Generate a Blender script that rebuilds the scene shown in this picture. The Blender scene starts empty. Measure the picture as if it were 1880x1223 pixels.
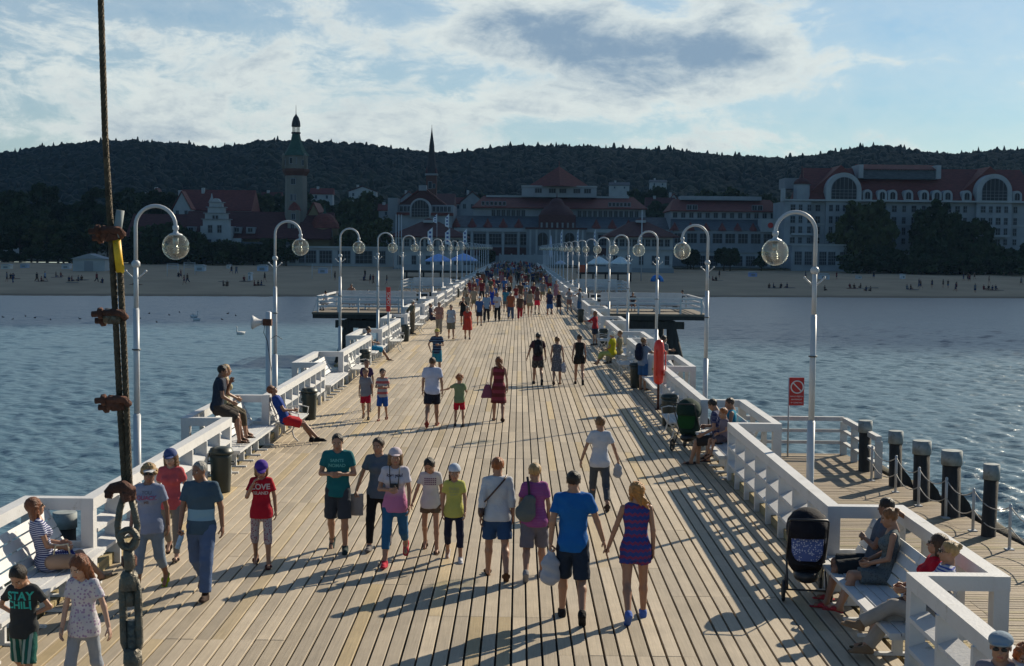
import bpy, math, random
import numpy as np
from mathutils import Vector, Matrix
from mathutils.bvhtree import BVHTree
R = math.radians
scene = bpy.context.scene
COL = scene.collection
random.seed(7)

# ---------------------------------------------------------------- camera
CAM_H = 4.4
FPX = 2500.0                                   # focal length in photo pixels (1880 wide)
def rotm(a, ax):
    c, s = math.cos(a), math.sin(a)
    return np.array({'x': [[1, 0, 0], [0, c, -s], [0, s, c]], 'y': [[c, 0, s], [0, 1, 0], [-s, 0, c]],
                     'z': [[c, -s, 0], [s, c, 0], [0, 0, 1]]}[ax])
CM = rotm(.0050, 'z') @ rotm(-.0620, 'x') @ rotm(-.0097, 'y')   # columns: right, forward, up
def ray(px, py):
    return CM @ np.array([(px - 940) / FPX, 1.0, -(py - 611.5) / FPX])
def at(px, py, z=0.0):                          # where the sight line meets the level z
    d = ray(px, py); t = (z - CAM_H) / d[2]
    return Vector((d[0] * t, d[1] * t, z))
def atY(px, py, Y):                             # where it meets the distance Y
    d = ray(px, py); t = Y / d[1]
    return Vector((d[0] * t, Y, CAM_H + d[2] * t))
cam = bpy.data.cameras.new('camera')
cam.sensor_width = 36.0; cam.lens = FPX / 1880 * 36
cam.clip_start = .3; cam.clip_end = 6000
camo = bpy.data.objects.new('camera', cam); COL.objects.link(camo)
m = Matrix.Identity(4)
for i in range(3):
    m[i][0] = CM[i][0]; m[i][1] = CM[i][2]; m[i][2] = -CM[i][1]
m[2][3] = CAM_H
camo.matrix_world = m
scene.camera = camo
scene.render.engine = 'CYCLES'
scene.view_settings.view_transform = 'Standard'
scene.view_settings.look = 'None'
scene.view_settings.exposure = EXPOSURE = 0.42
scene.view_settings.gamma = 1.0
scene.cycles.max_bounces = 6; scene.cycles.diffuse_bounces = 3; scene.cycles.glossy_bounces = 3
scene.cycles.transmission_bounces = 4; scene.cycles.transparent_max_bounces = 10

# ---------------------------------------------------------------- sun and sky
SUN_AZ, SUN_EL = R(43), R(30)                  # azimuth to the right of +Y
sd = Vector((math.sin(SUN_AZ) * math.cos(SUN_EL), math.cos(SUN_AZ) * math.cos(SUN_EL), math.sin(SUN_EL)))
sun = bpy.data.lights.new('sun', 'SUN'); sun.energy = 5.0; sun.angle = R(.5); sun.color = (1, .885, .70)
suno = bpy.data.objects.new('sun', sun); COL.objects.link(suno)
suno.rotation_euler = (-sd).to_track_quat('-Z', 'Y').to_euler()
suno.location = sd * 50

world = bpy.data.worlds.new('World'); scene.world = world; world.use_nodes = True
wt = world.node_tree; wt.nodes.clear()
def build_sky():
    N, L = wt.nodes, wt.links
    def nd(t, **k):
        n = N.new(t)
        for a, v in k.items(): setattr(n, a, v)
        return n
    def math_(op, a, b=None, c=None, clamp=False):
        n = nd('ShaderNodeMath', operation=op, use_clamp=clamp)
        for i, v in enumerate((a, b, c)):
            if v is None: continue
            if isinstance(v, (int, float)): n.inputs[i].default_value = v
            else: L.new(v, n.inputs[i])
        return n.outputs[0]
    tc = nd('ShaderNodeTexCoord')
    sep = nd('ShaderNodeSeparateXYZ'); L.new(tc.outputs['Generated'], sep.inputs[0])
    x, y, z = sep.outputs
    u = math_('ARCTAN2', x, y)                  # azimuth, right positive
    v = math_('ARCSINE', z)                     # elevation
    comb = nd('ShaderNodeCombineXYZ'); L.new(u, comb.inputs[0])
    L.new(math_('MULTIPLY', v, 2.2), comb.inputs[1])
    def fbm(scale, detail, rough, off, dist=0.0):
        ad = nd('ShaderNodeVectorMath', operation='ADD'); L.new(comb.outputs[0], ad.inputs[0]); ad.inputs[1].default_value = (off, off * .7, off * 1.3)
        n = nd('ShaderNodeTexNoise', noise_dimensions='3D'); n.inputs['Scale'].default_value = scale
        n.inputs['Detail'].default_value = detail; n.inputs['Roughness'].default_value = rough; n.inputs['Distortion'].default_value = dist
        L.new(ad.outputs[0], n.inputs['Vector']); return n.outputs['Fac']
    def blobs(lst):
        tot = None
        for px, py, rx, ry, w in lst:
            d = ray(px, py); d = d / np.linalg.norm(d)
            uu, vv = math.atan2(d[0], d[1]), math.asin(d[2])
            a = math_('MULTIPLY', math_('SUBTRACT', u, uu), FPX / rx)
            b = math_('MULTIPLY', math_('SUBTRACT', v, vv), FPX / ry)
            q = math_('ADD', math_('MULTIPLY', a, a), math_('MULTIPLY', b, b))
            g = math_('MULTIPLY', math_('EXPONENT', math_('MULTIPLY', q, -1.0)), w)
            tot = g if tot is None else math_('ADD', tot, g)
        return tot
    big = fbm(8.0, 12, .66, 3.1, .6); fine = fbm(38.0, 10, .66, 9.7, .5)
    cover = blobs([(100, 70, 230, 60, .30), (420, 130, 230, 62, .42), (760, 95, 170, 60, .34), (300, 215, 420, 40, .30), (860, 200, 240, 45, .30),
                   (560, 10, 240, 40, .15), (1090, 75, 210, 62, 1.05), (1270, 100, 190, 46, .85), (900, 30, 150, 55, .75), (1370, 60, 90, 70, .55), (1290, 165, 300, 22, .30),
                   (1700, 112, 190, 20, .30), (1270, 262, 170, 18, .36), (560, 262, 330, 22, .30), (1480, 20, 110, 26, .15), (1180, 25, 60, 34, -.45),
                   (640, -120, 800, 130, .3), (90, 200, 80, 26, -.30), (230, 105, 70, 20, -.20), (1620, 50, 110, 36, -.45), (1700, 210, 300, 44, -.35),
                   (200, 250, 150, 22, .2), (350, 150, 520, 130, .20), (800, 250, 900, 40, .22), (1050, 190, 300, 40, .2), (770, 18, 120, 26, -.50), (60, 132, 150, 30, .15), (1000, 240, 160, 22, -.25), (330, 30, 110, 16, -.25)])
    general = math_('MULTIPLY', math_('SUBTRACT', math_('COSINE', math_('SUBTRACT', u, .55)), 0.1), .34)
    general = math_('SUBTRACT', general, math_('MULTIPLY', math_('SUBTRACT', 1.0, math_('COSINE', math_('MULTIPLY', math_('SUBTRACT', u, .3), .8))), 1.1))
    general = math_('SUBTRACT', general, math_('MULTIPLY', math_('MAXIMUM', math_('SUBTRACT', v, .4), 0.0), 1.6))
    c = math_('ADD', math_('ADD', cover, math_('MULTIPLY', math_('SUBTRACT', big, .5), 2.3)), math_('MULTIPLY', math_('SUBTRACT', fine, .5), 1.1))
    c = math_('ADD', c, general)
    def smooth(src, a, b):
        q = nd('ShaderNodeMapRange', interpolation_type='SMOOTHSTEP'); L.new(src, q.inputs['Value']); q.inputs['From Min'].default_value = a; q.inputs['From Max'].default_value = b; return q.outputs[0]
    alpha = math_('ADD', math_('MULTIPLY', smooth(c, .30, .78), .66), math_('MULTIPLY', smooth(c, -.8, .5), .33))
    # back-lit clouds: thin edges shine, thick hearts are grey-blue
    thick = math_('ADD', c, math_('MULTIPLY', math_('SUBTRACT', fbm(17.0, 12, .66, 21.0, .5), .5), 1.3))
    dk = math_('ADD', math_('MULTIPLY', smooth(thick, .70, 1.75), .78), math_('MULTIPLY', smooth(thick, .4, 1.0), .22))
    ccol = nd('ShaderNodeMix', data_type='RGBA'); L.new(dk, ccol.inputs['Factor'])
    ccol.inputs[6].default_value = (.62, .66, .63, 1); ccol.inputs[7].default_value = (.19, .27, .36, 1)
    sky = nd('ShaderNodeTexSky', sky_type='NISHITA', sun_disc=False, sun_elevation=SUN_EL, sun_rotation=SUN_AZ)
    sky.air_density = 1.0; sky.dust_density = .4; sky.ozone_density = 2.0
    sc_ = nd('ShaderNodeVectorMath', operation='SCALE'); tn = nd('ShaderNodeVectorMath', operation='MULTIPLY'); L.new(sky.outputs[0], tn.inputs[0]); tn.inputs[1].default_value = (.76, 1.0, 1.12); L.new(tn.outputs[0], sc_.inputs[0]); sc_.inputs['Scale'].default_value = SKY_S
    mix = nd('ShaderNodeMix', data_type='RGBA'); L.new(math_('MULTIPLY', alpha, .93), mix.inputs['Factor'])
    L.new(sc_.outputs[0], mix.inputs[6]); L.new(ccol.outputs[2], mix.inputs[7])
    # the sky texture is physically bright; the clouds are given in the same units (x 1/strength)
    up = nd('ShaderNodeVectorMath', operation='SCALE'); L.new(mix.outputs[2], up.inputs[0]); up.inputs['Scale'].default_value = 1 / .1
    bg = nd('ShaderNodeBackground'); L.new(up.outputs[0], bg.inputs['Color']); bg.inputs['Strength'].default_value = .1
    out = nd('ShaderNodeOutputWorld'); L.new(bg.outputs[0], out.inputs['Surface'])
SKY_S = .057
build_sky()

# ---------------------------------------------------------------- helpers
def tag(o, label=None, cat=None, group=None, kind=None):
    if label: o['label'] = label
    if cat: o['category'] = cat
    if group: o['group'] = group
    if kind: o['kind'] = kind
    return o
def empty(name, loc=(0, 0, 0), rz=0, label=None, cat=None, group=None, parent=None):
    o = bpy.data.objects.new(name, None); COL.objects.link(o)
    o.empty_display_size = .2; o.location = loc; o.rotation_euler = (0, 0, rz)
    if parent: o.parent = parent
    return tag(o, label, cat, group)
def link(name, me, parent=None):
    o = bpy.data.objects.new(name, me); COL.objects.link(o)
    if parent: o.parent = parent
    return o
def npmesh(name, V, Q, mats=(), midx=None, smooth=True):
    """V (n,3) floats, Q (m,k) ints"""
    me = bpy.data.meshes.new(name)
    V = np.asarray(V, dtype=np.float32); Q = np.asarray(Q, dtype=np.int32)
    k = Q.shape[1]
    me.vertices.add(len(V)); me.vertices.foreach_set('co', V.ravel())
    me.loops.add(Q.size); me.loops.foreach_set('vertex_index', Q.ravel())
    me.polygons.add(len(Q)); me.polygons.foreach_set('loop_start', np.arange(0, Q.size, k, dtype=np.int32))
    me.polygons.foreach_set('loop_total', np.full(len(Q), k, dtype=np.int32))
    for mt in mats: me.materials.append(mt)
    if midx is not None: me.polygons.foreach_set('material_index', np.asarray(midx, dtype=np.int32))
    me.polygons.foreach_set('use_smooth', np.full(len(Q), bool(smooth)))
    me.update(calc_edges=True)
    return me
class MB:
    """collects boxes, beams, tubes, prisms into one mesh"""
    def __init__(s): s.v = []; s.f = []; s.mi = []; s.m = 0; s.sm = []
    def add(s, vs, fs, smooth=False):
        b = len(s.v); s.v += [tuple(p) for p in vs]
        for f in fs: s.f.append([b + i for i in f]); s.mi.append(s.m); s.sm.append(smooth)
        return s
    def box(s, x0, x1, y0, y1, z0, z1):
        vs = [(x, y, z) for z in (z0, z1) for y in (y0, y1) for x in (x0, x1)]
        return s.add(vs, [(0, 2, 3, 1), (4, 5, 7, 6), (0, 1, 5, 4), (2, 6, 7, 3), (0, 4, 6, 2), (1, 3, 7, 5)])
    def beam(s, p, q, w, h, up=(0, 0, 1)):
        p, q = Vector(p), Vector(q); d = (q - p).normalized(); up = Vector(up)
        sd_ = d.cross(up)
        if sd_.length < 1e-4: sd_ = d.cross(Vector((0, 1, 0)))
        sd_.normalize(); u = sd_.cross(d)
        vs = [c + sd_ * (w / 2 * a) + u * (h / 2 * b) for c in (p, q) for b in (-1, 1) for a in (-1, 1)]
        return s.add(vs, [(0, 1, 3, 2), (4, 6, 7, 5), (0, 4, 5, 1), (2, 3, 7, 6), (0, 2, 6, 4), (1, 5, 7, 3)])
    def tube(s, pts, r, n=8, cap=True):
        pts = [Vector(p) for p in pts]
        if not hasattr(r, '__len__'): r = [r] * len(pts)
        prev = None; rings = []
        for i, p in enumerate(pts):
            d = (pts[min(i + 1, len(pts) - 1)] - pts[max(i - 1, 0)])
            d = d.normalized() if d.length > 1e-9 else Vector((0, 0, 1))
            if prev is None:
                a = d.cross(Vector((0, 1, 0)) if abs(d.y) < .9 else Vector((1, 0, 0))).normalized()
            else:
                a = (prev - d * prev.dot(d)).normalized()
            prev = a; b = d.cross(a)
            rings.append([p + (a * math.cos(t) + b * math.sin(t)) * r[i] for t in [2 * math.pi * j / n for j in range(n)]])
        vs = [p for g in rings for p in g]; fs = []
        for i in range(len(rings) - 1):
            for j in range(n):
                fs.append((i * n + j, i * n + (j + 1) % n, (i + 1) * n + (j + 1) % n, (i + 1) * n + j))
        s.add(vs, fs, True)
        if cap:
            b = len(s.v) - len(vs)
            s.f.append([b + j for j in range(n)][::-1]); s.mi.append(s.m); s.sm.append(False)
            s.f.append([b + (len(rings) - 1) * n + j for j in range(n)]); s.mi.append(s.m); s.sm.append(False)
        return s
    def lathe(s, prof, c=(0, 0, 0), n=12, smooth=True):
        vs = []; fs = []
        for r, z in prof:
            for j in range(n):
                t = 2 * math.pi * j / n
                vs.append((c[0] + r * math.cos(t), c[1] + r * math.sin(t), c[2] + z))
        for i in range(len(prof) - 1):
            for j in range(n):
                fs.append((i * n + j, i * n + (j + 1) % n, (i + 1) * n + (j + 1) % n, (i + 1) * n + j))
        s.add(vs, fs, smooth)
        b = len(s.v) - len(vs)
        if prof[0][0] > 1e-4: s.f.append([b + j for j in range(n)][::-1]); s.mi.append(s.m); s.sm.append(False)
        if prof[-1][0] > 1e-4: s.f.append([b + (len(prof) - 1) * n + j for j in range(n)]); s.mi.append(s.m); s.sm.append(False)
        return s
    def prism(s, poly, z0, z1, ax='z'):
        """poly: list of (a,b); extruded along ax"""
        def P(a, b, c): return {'z': (a, b, c), 'y': (a, c, b), 'x': (c, a, b)}[ax]
        n = len(poly); vs = [P(a, b, z0) for a, b in poly] + [P(a, b, z1) for a, b in poly]
        fs = [tuple(range(n))[::-1], tuple(range(n, 2 * n))] + [(i, (i + 1) % n, n + (i + 1) % n, n + i) for i in range(n)]
        return s.add(vs, fs)
    def sph(s, c, r, n=8, sz=1.0):
        k = max(4, n // 2)
        prof = [(max(1e-5, r * math.sin(math.pi * i / k)), -r * sz * math.cos(math.pi * i / k)) for i in range(k + 1)]
        return s.lathe(prof, c, n)
    def mesh(s, name, mats):
        me = bpy.data.meshes.new(name); me.from_pydata([tuple(p) for p in s.v], [], s.f)
        for mt in (mats if isinstance(mats, (list, tuple)) else [mats]): me.materials.append(mt)
        me.polygons.foreach_set('material_index', s.mi); me.polygons.foreach_set('use_smooth', s.sm)
        me.update(); return me
    def build(s, name, mats, parent=None, loc=None):
        o = link(name, s.mesh(name, mats), parent)
        if loc is not None: o.location = loc
        return o
def copy_tree(o, parent=None):
    c = o.copy(); COL.objects.link(c)
    if parent: c.parent = parent
    for ch in CH.get(o.name) or list(o.children): copy_tree(ch, c)
    return c
CH = {}

# ---------------------------------------------------------------- materials
MC = {}
def mat(name, col, rough=.7, metal=0.0, var=0.0, vscale=3.0, bump=0.0, bscale=20.0, spec=.5, stretch=(1, 1, 1), coord='Object', dirt=None, detail=5):
    """principled material; var = colour variation by noise, bump = noise bump"""
    if name in MC: return MC[name]
    mt = bpy.data.materials.new(name); mt.use_nodes = True; MC[name] = mt
    nt = mt.node_tree; b = nt.nodes['Principled BSDF']; L = nt.links
    b.inputs['Base Color'].default_value = (*col, 1); b.inputs['Roughness'].default_value = rough
    b.inputs['Metallic'].default_value = metal; b.inputs['Specular IOR Level'].default_value = spec
    if var or bump or dirt:
        tc = nt.nodes.new('ShaderNodeTexCoord'); mp = nt.nodes.new('ShaderNodeMapping')
        mp.inputs['Scale'].default_value = stretch; L.new(tc.outputs[coord], mp.inputs[0])
    if var:
        n = nt.nodes.new('ShaderNodeTexNoise'); n.inputs['Scale'].default_value = vscale; n.inputs['Detail'].default_value = detail
        L.new(mp.outputs[0], n.inputs['Vector'])
        mr = nt.nodes.new('ShaderNodeMapRange'); L.new(n.outputs['Fac'], mr.inputs['Value'])
        mr.inputs['From Min'].default_value = .3; mr.inputs['From Max'].default_value = .7
        mr.inputs['To Min'].default_value = 1 - var; mr.inputs['To Max'].default_value = 1 + var
        sc = nt.nodes.new('ShaderNodeVectorMath'); sc.operation = 'SCALE'; sc.inputs[0].default_value = col
        L.new(mr.outputs[0], sc.inputs['Scale']); last = sc.outputs[0]
        if dirt:
            n2 = nt.nodes.new('ShaderNodeTexNoise'); n2.inputs['Scale'].default_value = dirt[1]; n2.inputs['Detail'].default_value = 9; n2.inputs['Roughness'].default_value = .74
            L.new(mp.outputs[0], n2.inputs['Vector'])
            m2 = nt.nodes.new('ShaderNodeMapRange'); L.new(n2.outputs['Fac'], m2.inputs['Value'])
            m2.inputs['From Min'].default_value = dirt[2]; m2.inputs['From Max'].default_value = dirt[2] + .12
            mx = nt.nodes.new('ShaderNodeMix'); mx.data_type = 'RGBA'; L.new(m2.outputs[0], mx.inputs['Factor'])
            L.new(last, mx.inputs[6]); mx.inputs[7].default_value = (*dirt[0], 1); last = mx.outputs[2]
        L.new(last, b.inputs['Base Color'])
    if bump:
        n = nt.nodes.new('ShaderNodeTexNoise'); n.inputs['Scale'].default_value = bscale; n.inputs['Detail'].default_value = 5
        L.new(mp.outputs[0], n.inputs['Vector'])
        bp = nt.nodes.new('ShaderNodeBump'); bp.inputs['Strength'].default_value = bump; bp.inputs['Distance'].default_value = .02
        L.new(n.outputs['Fac'], bp.inputs['Height']); L.new(bp.outputs[0], b.inputs['Normal'])
    return mt
M_WHITE = mat('white_paint', (.55, .55, .55), .55, var=.07, vscale=2.5, bump=.25, bscale=30, dirt=((.30, .29, .25), 4.0, .60))
M_WHITE_OLD = mat('worn_white_paint', (.52, .52, .51), .6, var=.1, vscale=4, bump=.4, bscale=25, dirt=((.34, .31, .25), 5.0, .62))
M_POLE = mat('pole_paint', (.48, .50, .52), .4, var=.06, vscale=6)
M_TIMBER = mat('kerb_timber', (.30, .235, .12), .85, var=.35, vscale=4, bump=.6, bscale=18, stretch=(3, .5, 3), dirt=((.16, .17, .05), 3.0, .55))
M_DARKWOOD = mat('dark_wet_timber', (.030, .026, .022), .8, var=.4, vscale=3, bump=.7, bscale=12, stretch=(4, 4, .6))
M_BIN = mat('bin_green', (.016, .024, .020), .45, var=.15, vscale=5)
M_IRON = mat('grey_iron', (.10, .10, .10), .5, metal=.5, var=.2)
M_BLACK = mat('black_rubber', (.012, .012, .012), .6)
M_RED = mat('red_paint', (.55, .025, .02), .45, var=.1, vscale=4)
M_REDP = mat('rescue_red_plastic', (.62, .03, .015), .35, var=.08)
M_RUST = mat('rust', (.095, .036, .022), .9, var=.5, vscale=18, bump=.9, bscale=60, dirt=((.045, .03, .028), 40.0, .58))
M_STEEL = mat('galvanised_steel', (.13, .115, .09), .5, metal=.55, var=.35, vscale=30, bump=.5, bscale=90, dirt=((.10, .055, .03), 45.0, .60))
M_YTAPE = mat('yellow_tape', (.75, .42, .01), .5, var=.25, vscale=40, dirt=((.30, .20, .05), 60.0, .6))
M_CAP = mat('zinc_cap', (.24, .27, .27), .75, var=.3, vscale=6, dirt=((.12, .13, .10), 5.0, .58))
M_SAND = mat('beach_sand', (.40, .28, .17), .95, var=.14, vscale=.12, bump=.9, bscale=1.2, coord='Object', dirt=((.28, .20, .13), .5, .6))
def wet_sand():
    nt = M_SAND.node_tree; L = nt.links; b = nt.nodes['Principled BSDF']; src = b.inputs['Base Color'].links[0].from_socket
    tc = nt.nodes.new('ShaderNodeTexCoord'); sp = nt.nodes.new('ShaderNodeSeparateXYZ'); L.new(tc.outputs['Object'], sp.inputs[0])
    mr = nt.nodes.new('ShaderNodeMapRange'); L.new(sp.outputs[2], mr.inputs[0]); mr.inputs[1].default_value = -3.28; mr.inputs[2].default_value = -3.12; mr.inputs[3].default_value = .5
    sc = nt.nodes.new('ShaderNodeVectorMath'); sc.operation = 'SCALE'; L.new(src, sc.inputs[0]); L.new(mr.outputs[0], sc.inputs['Scale']); L.new(sc.outputs[0], b.inputs['Base Color'])
wet_sand()
M_LAND = mat('town_ground', (.05, .055, .035), .95, var=.4, vscale=.05)
M_HILL = mat('hill_ground', (.018, .026, .014), .95, var=.4, vscale=.02)
# ================================================================ setting
WATER_Z = -3.4
def sstep(a, b, x):
    t = np.clip((x - a) / (b - a), 0, 1); return t * t * (3 - 2 * t)
def vnoise(x, y, seed=0):
    """smooth value noise, numpy"""
    xi, yi = np.floor(x).astype(np.int64), np.floor(y).astype(np.int64); fx, fy = x - xi, y - yi
    fx = fx * fx * (3 - 2 * fx); fy = fy * fy * (3 - 2 * fy)
    def h(a, b):
        n = (a * 374761393 + b * 668265263 + seed * 1442695041) & 0xffffffff
        n = ((n ^ (n >> 13)) * 1274126177) & 0xffffffff
        return ((n ^ (n >> 16)) & 0xffff) / 65535.0
    return (h(xi, yi) * (1 - fx) + h(xi + 1, yi) * fx) * (1 - fy) + (h(xi, yi + 1) * (1 - fx) + h(xi + 1, yi + 1) * fx) * fy
def water():
    mt = bpy.data.materials.new('sea_water'); mt.use_nodes = True; nt = mt.node_tree; b = nt.nodes['Principled BSDF']; L = nt.links
    b.inputs['Base Color'].default_value = (.065, .13, .175, 1); b.inputs['Roughness'].default_value = .30
    b.inputs['IOR'].default_value = 1.333; b.inputs['Specular IOR Level'].default_value = .5
    tc = nt.nodes.new('ShaderNodeTexCoord')
    last = None
    for sc, st, dist, rot, dt in ((2.2, (.45, 1, 1), .13, -.25, 5), (8.0, (.8, 1, 1), .016, .1, 2)):
        mp = nt.nodes.new('ShaderNodeMapping'); mp.inputs['Scale'].default_value = st; mp.inputs['Rotation'].default_value = (0, 0, rot)
        L.new(tc.outputs['Object'], mp.inputs[0])
        n = nt.nodes.new('ShaderNodeTexNoise'); n.inputs['Scale'].default_value = sc; n.inputs['Detail'].default_value = dt; n.inputs['Roughness'].default_value = .55; n.inputs['Distortion'].default_value = .4
        L.new(mp.outputs[0], n.inputs['Vector'])
        bp = nt.nodes.new('ShaderNodeBump'); bp.inputs['Strength'].default_value = 1.0; bp.inputs['Distance'].default_value = dist
        L.new(n.outputs['Fac'], bp.inputs['Height'])
        if last: L.new(last, bp.inputs['Normal'])
        last = bp.outputs[0]
    L.new(last, b.inputs['Normal'])
    mb = MB(); mb.add([(-900, -150, 0), (900, -150, 0), (900, 260, 0), (-900, 260, 0)], [(0, 1, 2, 3)])
    o = mb.build('deep_water', mt); o.location.z = WATER_Z - .45; tag(o, kind='structure')
    rng = np.random.default_rng(6); ys = [9.0]
    while ys[-1] < 262: ys.append(ys[-1] * 1.0044)
    ys = np.array(ys); us = np.linspace(-.60, .60, 900); U, Y = np.meshgrid(us, ys); X = U * (Y + 6); Z = np.zeros_like(X)
    gust = .65 + .7 * vnoise(X * .045 + 3, Y * .03, 8) 
    for i in range(46):
        wl = .34 * (8.0 ** (i / 45)); k = 2 * math.pi / wl; th = rng.normal(.9, .62); a = .0165 * wl ** .45
        ph = k * (X * math.sin(th) + Y * math.cos(th)) + rng.uniform(0, 6.28) + 1.6 * vnoise(X * .25 + i, Y * .25, i)
        fade = np.clip((wl / (np.maximum(Y * .0044, (Y + 6) * .00134) * 2.3)) - .4, 0, 1)
        Z += a * fade * (np.sin(ph) + .25 * np.sin(2 * ph + .6))
    Z = Z * gust * .55 * (1 - .45 * sstep(70, 180, Y))
    V = np.stack([X, Y, Z], -1).reshape(-1, 3); nx, ny = len(us), len(ys); i = (np.arange(ny - 1)[:, None] * nx + np.arange(nx - 1)[None, :]).ravel()
    o = link('sea_water', npmesh('sea_water', V, np.stack([i, i + 1, i + nx + 1, i + nx], -1), [mt])); o.location.z = WATER_Z; tag(o, kind='structure')
water()
def shore_y(X): return 220.3 + .205 * X * (X > 0) + .22 * X * (X <= 0) + 1.2 * np.sin(X * .05) - .0
def beach_z(X, Y):
    t = (Y - shore_y(X))
    return WATER_Z + np.where(t < 0, t * .06, 3.05 * (1 - np.exp(-np.maximum(t, 0) / 60.0)) * 1.12) + np.where(t > 8, .28 * (vnoise(X * .12, Y * .16, 3) - .5) * np.minimum(1, (t - 8) / 20), 0)
def grid(name, xs, ys, fz, mt, smooth=True):
    X, Y = np.meshgrid(xs, ys); Z = fz(X, Y)
    V = np.stack([X, Y, Z], -1).reshape(-1, 3); nx, ny = len(xs), len(ys)
    i = (np.arange(ny - 1)[:, None] * nx + np.arange(nx - 1)[None, :]).ravel()
    Q = np.stack([i, i + 1, i + nx + 1, i + nx], -1)
    return link(name, npmesh(name, V, Q, [mt], smooth=smooth))
tag(grid('beach', np.linspace(-420, 420, 400), np.concatenate([np.linspace(110, 190, 10)[:-1], np.linspace(190, 345, 130)]), beach_z, M_SAND), kind='structure')
RIDGE = [(-900, 285), (-300, 283), (0, 284), (60, 276), (120, 269), (200, 263), (250, 261), (300, 265), (350, 269), (385, 276), (430, 269), (480, 263), (540, 262), (600, 266), (650, 269), (700, 275), (760, 283),
         (800, 286), (830, 289), (880, 283), (940, 278), (1000, 276), (1080, 273), (1150, 277), (1230, 279), (1290, 284), (1340, 291), (1400, 291), (1440, 293), (1500, 289), (1560, 283), (1600, 277),
         (1660, 281), (1720, 286), (1760, 287), (1800, 281), (1880, 277), (2100, 282), (2800, 290)]
HY0, HY1 = 620.0, 1180.0
_ru = np.array([ray(px, 450)[0] / ray(px, 450)[1] for px, _ in RIDGE]); _rz = np.array([atY(px, py, HY1)[2] for px, py in RIDGE]) - 11.5
def hill_z(X, Y):
    u = X / np.maximum(Y, 1)
    zr = np.interp(u, _ru, _rz)
    t = np.clip((Y - HY0) / (HY1 - HY0), 0, 1.4)
    prof = np.where(t < 1, .15 * t + .85 * (t * t * (3 - 2 * t)), 1 - (t - 1) * .8)
    return 2 + zr * prof + 9 * (vnoise(X * .011, Y * .009, 5) - .5) * np.clip(t * 3, 0, 1) * (1 - sstep(.8, 1, t))
def land_z(X, Y): return -.35 + .6 * sstep(330, 360, Y) + 6 * sstep(430, 640, Y)
tag(grid('town_ground', np.linspace(-500, 500, 60), np.linspace(343, 660, 40), land_z, M_LAND), kind='structure')
tag(grid('hills', np.linspace(-620, 620, 150), np.linspace(610, 1500, 90), hill_z, M_HILL), kind='structure')
# --- foliage material (per-leaf variation)
def leaf_mat(name, c1, c2, scale=.35):
    mt = bpy.data.materials.new(name); mt.use_nodes = True; nt = mt.node_tree; b = nt.nodes['Principled BSDF']; L = nt.links
    b.inputs['Roughness'].default_value = .75; b.inputs['Specular IOR Level'].default_value = .25
    tc = nt.nodes.new('ShaderNodeTexCoord'); n = nt.nodes.new('ShaderNodeTexNoise'); n.inputs['Scale'].default_value = scale; n.inputs['Detail'].default_value = 6; n.inputs['Roughness'].default_value = .7
    L.new(tc.outputs['Object'], n.inputs['Vector'])
    mr = nt.nodes.new('ShaderNodeMapRange'); L.new(n.outputs['Fac'], mr.inputs[0]); mr.inputs[1].default_value = .35; mr.inputs[2].default_value = .65
    mx = nt.nodes.new('ShaderNodeMix'); mx.data_type = 'RGBA'; L.new(mr.outputs[0], mx.inputs['Factor']); mx.inputs[6].default_value = (*c1, 1); mx.inputs[7].default_value = (*c2, 1)
    L.new(mx.outputs[2], b.inputs['Base Color']); return mt
M_FOREST = leaf_mat('forest_foliage', (.009, .017, .015), (.024, .034, .020), .008)
M_LEAF = leaf_mat('broadleaf_foliage', (.016, .030, .012), (.044, .062, .022))
M_LEAF2 = leaf_mat('light_foliage', (.036, .052, .018), (.080, .088, .030))
M_BARK = mat('bark', (.06, .045, .03), .9, var=.3)
def ico(sub):
    import bmesh
    bm = bmesh.new(); bmesh.ops.create_icosphere(bm, subdivisions=sub, radius=1.0)
    v = np.array([p.co[:] for p in bm.verts]); f = np.array([[q.index for q in p.verts] for p in bm.faces]); bm.free(); return v, f
def forest():
    rng = np.random.default_rng(4)
    iv, jf = ico(2)
    n = 17000
    Y = HY0 + 25 + (HY1 + 40 - HY0 - 25) * rng.random(n) ** .8; U = rng.uniform(-.43, .43, n); X = U * Y
    # an extra dense row along the ridge for the skyline
    k = 1100; Y = np.concatenate([Y, HY1 - 15 + 35 * rng.random(k)]); X = np.concatenate([X, rng.uniform(-.43, .43, k) * HY1])
    Z = hill_z(X, Y); N = len(X)
    r = rng.uniform(2.8, 4.9, N) * (Y / 1000) ** .3; con = rng.random(N) < .08
    hgt = np.where(con, r * rng.uniform(1.2, 1.6, N), r * rng.uniform(.75, 1.15, N)); r = np.where(con, r * .7, r)
    V = np.repeat(iv[None], N, 0)
    nz = 1 + .30 * (rng.random((N, len(iv), 1)) - .5)
    V = V * nz
    taper = np.where(con[:, None], 1 - .42 * (V[:, :, 2] + 1) / 2 * 1.6, 1.0)
    V[:, :, 0] *= taper; V[:, :, 1] *= taper
    V = V * np.stack([r, r, hgt], -1)[:, None, :] + np.stack([X, Y, Z + 3.5 + hgt * .5], -1)[:, None, :]
    F = (jf[None] + (np.arange(N) * len(iv))[:, None, None]).reshape(-1, 3)
    o = link('forest', npmesh('forest', V.reshape(-1, 3), F, [M_FOREST], smooth=False))
    tag(o, 'dense dark forest covering the hills behind the town', 'forest', kind='stuff')
forest()
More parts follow.
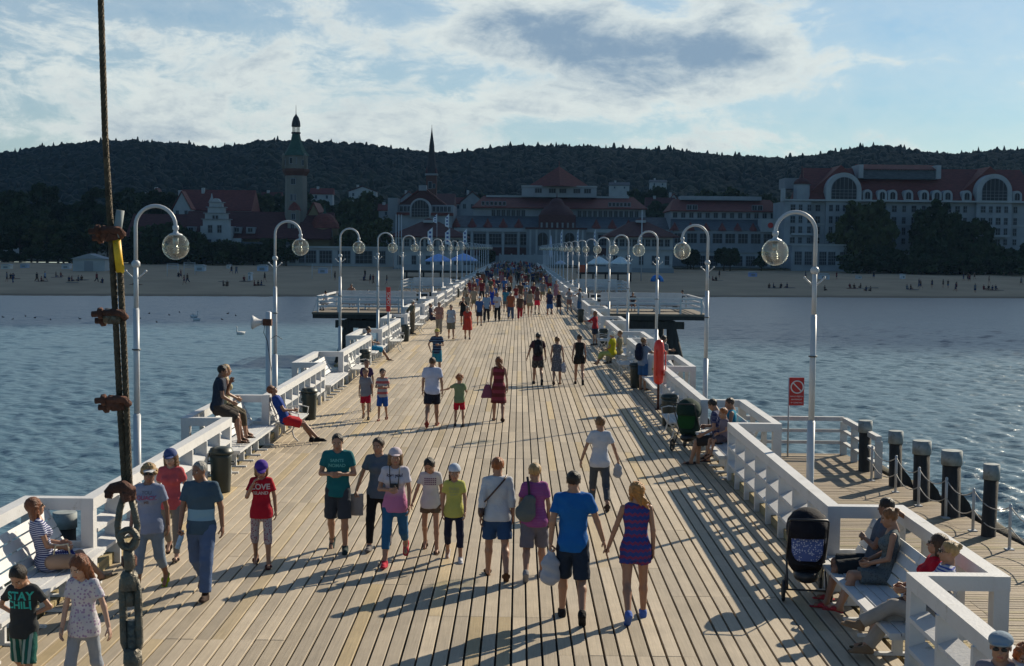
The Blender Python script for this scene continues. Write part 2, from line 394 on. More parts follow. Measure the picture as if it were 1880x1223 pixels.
# --- cloud added out of view to the right, between sun and town, to cast shade
def shade_cloud():
    rng = np.random.default_rng(11)
    iv, jf = ico(3); V = []; F = []; b = 0
    # its shadow must lie over the beach, the town and the hills, not over the pier
    off = sd * (620 / sd.z)
    mt = mat('glowing_cloud', (.8, .8, .8), 1.0); q = mt.node_tree.nodes['Principled BSDF']
    q.inputs['Emission Color'].default_value = (.72, .86, 1, 1); q.inputs['Emission Strength'].default_value = .30  # added glow stands in for sunlight scattered through to the underside
    for i in range(340):
        tx = -760 + 82 * (i % 20) + rng.uniform(-22, 22); ty = 255 + 78 * (i // 20) + rng.uniform(-20, 20)
        r = rng.uniform(68, 92)
        if ty - r * 1.02 < 182: ty = 182 + r * 1.02
        c = np.array([tx, ty, 0]) + np.array(off); c[2] = 620 + rng.uniform(-25, 50)
        p = iv * (1 + .16 * (rng.random((len(iv), 1)) - .5)) * np.array([r, r, r * .45]) + c
        V.append(p); F.append(jf + b); b += len(iv)
    o = link('shadow_cloud', npmesh('shadow_cloud', np.concatenate(V), np.concatenate(F), [mt])); tag(o, kind='structure')
shade_cloud()

# ---------------------------------------------------------------- pier deck
XL, XR = -5.60, 4.12            # inner railing lines (height 1.1)
XLO, XRO = -6.75, 4.97          # outer railing lines round the benches
NEAR = [1.6, 13.85, 26.0, 38.7, 50.8, 63.3] + [63.3 + 12.35 * i for i in range(1, 19)]
FAR = [y + 4.1 for y in NEAR]; FAR[1] = 17.6; FAR[2] = 30.05; FAR[3] = 42.8; FAR[4] = 54.9
Y_END = 318.0
def deck():
    mt = bpy.data.materials.new('deck_planks'); mt.use_nodes = True; nt = mt.node_tree; b = nt.nodes['Principled BSDF']; L = nt.links
    b.inputs['Roughness'].default_value = .60; b.inputs['Specular IOR Level'].default_value = .45
    at_ = nt.nodes.new('ShaderNodeAttribute'); at_.attribute_name = 'tint'
    sp = nt.nodes.new('ShaderNodeSeparateColor'); L.new(at_.outputs['Color'], sp.inputs[0])
    tc = nt.nodes.new('ShaderNodeTexCoord'); mp = nt.nodes.new('ShaderNodeMapping'); mp.inputs['Scale'].default_value = (34, 1.1, 1); L.new(tc.outputs['Object'], mp.inputs[0])
    cb = nt.nodes.new('ShaderNodeCombineXYZ'); L.new(sp.outputs[2], cb.inputs[2])
    s9 = nt.nodes.new('ShaderNodeVectorMath'); s9.operation = 'SCALE'; L.new(cb.outputs[0], s9.inputs[0]); s9.inputs['Scale'].default_value = 60
    ad = nt.nodes.new('ShaderNodeVectorMath'); L.new(mp.outputs[0], ad.inputs[0]); L.new(s9.outputs[0], ad.inputs[1])
    n = nt.nodes.new('ShaderNodeTexNoise'); n.inputs['Scale'].default_value = 1.6; n.inputs['Detail'].default_value = 8; n.inputs['Roughness'].default_value = .65; L.new(ad.outputs[0], n.inputs['Vector'])
    n2 = nt.nodes.new('ShaderNodeTexNoise'); n2.inputs['Scale'].default_value = 1.3; n2.inputs['Detail'].default_value = 7; n2.inputs['Roughness'].default_value = .7; L.new(tc.outputs['Object'], n2.inputs['Vector'])
    # grey weathered <-> yellow newer boards
    mx = nt.nodes.new('ShaderNodeMix'); mx.data_type = 'RGBA'; L.new(sp.outputs[0], mx.inputs['Factor'])
    mx.inputs[6].default_value = (.42, .352, .262, 1); mx.inputs[7].default_value = (.45, .345, .19, 1)
    def mr(src, a, c, d, e):
        q = nt.nodes.new('ShaderNodeMapRange'); L.new(src, q.inputs[0]); q.inputs[1].default_value = a; q.inputs[2].default_value = c; q.inputs[3].default_value = d; q.inputs[4].default_value = e; return q.outputs[0]
    g = nt.nodes.new('ShaderNodeMath'); g.operation = 'MULTIPLY'; L.new(mr(n.outputs['Fac'], .3, .7, .84, 1.10), g.inputs[0]); L.new(mr(sp.outputs[1], 0, 1, .76, 1.12), g.inputs[1])
    g2 = nt.nodes.new('ShaderNodeMath'); g2.operation = 'MULTIPLY'; L.new(g.outputs[0], g2.inputs[0]); L.new(mr(n2.outputs['Fac'], .25, .7, .80, 1.1), g2.inputs[1])
    sc = nt.nodes.new('ShaderNodeVectorMath'); sc.operation = 'SCALE'; L.new(mx.outputs[2], sc.inputs[0]); L.new(g2.outputs[0], sc.inputs['Scale'])
    L.new(sc.outputs[0], b.inputs['Base Color'])
    bp = nt.nodes.new('ShaderNodeBump'); bp.inputs['Strength'].default_value = .5; bp.inputs['Distance'].default_value = .006
    L.new(n.outputs['Fac'], bp.inputs['Height']); L.new(bp.outputs[0], b.inputs['Normal'])
    return mt
M_DECK = deck()
def planks(name, x0, x1, y0, y1, w, gap, seg, z, along='y', seed=1, th=.06, ymax_fine=None, yellow=.1, mtl=None):
    """boards with real gaps; top corners slightly eased; tint: R yellow, G brightness, B random"""
    rng = np.random.default_rng(seed); n = int(round((x1 - x0) / w)); V = []; F = []; T = []
    w = (x1 - x0) / n
    for i in range(n):
        a, c = x0 + i * w + gap / 2, x0 + (i + 1) * w - gap / 2
        grp = (i // 9)
        y = y0 - seg * ((grp * .37) % 1)
        while y < y1:
            ya, yb = max(y, y0) + .002, min(y + seg, y1) - .002
            y += seg
            if yb - ya < .05: continue
            dz = rng.uniform(-.003, .003); e = .003
            j = rng.uniform(-.0015, .0015)
            P = [(a + j, ya, z - th), (c + j, ya, z - th), (c + j, yb, z - th), (a + j, yb, z - th),
                 (a + j, ya, z - e + dz), (c + j, ya, z - e + dz), (c + j, yb, z - e + dz), (a + j, yb, z - e + dz),
                 (a + j + e, ya + e, z + dz), (c + j - e, ya + e, z + dz), (c + j - e, yb - e, z + dz), (a + j + e, yb - e, z + dz)]
            k = len(V); V += P
            F += [(k + 8, k + 9, k + 10, k + 11), (k + 4, k + 5, k + 9, k + 8), (k + 5, k + 6, k + 10, k + 9), (k + 6, k + 7, k + 11, k + 10), (k + 7, k + 4, k + 8, k + 11),
                  (k, k + 1, k + 5, k + 4), (k + 1, k + 2, k + 6, k + 5), (k + 2, k + 3, k + 7, k + 6), (k + 3, k, k + 4, k + 7)]
            r1 = rng.random(); T += [(.15 * rng.random() if r1 > yellow else rng.uniform(.5, 1), rng.random(), rng.random(), 1)] * 9
    V = np.array(V); F = np.array(F)
    if along == 'x': V = V[:, [1, 0, 2]]; F = F[:, ::-1]
    me = npmesh(name, V, F, [mtl or M_DECK], smooth=False)
    ca = me.color_attributes.new('tint', 'FLOAT_COLOR', 'CORNER')
    ca.data.foreach_set('color', np.repeat(np.array(T, dtype=np.float32), 4, 0).ravel())
    return link(name, me)
tag(planks('pier_deck', XL - .02, XR + .05, -4.0, Y_END, .168, .025, 4.1, 0.0, seed=2, yellow=.10), kind='structure')
tag(MB().box(XL - .6, XR + .55, -4, Y_END, -.36, -.075).build('pier_underframe', M_DARKWOOD), kind='structure')
def kerb():
    mb = MB()
    for X, s_ in ((XL, -1), (XR, 1)):
        for i in range(len(NEAR)):
            y0 = FAR[i]; y1 = NEAR[i + 1] if i + 1 < len(NEAR) else Y_END
            y = y0 + .12
            while y < y1 - .2:
                ye = min(y + 3.3, y1 - .1); mb.box(X - .20 if s_ < 0 else X - .02, X + .02 if s_ < 0 else X + .20, y, ye - .015, -.02 + .006, .15); y = ye
    tag(mb.build('timber_kerb', M_TIMBER), 'yellowish mossy timber kerb beam running under the white railings', 'kerb', kind='structure')
kerb()
def bay_floors():
    mb = MB()
    for i in range(len(NEAR)):
        for a, c in ((XLO - .15, XL - .10), (XR + .10, XRO + .15)):
            y = NEAR[i] - .15
            while y < FAR[i] + .12:
                mb.box(a, c, y, y + .15, -.07, -.006); y += .168
    tag(mb.build('bench_bay_floor', M_TIMBER), kind='structure')
bay_floors()
def piles():
    for i in range(0, 24):
        Y = 4 + i * 12.35
        mb = MB()
        for X in (XL - .2, -2.2, 1.2, XR + .2):
            mb.tube([(X, Y, WATER_Z - 1), (X, Y, -.55)], .2, 10)
        mb.box(XL - .55, XR + .5, Y - .16, Y + .16, -.58, -.365)
        tag(mb.build('pile_frame', M_DARKWOOD), kind='structure')
piles()
# ================================================================ railings and benches
XLO, XRO = -6.38, 4.97
ORD = ['nearest', 'second', 'third', 'fourth', 'fifth', 'sixth', 'seventh', 'eighth', 'ninth', 'tenth', 'eleventh', 'twelfth', 'thirteenth', 'fourteenth', 'fifteenth',
       'sixteenth', 'seventeenth', 'eighteenth', 'nineteenth', 'twentieth', 'twenty-first', 'twenty-second', 'twenty-third', 'twenty-fourth', 'twenty-fifth']
_T = {20: 'twenty', 30: 'thirty', 40: 'forty'}
def ordn(i):
    if i < 20: return ORD[i]
    n = i + 1; return {30: 'thirtieth', 40: 'fortieth'}.get(n) or (_T[n // 10 * 10] + '-' + ['', 'first', 'second', 'third', 'fourth', 'fifth', 'sixth', 'seventh', 'eighth', 'ninth'][n % 10])
def railing(side, i, y0, y1, detail):
    X = XL if side < 0 else XR; sn = 'left' if side < 0 else 'right'
    root = empty('pier_railing', (X, y0, 0), label=f'white slatted timber railing, {ordn(i)} stretch on the {sn} edge of the pier', cat='railing', group='white railing stretches between bench bays') if detail else None
    top = MB(); top.box(-.085, .085, -.08, y1 - y0 + .08, .945, 1.10)
    n = max(2, round((y1 - y0) / 1.0)); dy = (y1 - y0) / n
    posts = []
    for k in range(n + 1):
        p = MB(); y = k * dy
        if k in (0, n): p.box(-.08, .08, y - .078, y + .078, .0, .945)
        else: p.box(-.105, .105, y - .03, y + .03, .0, .946)
        posts.append(p)
    slats = []
    for z in (.34, .66):
        s_ = MB()
        for k in range(n): 
            a, c = k * dy + (.03 if k else .08), (k + 1) * dy - (.03 if k < n - 1 else .08)
            s_.add([(x_, y_, z_ + (.03 if (x_ > 0) == (side > 0) else -.03)) for z_ in (z, z + .045) for y_ in (a, c) for x_ in (-.095, .095)], [(0, 2, 3, 1), (4, 5, 7, 6), (0, 1, 5, 4), (2, 6, 7, 3), (0, 4, 6, 2), (1, 3, 7, 5)])
        slats.append(s_)
    if detail:
        top.build('top_rail', M_WHITE, root)
        for p in posts: p.build('post', M_WHITE, root)
        for s_ in slats: s_.build('slat_row', M_WHITE, root)
    else:
        for p in posts + slats: top.add(p.v, p.f)
        o = top.build('pier_railing', M_WHITE, loc=(X, y0, 0))
        tag(o, f'distant white railing stretch, {ordn(i)} stretch on the {sn} edge of the pier', 'railing', 'white railing stretches between bench bays')
def bay(side, i, y0, y1, detail):
    X = XL if side < 0 else XR; XO = XLO if side < 0 else XRO; sn = 'left' if side < 0 else 'right'; d = (XO - X); s = side; a = abs(d); Ln = y1 - y0
    def xb(mb, xa, xb_, ya, yb, za, zb): mb.box(min(s * xa, s * xb_), max(s * xa, s * xb_), ya, yb, za, zb); return mb
    root = empty('bench_bay_frame', (X, y0, 0), label=f'white timber frame round the {ordn(i)} bench bay on the {sn} side', cat='railing', group='frames round the bench bays') if detail else None
    parts = []
    parts.append(('top_rail', xb(MB(), a - .085, a + .085, -.085, Ln + .085, .943, 1.098)))
    for y in (0, Ln): parts.append(('cross_rail', xb(MB(), .086, a - .086, y - .083, y + .083, .945, 1.10)))
    for y in (0, Ln): parts.append(('middle_rail', xb(MB(), .081, a - .081, y - .03, y + .03, .42, .52)))
    for y in (0, Ln): parts.append(('corner_post', xb(MB(), a - .08, a + .08, y - .08, y + .08, -.3, .943)))
    for y in (Ln / 3, Ln * 2 / 3): parts.append(('outer_post', xb(MB(), a - .05, a + .05, y - .05, y + .05, -.3, .943)))
    bb = empty('slatted_bench', (X, y0, 0), label=f'long white slatted bench built into the {ordn(i)} bay on the {sn} side of the pier', cat='bench', group='built-in benches in the bays') if detail else None
    bp = []
    seat = MB()
    for k in range(4): xb(seat, -.24 + k * .135, -.24 + k * .135 + .122, .10, Ln - .10, .415 if k else .40, .455 if k else .445)
    bp.append(('seat', seat))
    back = MB()
    for k in range(4):
        z = .50 + k * .118; x = .30 + k * .062
        back.beam((s * (x), .10, z + .05), (s * (x), Ln - .10, z + .05), .030, .112, up=(s * .062, 0, .118))
    bp.append(('backrest', back))
    for k in range(6):
        y = .14 + k * (Ln - .28) / 5
        lg = MB(); xb(lg, .0, .11, y - .03, y + .03, .03, .414); xb(lg, -.20, .25, y - .035, y + .035, .001, .03); xb(lg, -.22, .29, y - .028, y + .028, .37, .413)
        lg.beam((s * .27, y, .38), (s * .50, y, .93), .05, .05)
        bp.append(('leg', lg))
    if detail:
        for nme, mb in parts: mb.build(nme, M_WHITE, root)
        for nme, mb in bp: mb.build(nme, M_WHITE, bb)
    else:
        mb = MB()
        for _, q in parts: mb.add(q.v, q.f)
        o = mb.build('bench_bay_frame', M_WHITE, loc=(X, y0, 0)); tag(o, f'distant white frame round the {ordn(i)} bench bay on the {sn} side of the pier', 'railing', 'frames round the bench bays')
        mb = MB()
        for _, q in bp: mb.add(q.v, q.f)
        o = mb.build('slatted_bench', M_WHITE, loc=(X, y0, 0)); tag(o, f'distant white bench in the {ordn(i)} bay on the {sn} side of the pier', 'bench', 'built-in benches in the bays')
for i in range(len(NEAR)):
    for side in (-1, 1):
        if i > 0 : bay(side, i - 1, NEAR[i], FAR[i], i < 8)
        y1 = NEAR[i + 1] if i + 1 < len(NEAR) else Y_END
        y0 = FAR[i]
        railing(side, i, y0, y1, i < 8)

# ---------------------------------------------------------------- iron benches
def iron_bench():
    """length along y, sitter faces +x"""
    root = empty('iron_bench'); s = MB()
    for k in range(5): s.box(-.21 + k * .095, -.21 + k * .095 + .082, -.85, .85, .425, .455)
    s.build('seat', M_WHITE_OLD, root)
    b = MB()
    for k in range(4): b.beam((-.25 - k * .04, -.85, .52 + k * .11), (-.25 - k * .04, .85, .52 + k * .11), .026, .09, up=(-.04, 0, .11))
    b.build('backrest', M_WHITE_OLD, root)
    for y in (-.7, .7):
        f = MB()
        f.tube([(.24, y, .42), (.18, y, .36), (.12, y, .24), (.16, y, .10), (.26, y, .0)], .018, 6)
        f.tube([(-.22, y, .42), (-.14, y, .34), (-.10, y, .22), (-.16, y, .10), (-.30, y, .0)], .018, 6)
        f.tube([(.12, y, .24), (0, y, .17), (-.10, y, .22)], .014, 6)
        f.tube([(-.22, y, .42), (-.24, y, .6), (-.38, y, .93)], .018, 6)
        f.tube([(.24, y, .42), (.27, y, .62), (.1, y, .66), (-.22, y, .62)], .014, 6)
        f.tube([(-.25, y, .42), (.25, y, .42)], .015, 6)
        f.build('leg_frame', M_WHITE_OLD, root)
    return root
ib = iron_bench()
IB = [(-5.22, 31.25, 0, 'white iron-legged bench on the left, the one with the reclining man'),
      (-5.22, 44.7, 0, 'white iron-legged bench on the left behind the second litter bin'),
      (-5.22, 58.0, 0, 'white iron-legged bench left of the man in the beige cap'),
      (-5.22, 70.2, 0, 'white iron-legged bench on the left with a dark-clothed sitter'),
      (-5.22, 82.6, 0, 'small distant white iron-legged bench on the left'),
      (3.72, 31.9, math.pi, 'white iron-legged bench on the right behind the green pushchair'),
      (3.72, 47.5, math.pi, 'white iron-legged bench on the right with the sitter in yellow'),
      (3.72, 59.8, math.pi, 'white iron-legged bench on the right near the woman in the red top')]
for k, (x, y, rz, lb) in enumerate(IB):
    o = ib if k == 0 else copy_tree(ib)
    o.location = (x, y, 0); o.rotation_euler.z = rz; tag(o, lb, 'bench', 'iron-legged benches along the railings')

# ---------------------------------------------------------------- litter bins
def bin_():
    root = empty('litter_bin'); b = MB()
    b.lathe([(.155, .0), (.165, .02), (.195, .62), (.198, .70), (.185, .70)], n=20); b.build('body', M_BIN, root)
    l = MB(); l.lathe([(.21, .690), (.222, .70), (.222, .735), (.205, .75), (.19, .79), (.10, .815), (.03, .82), (0, .82)], n=20)
    l.box(-.05, .05, .19, .25, .70, .74); l.build('lid', M_BIN, root)
    for q in (-1, 1): MB().tube([(q * .19, 0, .55), (q * .235, 0, .55), (q * .235, 0, .50), (q * .19, 0, .50)], .012, 6).build('handle', M_BIN, root)
    return root
bn = bin_()
BINS = [(406, 903, 'left', 'first bench'), (568, 770, 'left', 'reclining man'), (670, 683, 'left', 'two boys'), (744, 627, 'left', 'man in the beige cap'), (840, 546, 'left', 'far platform'),
        (1228, 782, 'right', 'green pushchair'), (1167, 712, 'right', 'man with the backpack'), (1108, 636, 'right', 'sitter in yellow'), (1066, 592, 'right', 'woman in the red top')]
for k, (px, py, sd_, by) in enumerate(BINS):
    o = bn if k == 0 else copy_tree(bn)
    p = at(px, py, 0); o.location = p; o.rotation_euler.z = k * .7
    tag(o, f'dark green lidded litter bin on the {sd_} side near the {by}', 'litter bin', 'litter bins along the pier')

# ---------------------------------------------------------------- lamps
def glass_mat():
    mt = bpy.data.materials.new('lamp_glass'); mt.use_nodes = True; nt = mt.node_tree; L = nt.links; nt.nodes.clear()
    out = nt.nodes.new('ShaderNodeOutputMaterial'); tr = nt.nodes.new('ShaderNodeBsdfTransparent'); tr.inputs[0].default_value = (.90, .92, .88, 1)
    gl = nt.nodes.new('ShaderNodeBsdfGlossy'); gl.inputs['Roughness'].default_value = .02; gl.inputs[0].default_value = (1, .97, .85, 1)
    df = nt.nodes.new('ShaderNodeBsdfTranslucent'); df.inputs[0].default_value = (.80, .80, .80, 1)
    lw = nt.nodes.new('ShaderNodeLayerWeight'); lw.inputs[0].default_value = .5
    pw = nt.nodes.new('ShaderNodeMath'); pw.operation = 'POWER'; L.new(lw.outputs['Facing'], pw.inputs[0]); pw.inputs[1].default_value = 3.0
    m2 = nt.nodes.new('ShaderNodeMath'); m2.operation = 'MULTIPLY_ADD'; L.new(pw.outputs[0], m2.inputs[0]); m2.inputs[1].default_value = .75; m2.inputs[2].default_value = .04
    a = nt.nodes.new('ShaderNodeMixShader'); L.new(m2.outputs[0], a.inputs[0]); L.new(tr.outputs[0], a.inputs[1]); L.new(gl.outputs[0], a.inputs[2])
    c = nt.nodes.new('ShaderNodeMixShader'); c.inputs[0].default_value = .035; L.new(a.outputs[0], c.inputs[1]); L.new(df.outputs[0], c.inputs[2])
    L.new(c.outputs[0], out.inputs[0]); return mt
M_GLASS = glass_mat()
M_LAMPIN = mat('lamp_inner_metal', (.40, .40, .38), .3, metal=.6)
def lamp(dirn):
    """pole at origin, globe towards dirn (+1/-1) along x; base at z=0"""
    r = .34; GH = 4.38
    root = empty('street_lamp')
    p = MB(); p.tube([(0, 0, -.9), (0, 0, 1.5), (0, 0, 1.5), (0, 0, 1.53)], [.066, .066, .066, .046], 12)
    p.tube([(0, 0, 1.53), (0, 0, 3.3), (0, 0, 3.3), (0, 0, 3.33)], [.052, .052, .052, .041], 12)
    p.tube([(0, 0, 3.33), (0, 0, 4.08)], .041, 12)
    arc = [(0, 0, 4.08), (0, 0, 4.72)] + [(dirn * r * (1 - math.cos(t)), 0, 4.72 + r * math.sin(t)) for t in [math.pi * k / 14 for k in range(1, 15)]]
    arc.append((dirn * 2 * r, 0, 4.66))
    p.tube(arc, [.036] + [.033] * (len(arc) - 1), 10)
    p.build('pole', M_POLE, root)
    c = MB(); c.lathe([(.047, -.06), (.075, -.03), (.075, .02), (.06, .04), (.04, .06)], (0, 0, 4.08), 12); c.build('collar', M_POLE, root)
    k = MB(); k.lathe([(.06, -.012), (.075, -.012), (.075, .012), (.06, .012)], (0, 0, 2.62), 12); k.build('cable_band', M_IRON, root)
    h = MB()
    for s_ in (-1, 1):
        h.tube([(0, 0, 3.80), (s_ * .09, 0, 3.88), (s_ * .165, 0, 3.95)], [.014, .013, .012], 6); h.sph((s_ * .17, 0, 3.955), .024, 8)
    h.build('hook_bracket', M_POLE, root)
    cp = MB(); cp.lathe([(.0, .36), (.05, .35), (.055, .29), (.035, .27), (.05, .23), (.115, .205), (.12, .185), (.09, .18)], (dirn * 2 * r, 0, GH), 14); cp.build('cap', M_POLE, root)
    g = MB(); g.sph((dirn * 2 * r, 0, GH), .228, 28); g.build('glass_globe', M_GLASS, root)
    n = MB(); n.lathe([(.05, .18), (.05, .04), (.04, .03)], (dirn * 2 * r, 0, GH), 10)
    for z in (-.02, -.05, -.08, -.11): n.lathe([(.045, z + .008), (.06, z), (.045, z - .008)], (dirn * 2 * r, 0, GH), 10)
    n.lathe([(.03, .03), (.03, -.12), (0, -.13)], (dirn * 2 * r, 0, GH), 10); n.build('bulb', M_LAMPIN, root)
    return root
def lamp_far(dirn):
    r = .34; GH = 4.38; p = MB(); p.m = 0
    p.tube([(0, 0, -.9), (0, 0, 1.5), (0, 0, 1.53), (0, 0, 4.08)], [.072, .072, .055, .048], 6)
    arc = [(0, 0, 4.08), (0, 0, 4.72)] + [(dirn * r * (1 - math.cos(t)), 0, 4.72 + r * math.sin(t)) for t in [math.pi * k / 7 for k in range(1, 8)]] + [(dirn * 2 * r, 0, 4.6)]
    p.tube(arc, .038, 5); p.lathe([(.0, .36), (.05, .29), (.115, .20), (.09, .18)], (dirn * 2 * r, 0, GH), 8)
    p.lathe([(.05, .2), (.05, -.1), (0, -.13)], (dirn * 2 * r, 0, GH), 6)
    p.m = 1; p.sph((dirn * 2 * r, 0, GH), .228, 14)
    return p.mesh('street_lamp', [M_POLE, M_GLASS])
for side, dirn, PX, sn in ((-1, 1, -6.51, 'left'), (1, -1, 5.00, 'right')):
    proto = lamp(dirn); fm = lamp_far(dirn)
    for n in range(21):
        y = 23.1 + 13.18 * n
        if n < 9:
            o = proto if n == 0 else copy_tree(proto); o.location = (PX, y, 0)
            tag(o, f'white lamp post with clear globe, {ordn(n)} from the camera on the {sn} side', 'lamp post', 'lamp posts lining the pier')
        else:
            o = link('street_lamp', fm); o.location = (PX, y, 0)
            tag(o, f'distant white gooseneck lamp post, {ordn(n)} from the camera on the {sn} side', 'lamp post', 'lamp posts lining the pier')
mb = MB()
for n in range(21):
    for PX in (-6.51, 5.00):
        y = 23.1 + 13.18 * n; mb.box(min(PX, PX * .86) - .1, max(PX, PX * .86) + .1, y - .12, y + .12, -.34, -.08)
tag(mb.build('lamp_bracket_beams', M_DARKWOOD), kind='structure')

# ---------------------------------------------------------------- loudspeaker mast
def speaker():
    p = atY(493, 600, 34.6); X = p.x
    root = empty('loudspeaker_mast', (X, 34.6, 0), label='grey mast with a round white loudspeaker horn beside the second left lamp post', cat='loudspeaker')
    m_ = MB(); m_.tube([(0, 0, WATER_Z - .5), (0, 0, 2.72), (0, 0, 2.74)], [.075, .075, .03], 12); m_.build('mast', M_POLE, root)
    h = MB(); h.tube([(-.42, -.03, 2.46), (-.40, -.03, 2.46), (-.36, -.02, 2.46), (-.26, -.01, 2.46), (-.20, 0, 2.46), (-.12, 0, 2.46)], [.17, .182, .15, .09, .07, .06], 20); h.build('horn', M_WHITE, root)
    b = MB(); b.box(-.13, .085, -.09, .09, 2.38, 2.55); b.build('bracket', M_RUST, root)
    c = MB(); c.tube([(-.10, .0, 2.38), (-.12, -.02, 2.2), (-.02, -.08, 2.0), (.09, -.05, 1.2), (.09, -.05, .2)], .008, 5); c.tube([(.07, 0, 2.05), (.2, 0, 2.13), (.35, 0, 2.03)], .008, 5); c.build('cable', M_BLACK, root)
speaker()
# ---------------------------------------------------------------- rescue can on stand
def rescue():
    p = at(1208, 752, 0)
    root = empty('rescue_buoy', p, label='tall red rescue torpedo buoy strapped to a rust-red post on the right side', cat='rescue buoy')
    s = MB(); s.tube([(0, 0, 0), (0, 0, 1.0)], .035, 8); s.box(-.08, .08, -.06, .06, 0, .02); s.build('post', M_RUST, root)
    b = MB(); b.lathe([(.0, .70), (.07, .705), (.13, .76), (.142, .9), (.145, 1.05), (.138, 1.3), (.145, 1.5), (.142, 1.72), (.125, 1.84), (.08, 1.92), (0, 1.94)], (0, -.02, 0), 20); b.build('float', M_REDP, root)
    h = MB()
    for t in (0, 2.1, 4.2): h.tube([(.14 * math.cos(t), -.02 + .14 * math.sin(t), .95), (.19 * math.cos(t), -.02 + .19 * math.sin(t), 1.0), (.19 * math.cos(t), -.02 + .19 * math.sin(t), 1.6), (.14 * math.cos(t), -.02 + .14 * math.sin(t), 1.65)], .016, 6)
    h.build('grab_handle', M_REDP, root)
rescue()
# ---------------------------------------------------------------- text helper
def text_mesh(txt, size, mt, name='lettering', ext=.002, align='CENTER', bold=0.0):
    c = bpy.data.curves.new(name, 'FONT'); c.body = txt; c.size = size; c.extrude = ext; c.offset = bold
    c.align_x = align; c.align_y = 'CENTER'
    o = bpy.data.objects.new(name, c); COL.objects.link(o)
    dg = bpy.context.evaluated_depsgraph_get(); me = bpy.data.meshes.new_from_object(o.evaluated_get(dg)); me.name = name
    bpy.data.objects.remove(o); bpy.data.curves.remove(c)
    me.materials.clear(); me.materials.append(mt)
    return me
M_SIGNW = mat('sign_white', (.75, .75, .72), .5)
def sign():
    p = atY(1449, 700, 38.9)
    X = p.x; zt = atY(1449, 693, 38.9).z; zb = atY(1449, 744, 38.9).z; w = 27 * 38.9 / FPX
    root = empty('warning_sign', (X, 38.9, -1.5), label='red sign board with a white crossed circle on a post at the lower landing', cat='sign')
    MB().tube([(0, 0, 0), (0, 0, zt + 1.5)], .025, 8).build('post', M_POLE, root)
    MB().box(0, w, -.05, -.027, zb + 1.5, zt + 1.5).build('board', M_RED, root)
    cx, cz = w / 2 + .01, zt + 1.5 - .27; mb = MB()
    pts = [(cx + .175 * math.cos(2 * math.pi * k / 24), -.058, cz + .175 * math.sin(2 * math.pi * k / 24)) for k in range(25)]
    mb.tube(pts, .018, 6, cap=False); mb.beam((cx - .12, -.058, cz + .12), (cx + .12, -.058, cz - .12), .03, .03); mb.build('symbol', M_SIGNW, root)
    for k, (t, s_) in enumerate((('ZAKAZ WEJŚCIA', .050), ('NA POMOST', .055), ('W CZASIE FALI', .050))):
        o = link('lettering', text_mesh(t, s_, M_SIGNW), root); o.rotation_euler = (math.pi / 2, 0, 0); o.location = (cx - .01, -.054, cz - .27 - k * .09)
    # narrow red and white sign on the left
    q = at(713, 598, 1.1); Y = 57.5; q = atY(713, 598, Y)
    r2 = empty('pier_sign', (q.x, Y, 0), label='narrow vertical red sign with white lettering on a white post at the left railing', cat='sign')
    zt = atY(713, 527, Y).z; zm = atY(713, 572, Y).z
    MB().tube([(0, 0, -.4), (0, 0, zt)], .05, 8).build('post', M_POLE, r2)
    MB().box(-.09, .09, -.075, -.052, zm, zt).build('board', M_RED, r2)
    o = link('lettering', text_mesh('SOPOT', .19, M_SIGNW), r2); o.rotation_euler = (math.pi / 2, math.pi / 2, 0); o.location = (0, -.08, (zt + zm) / 2)
sign()

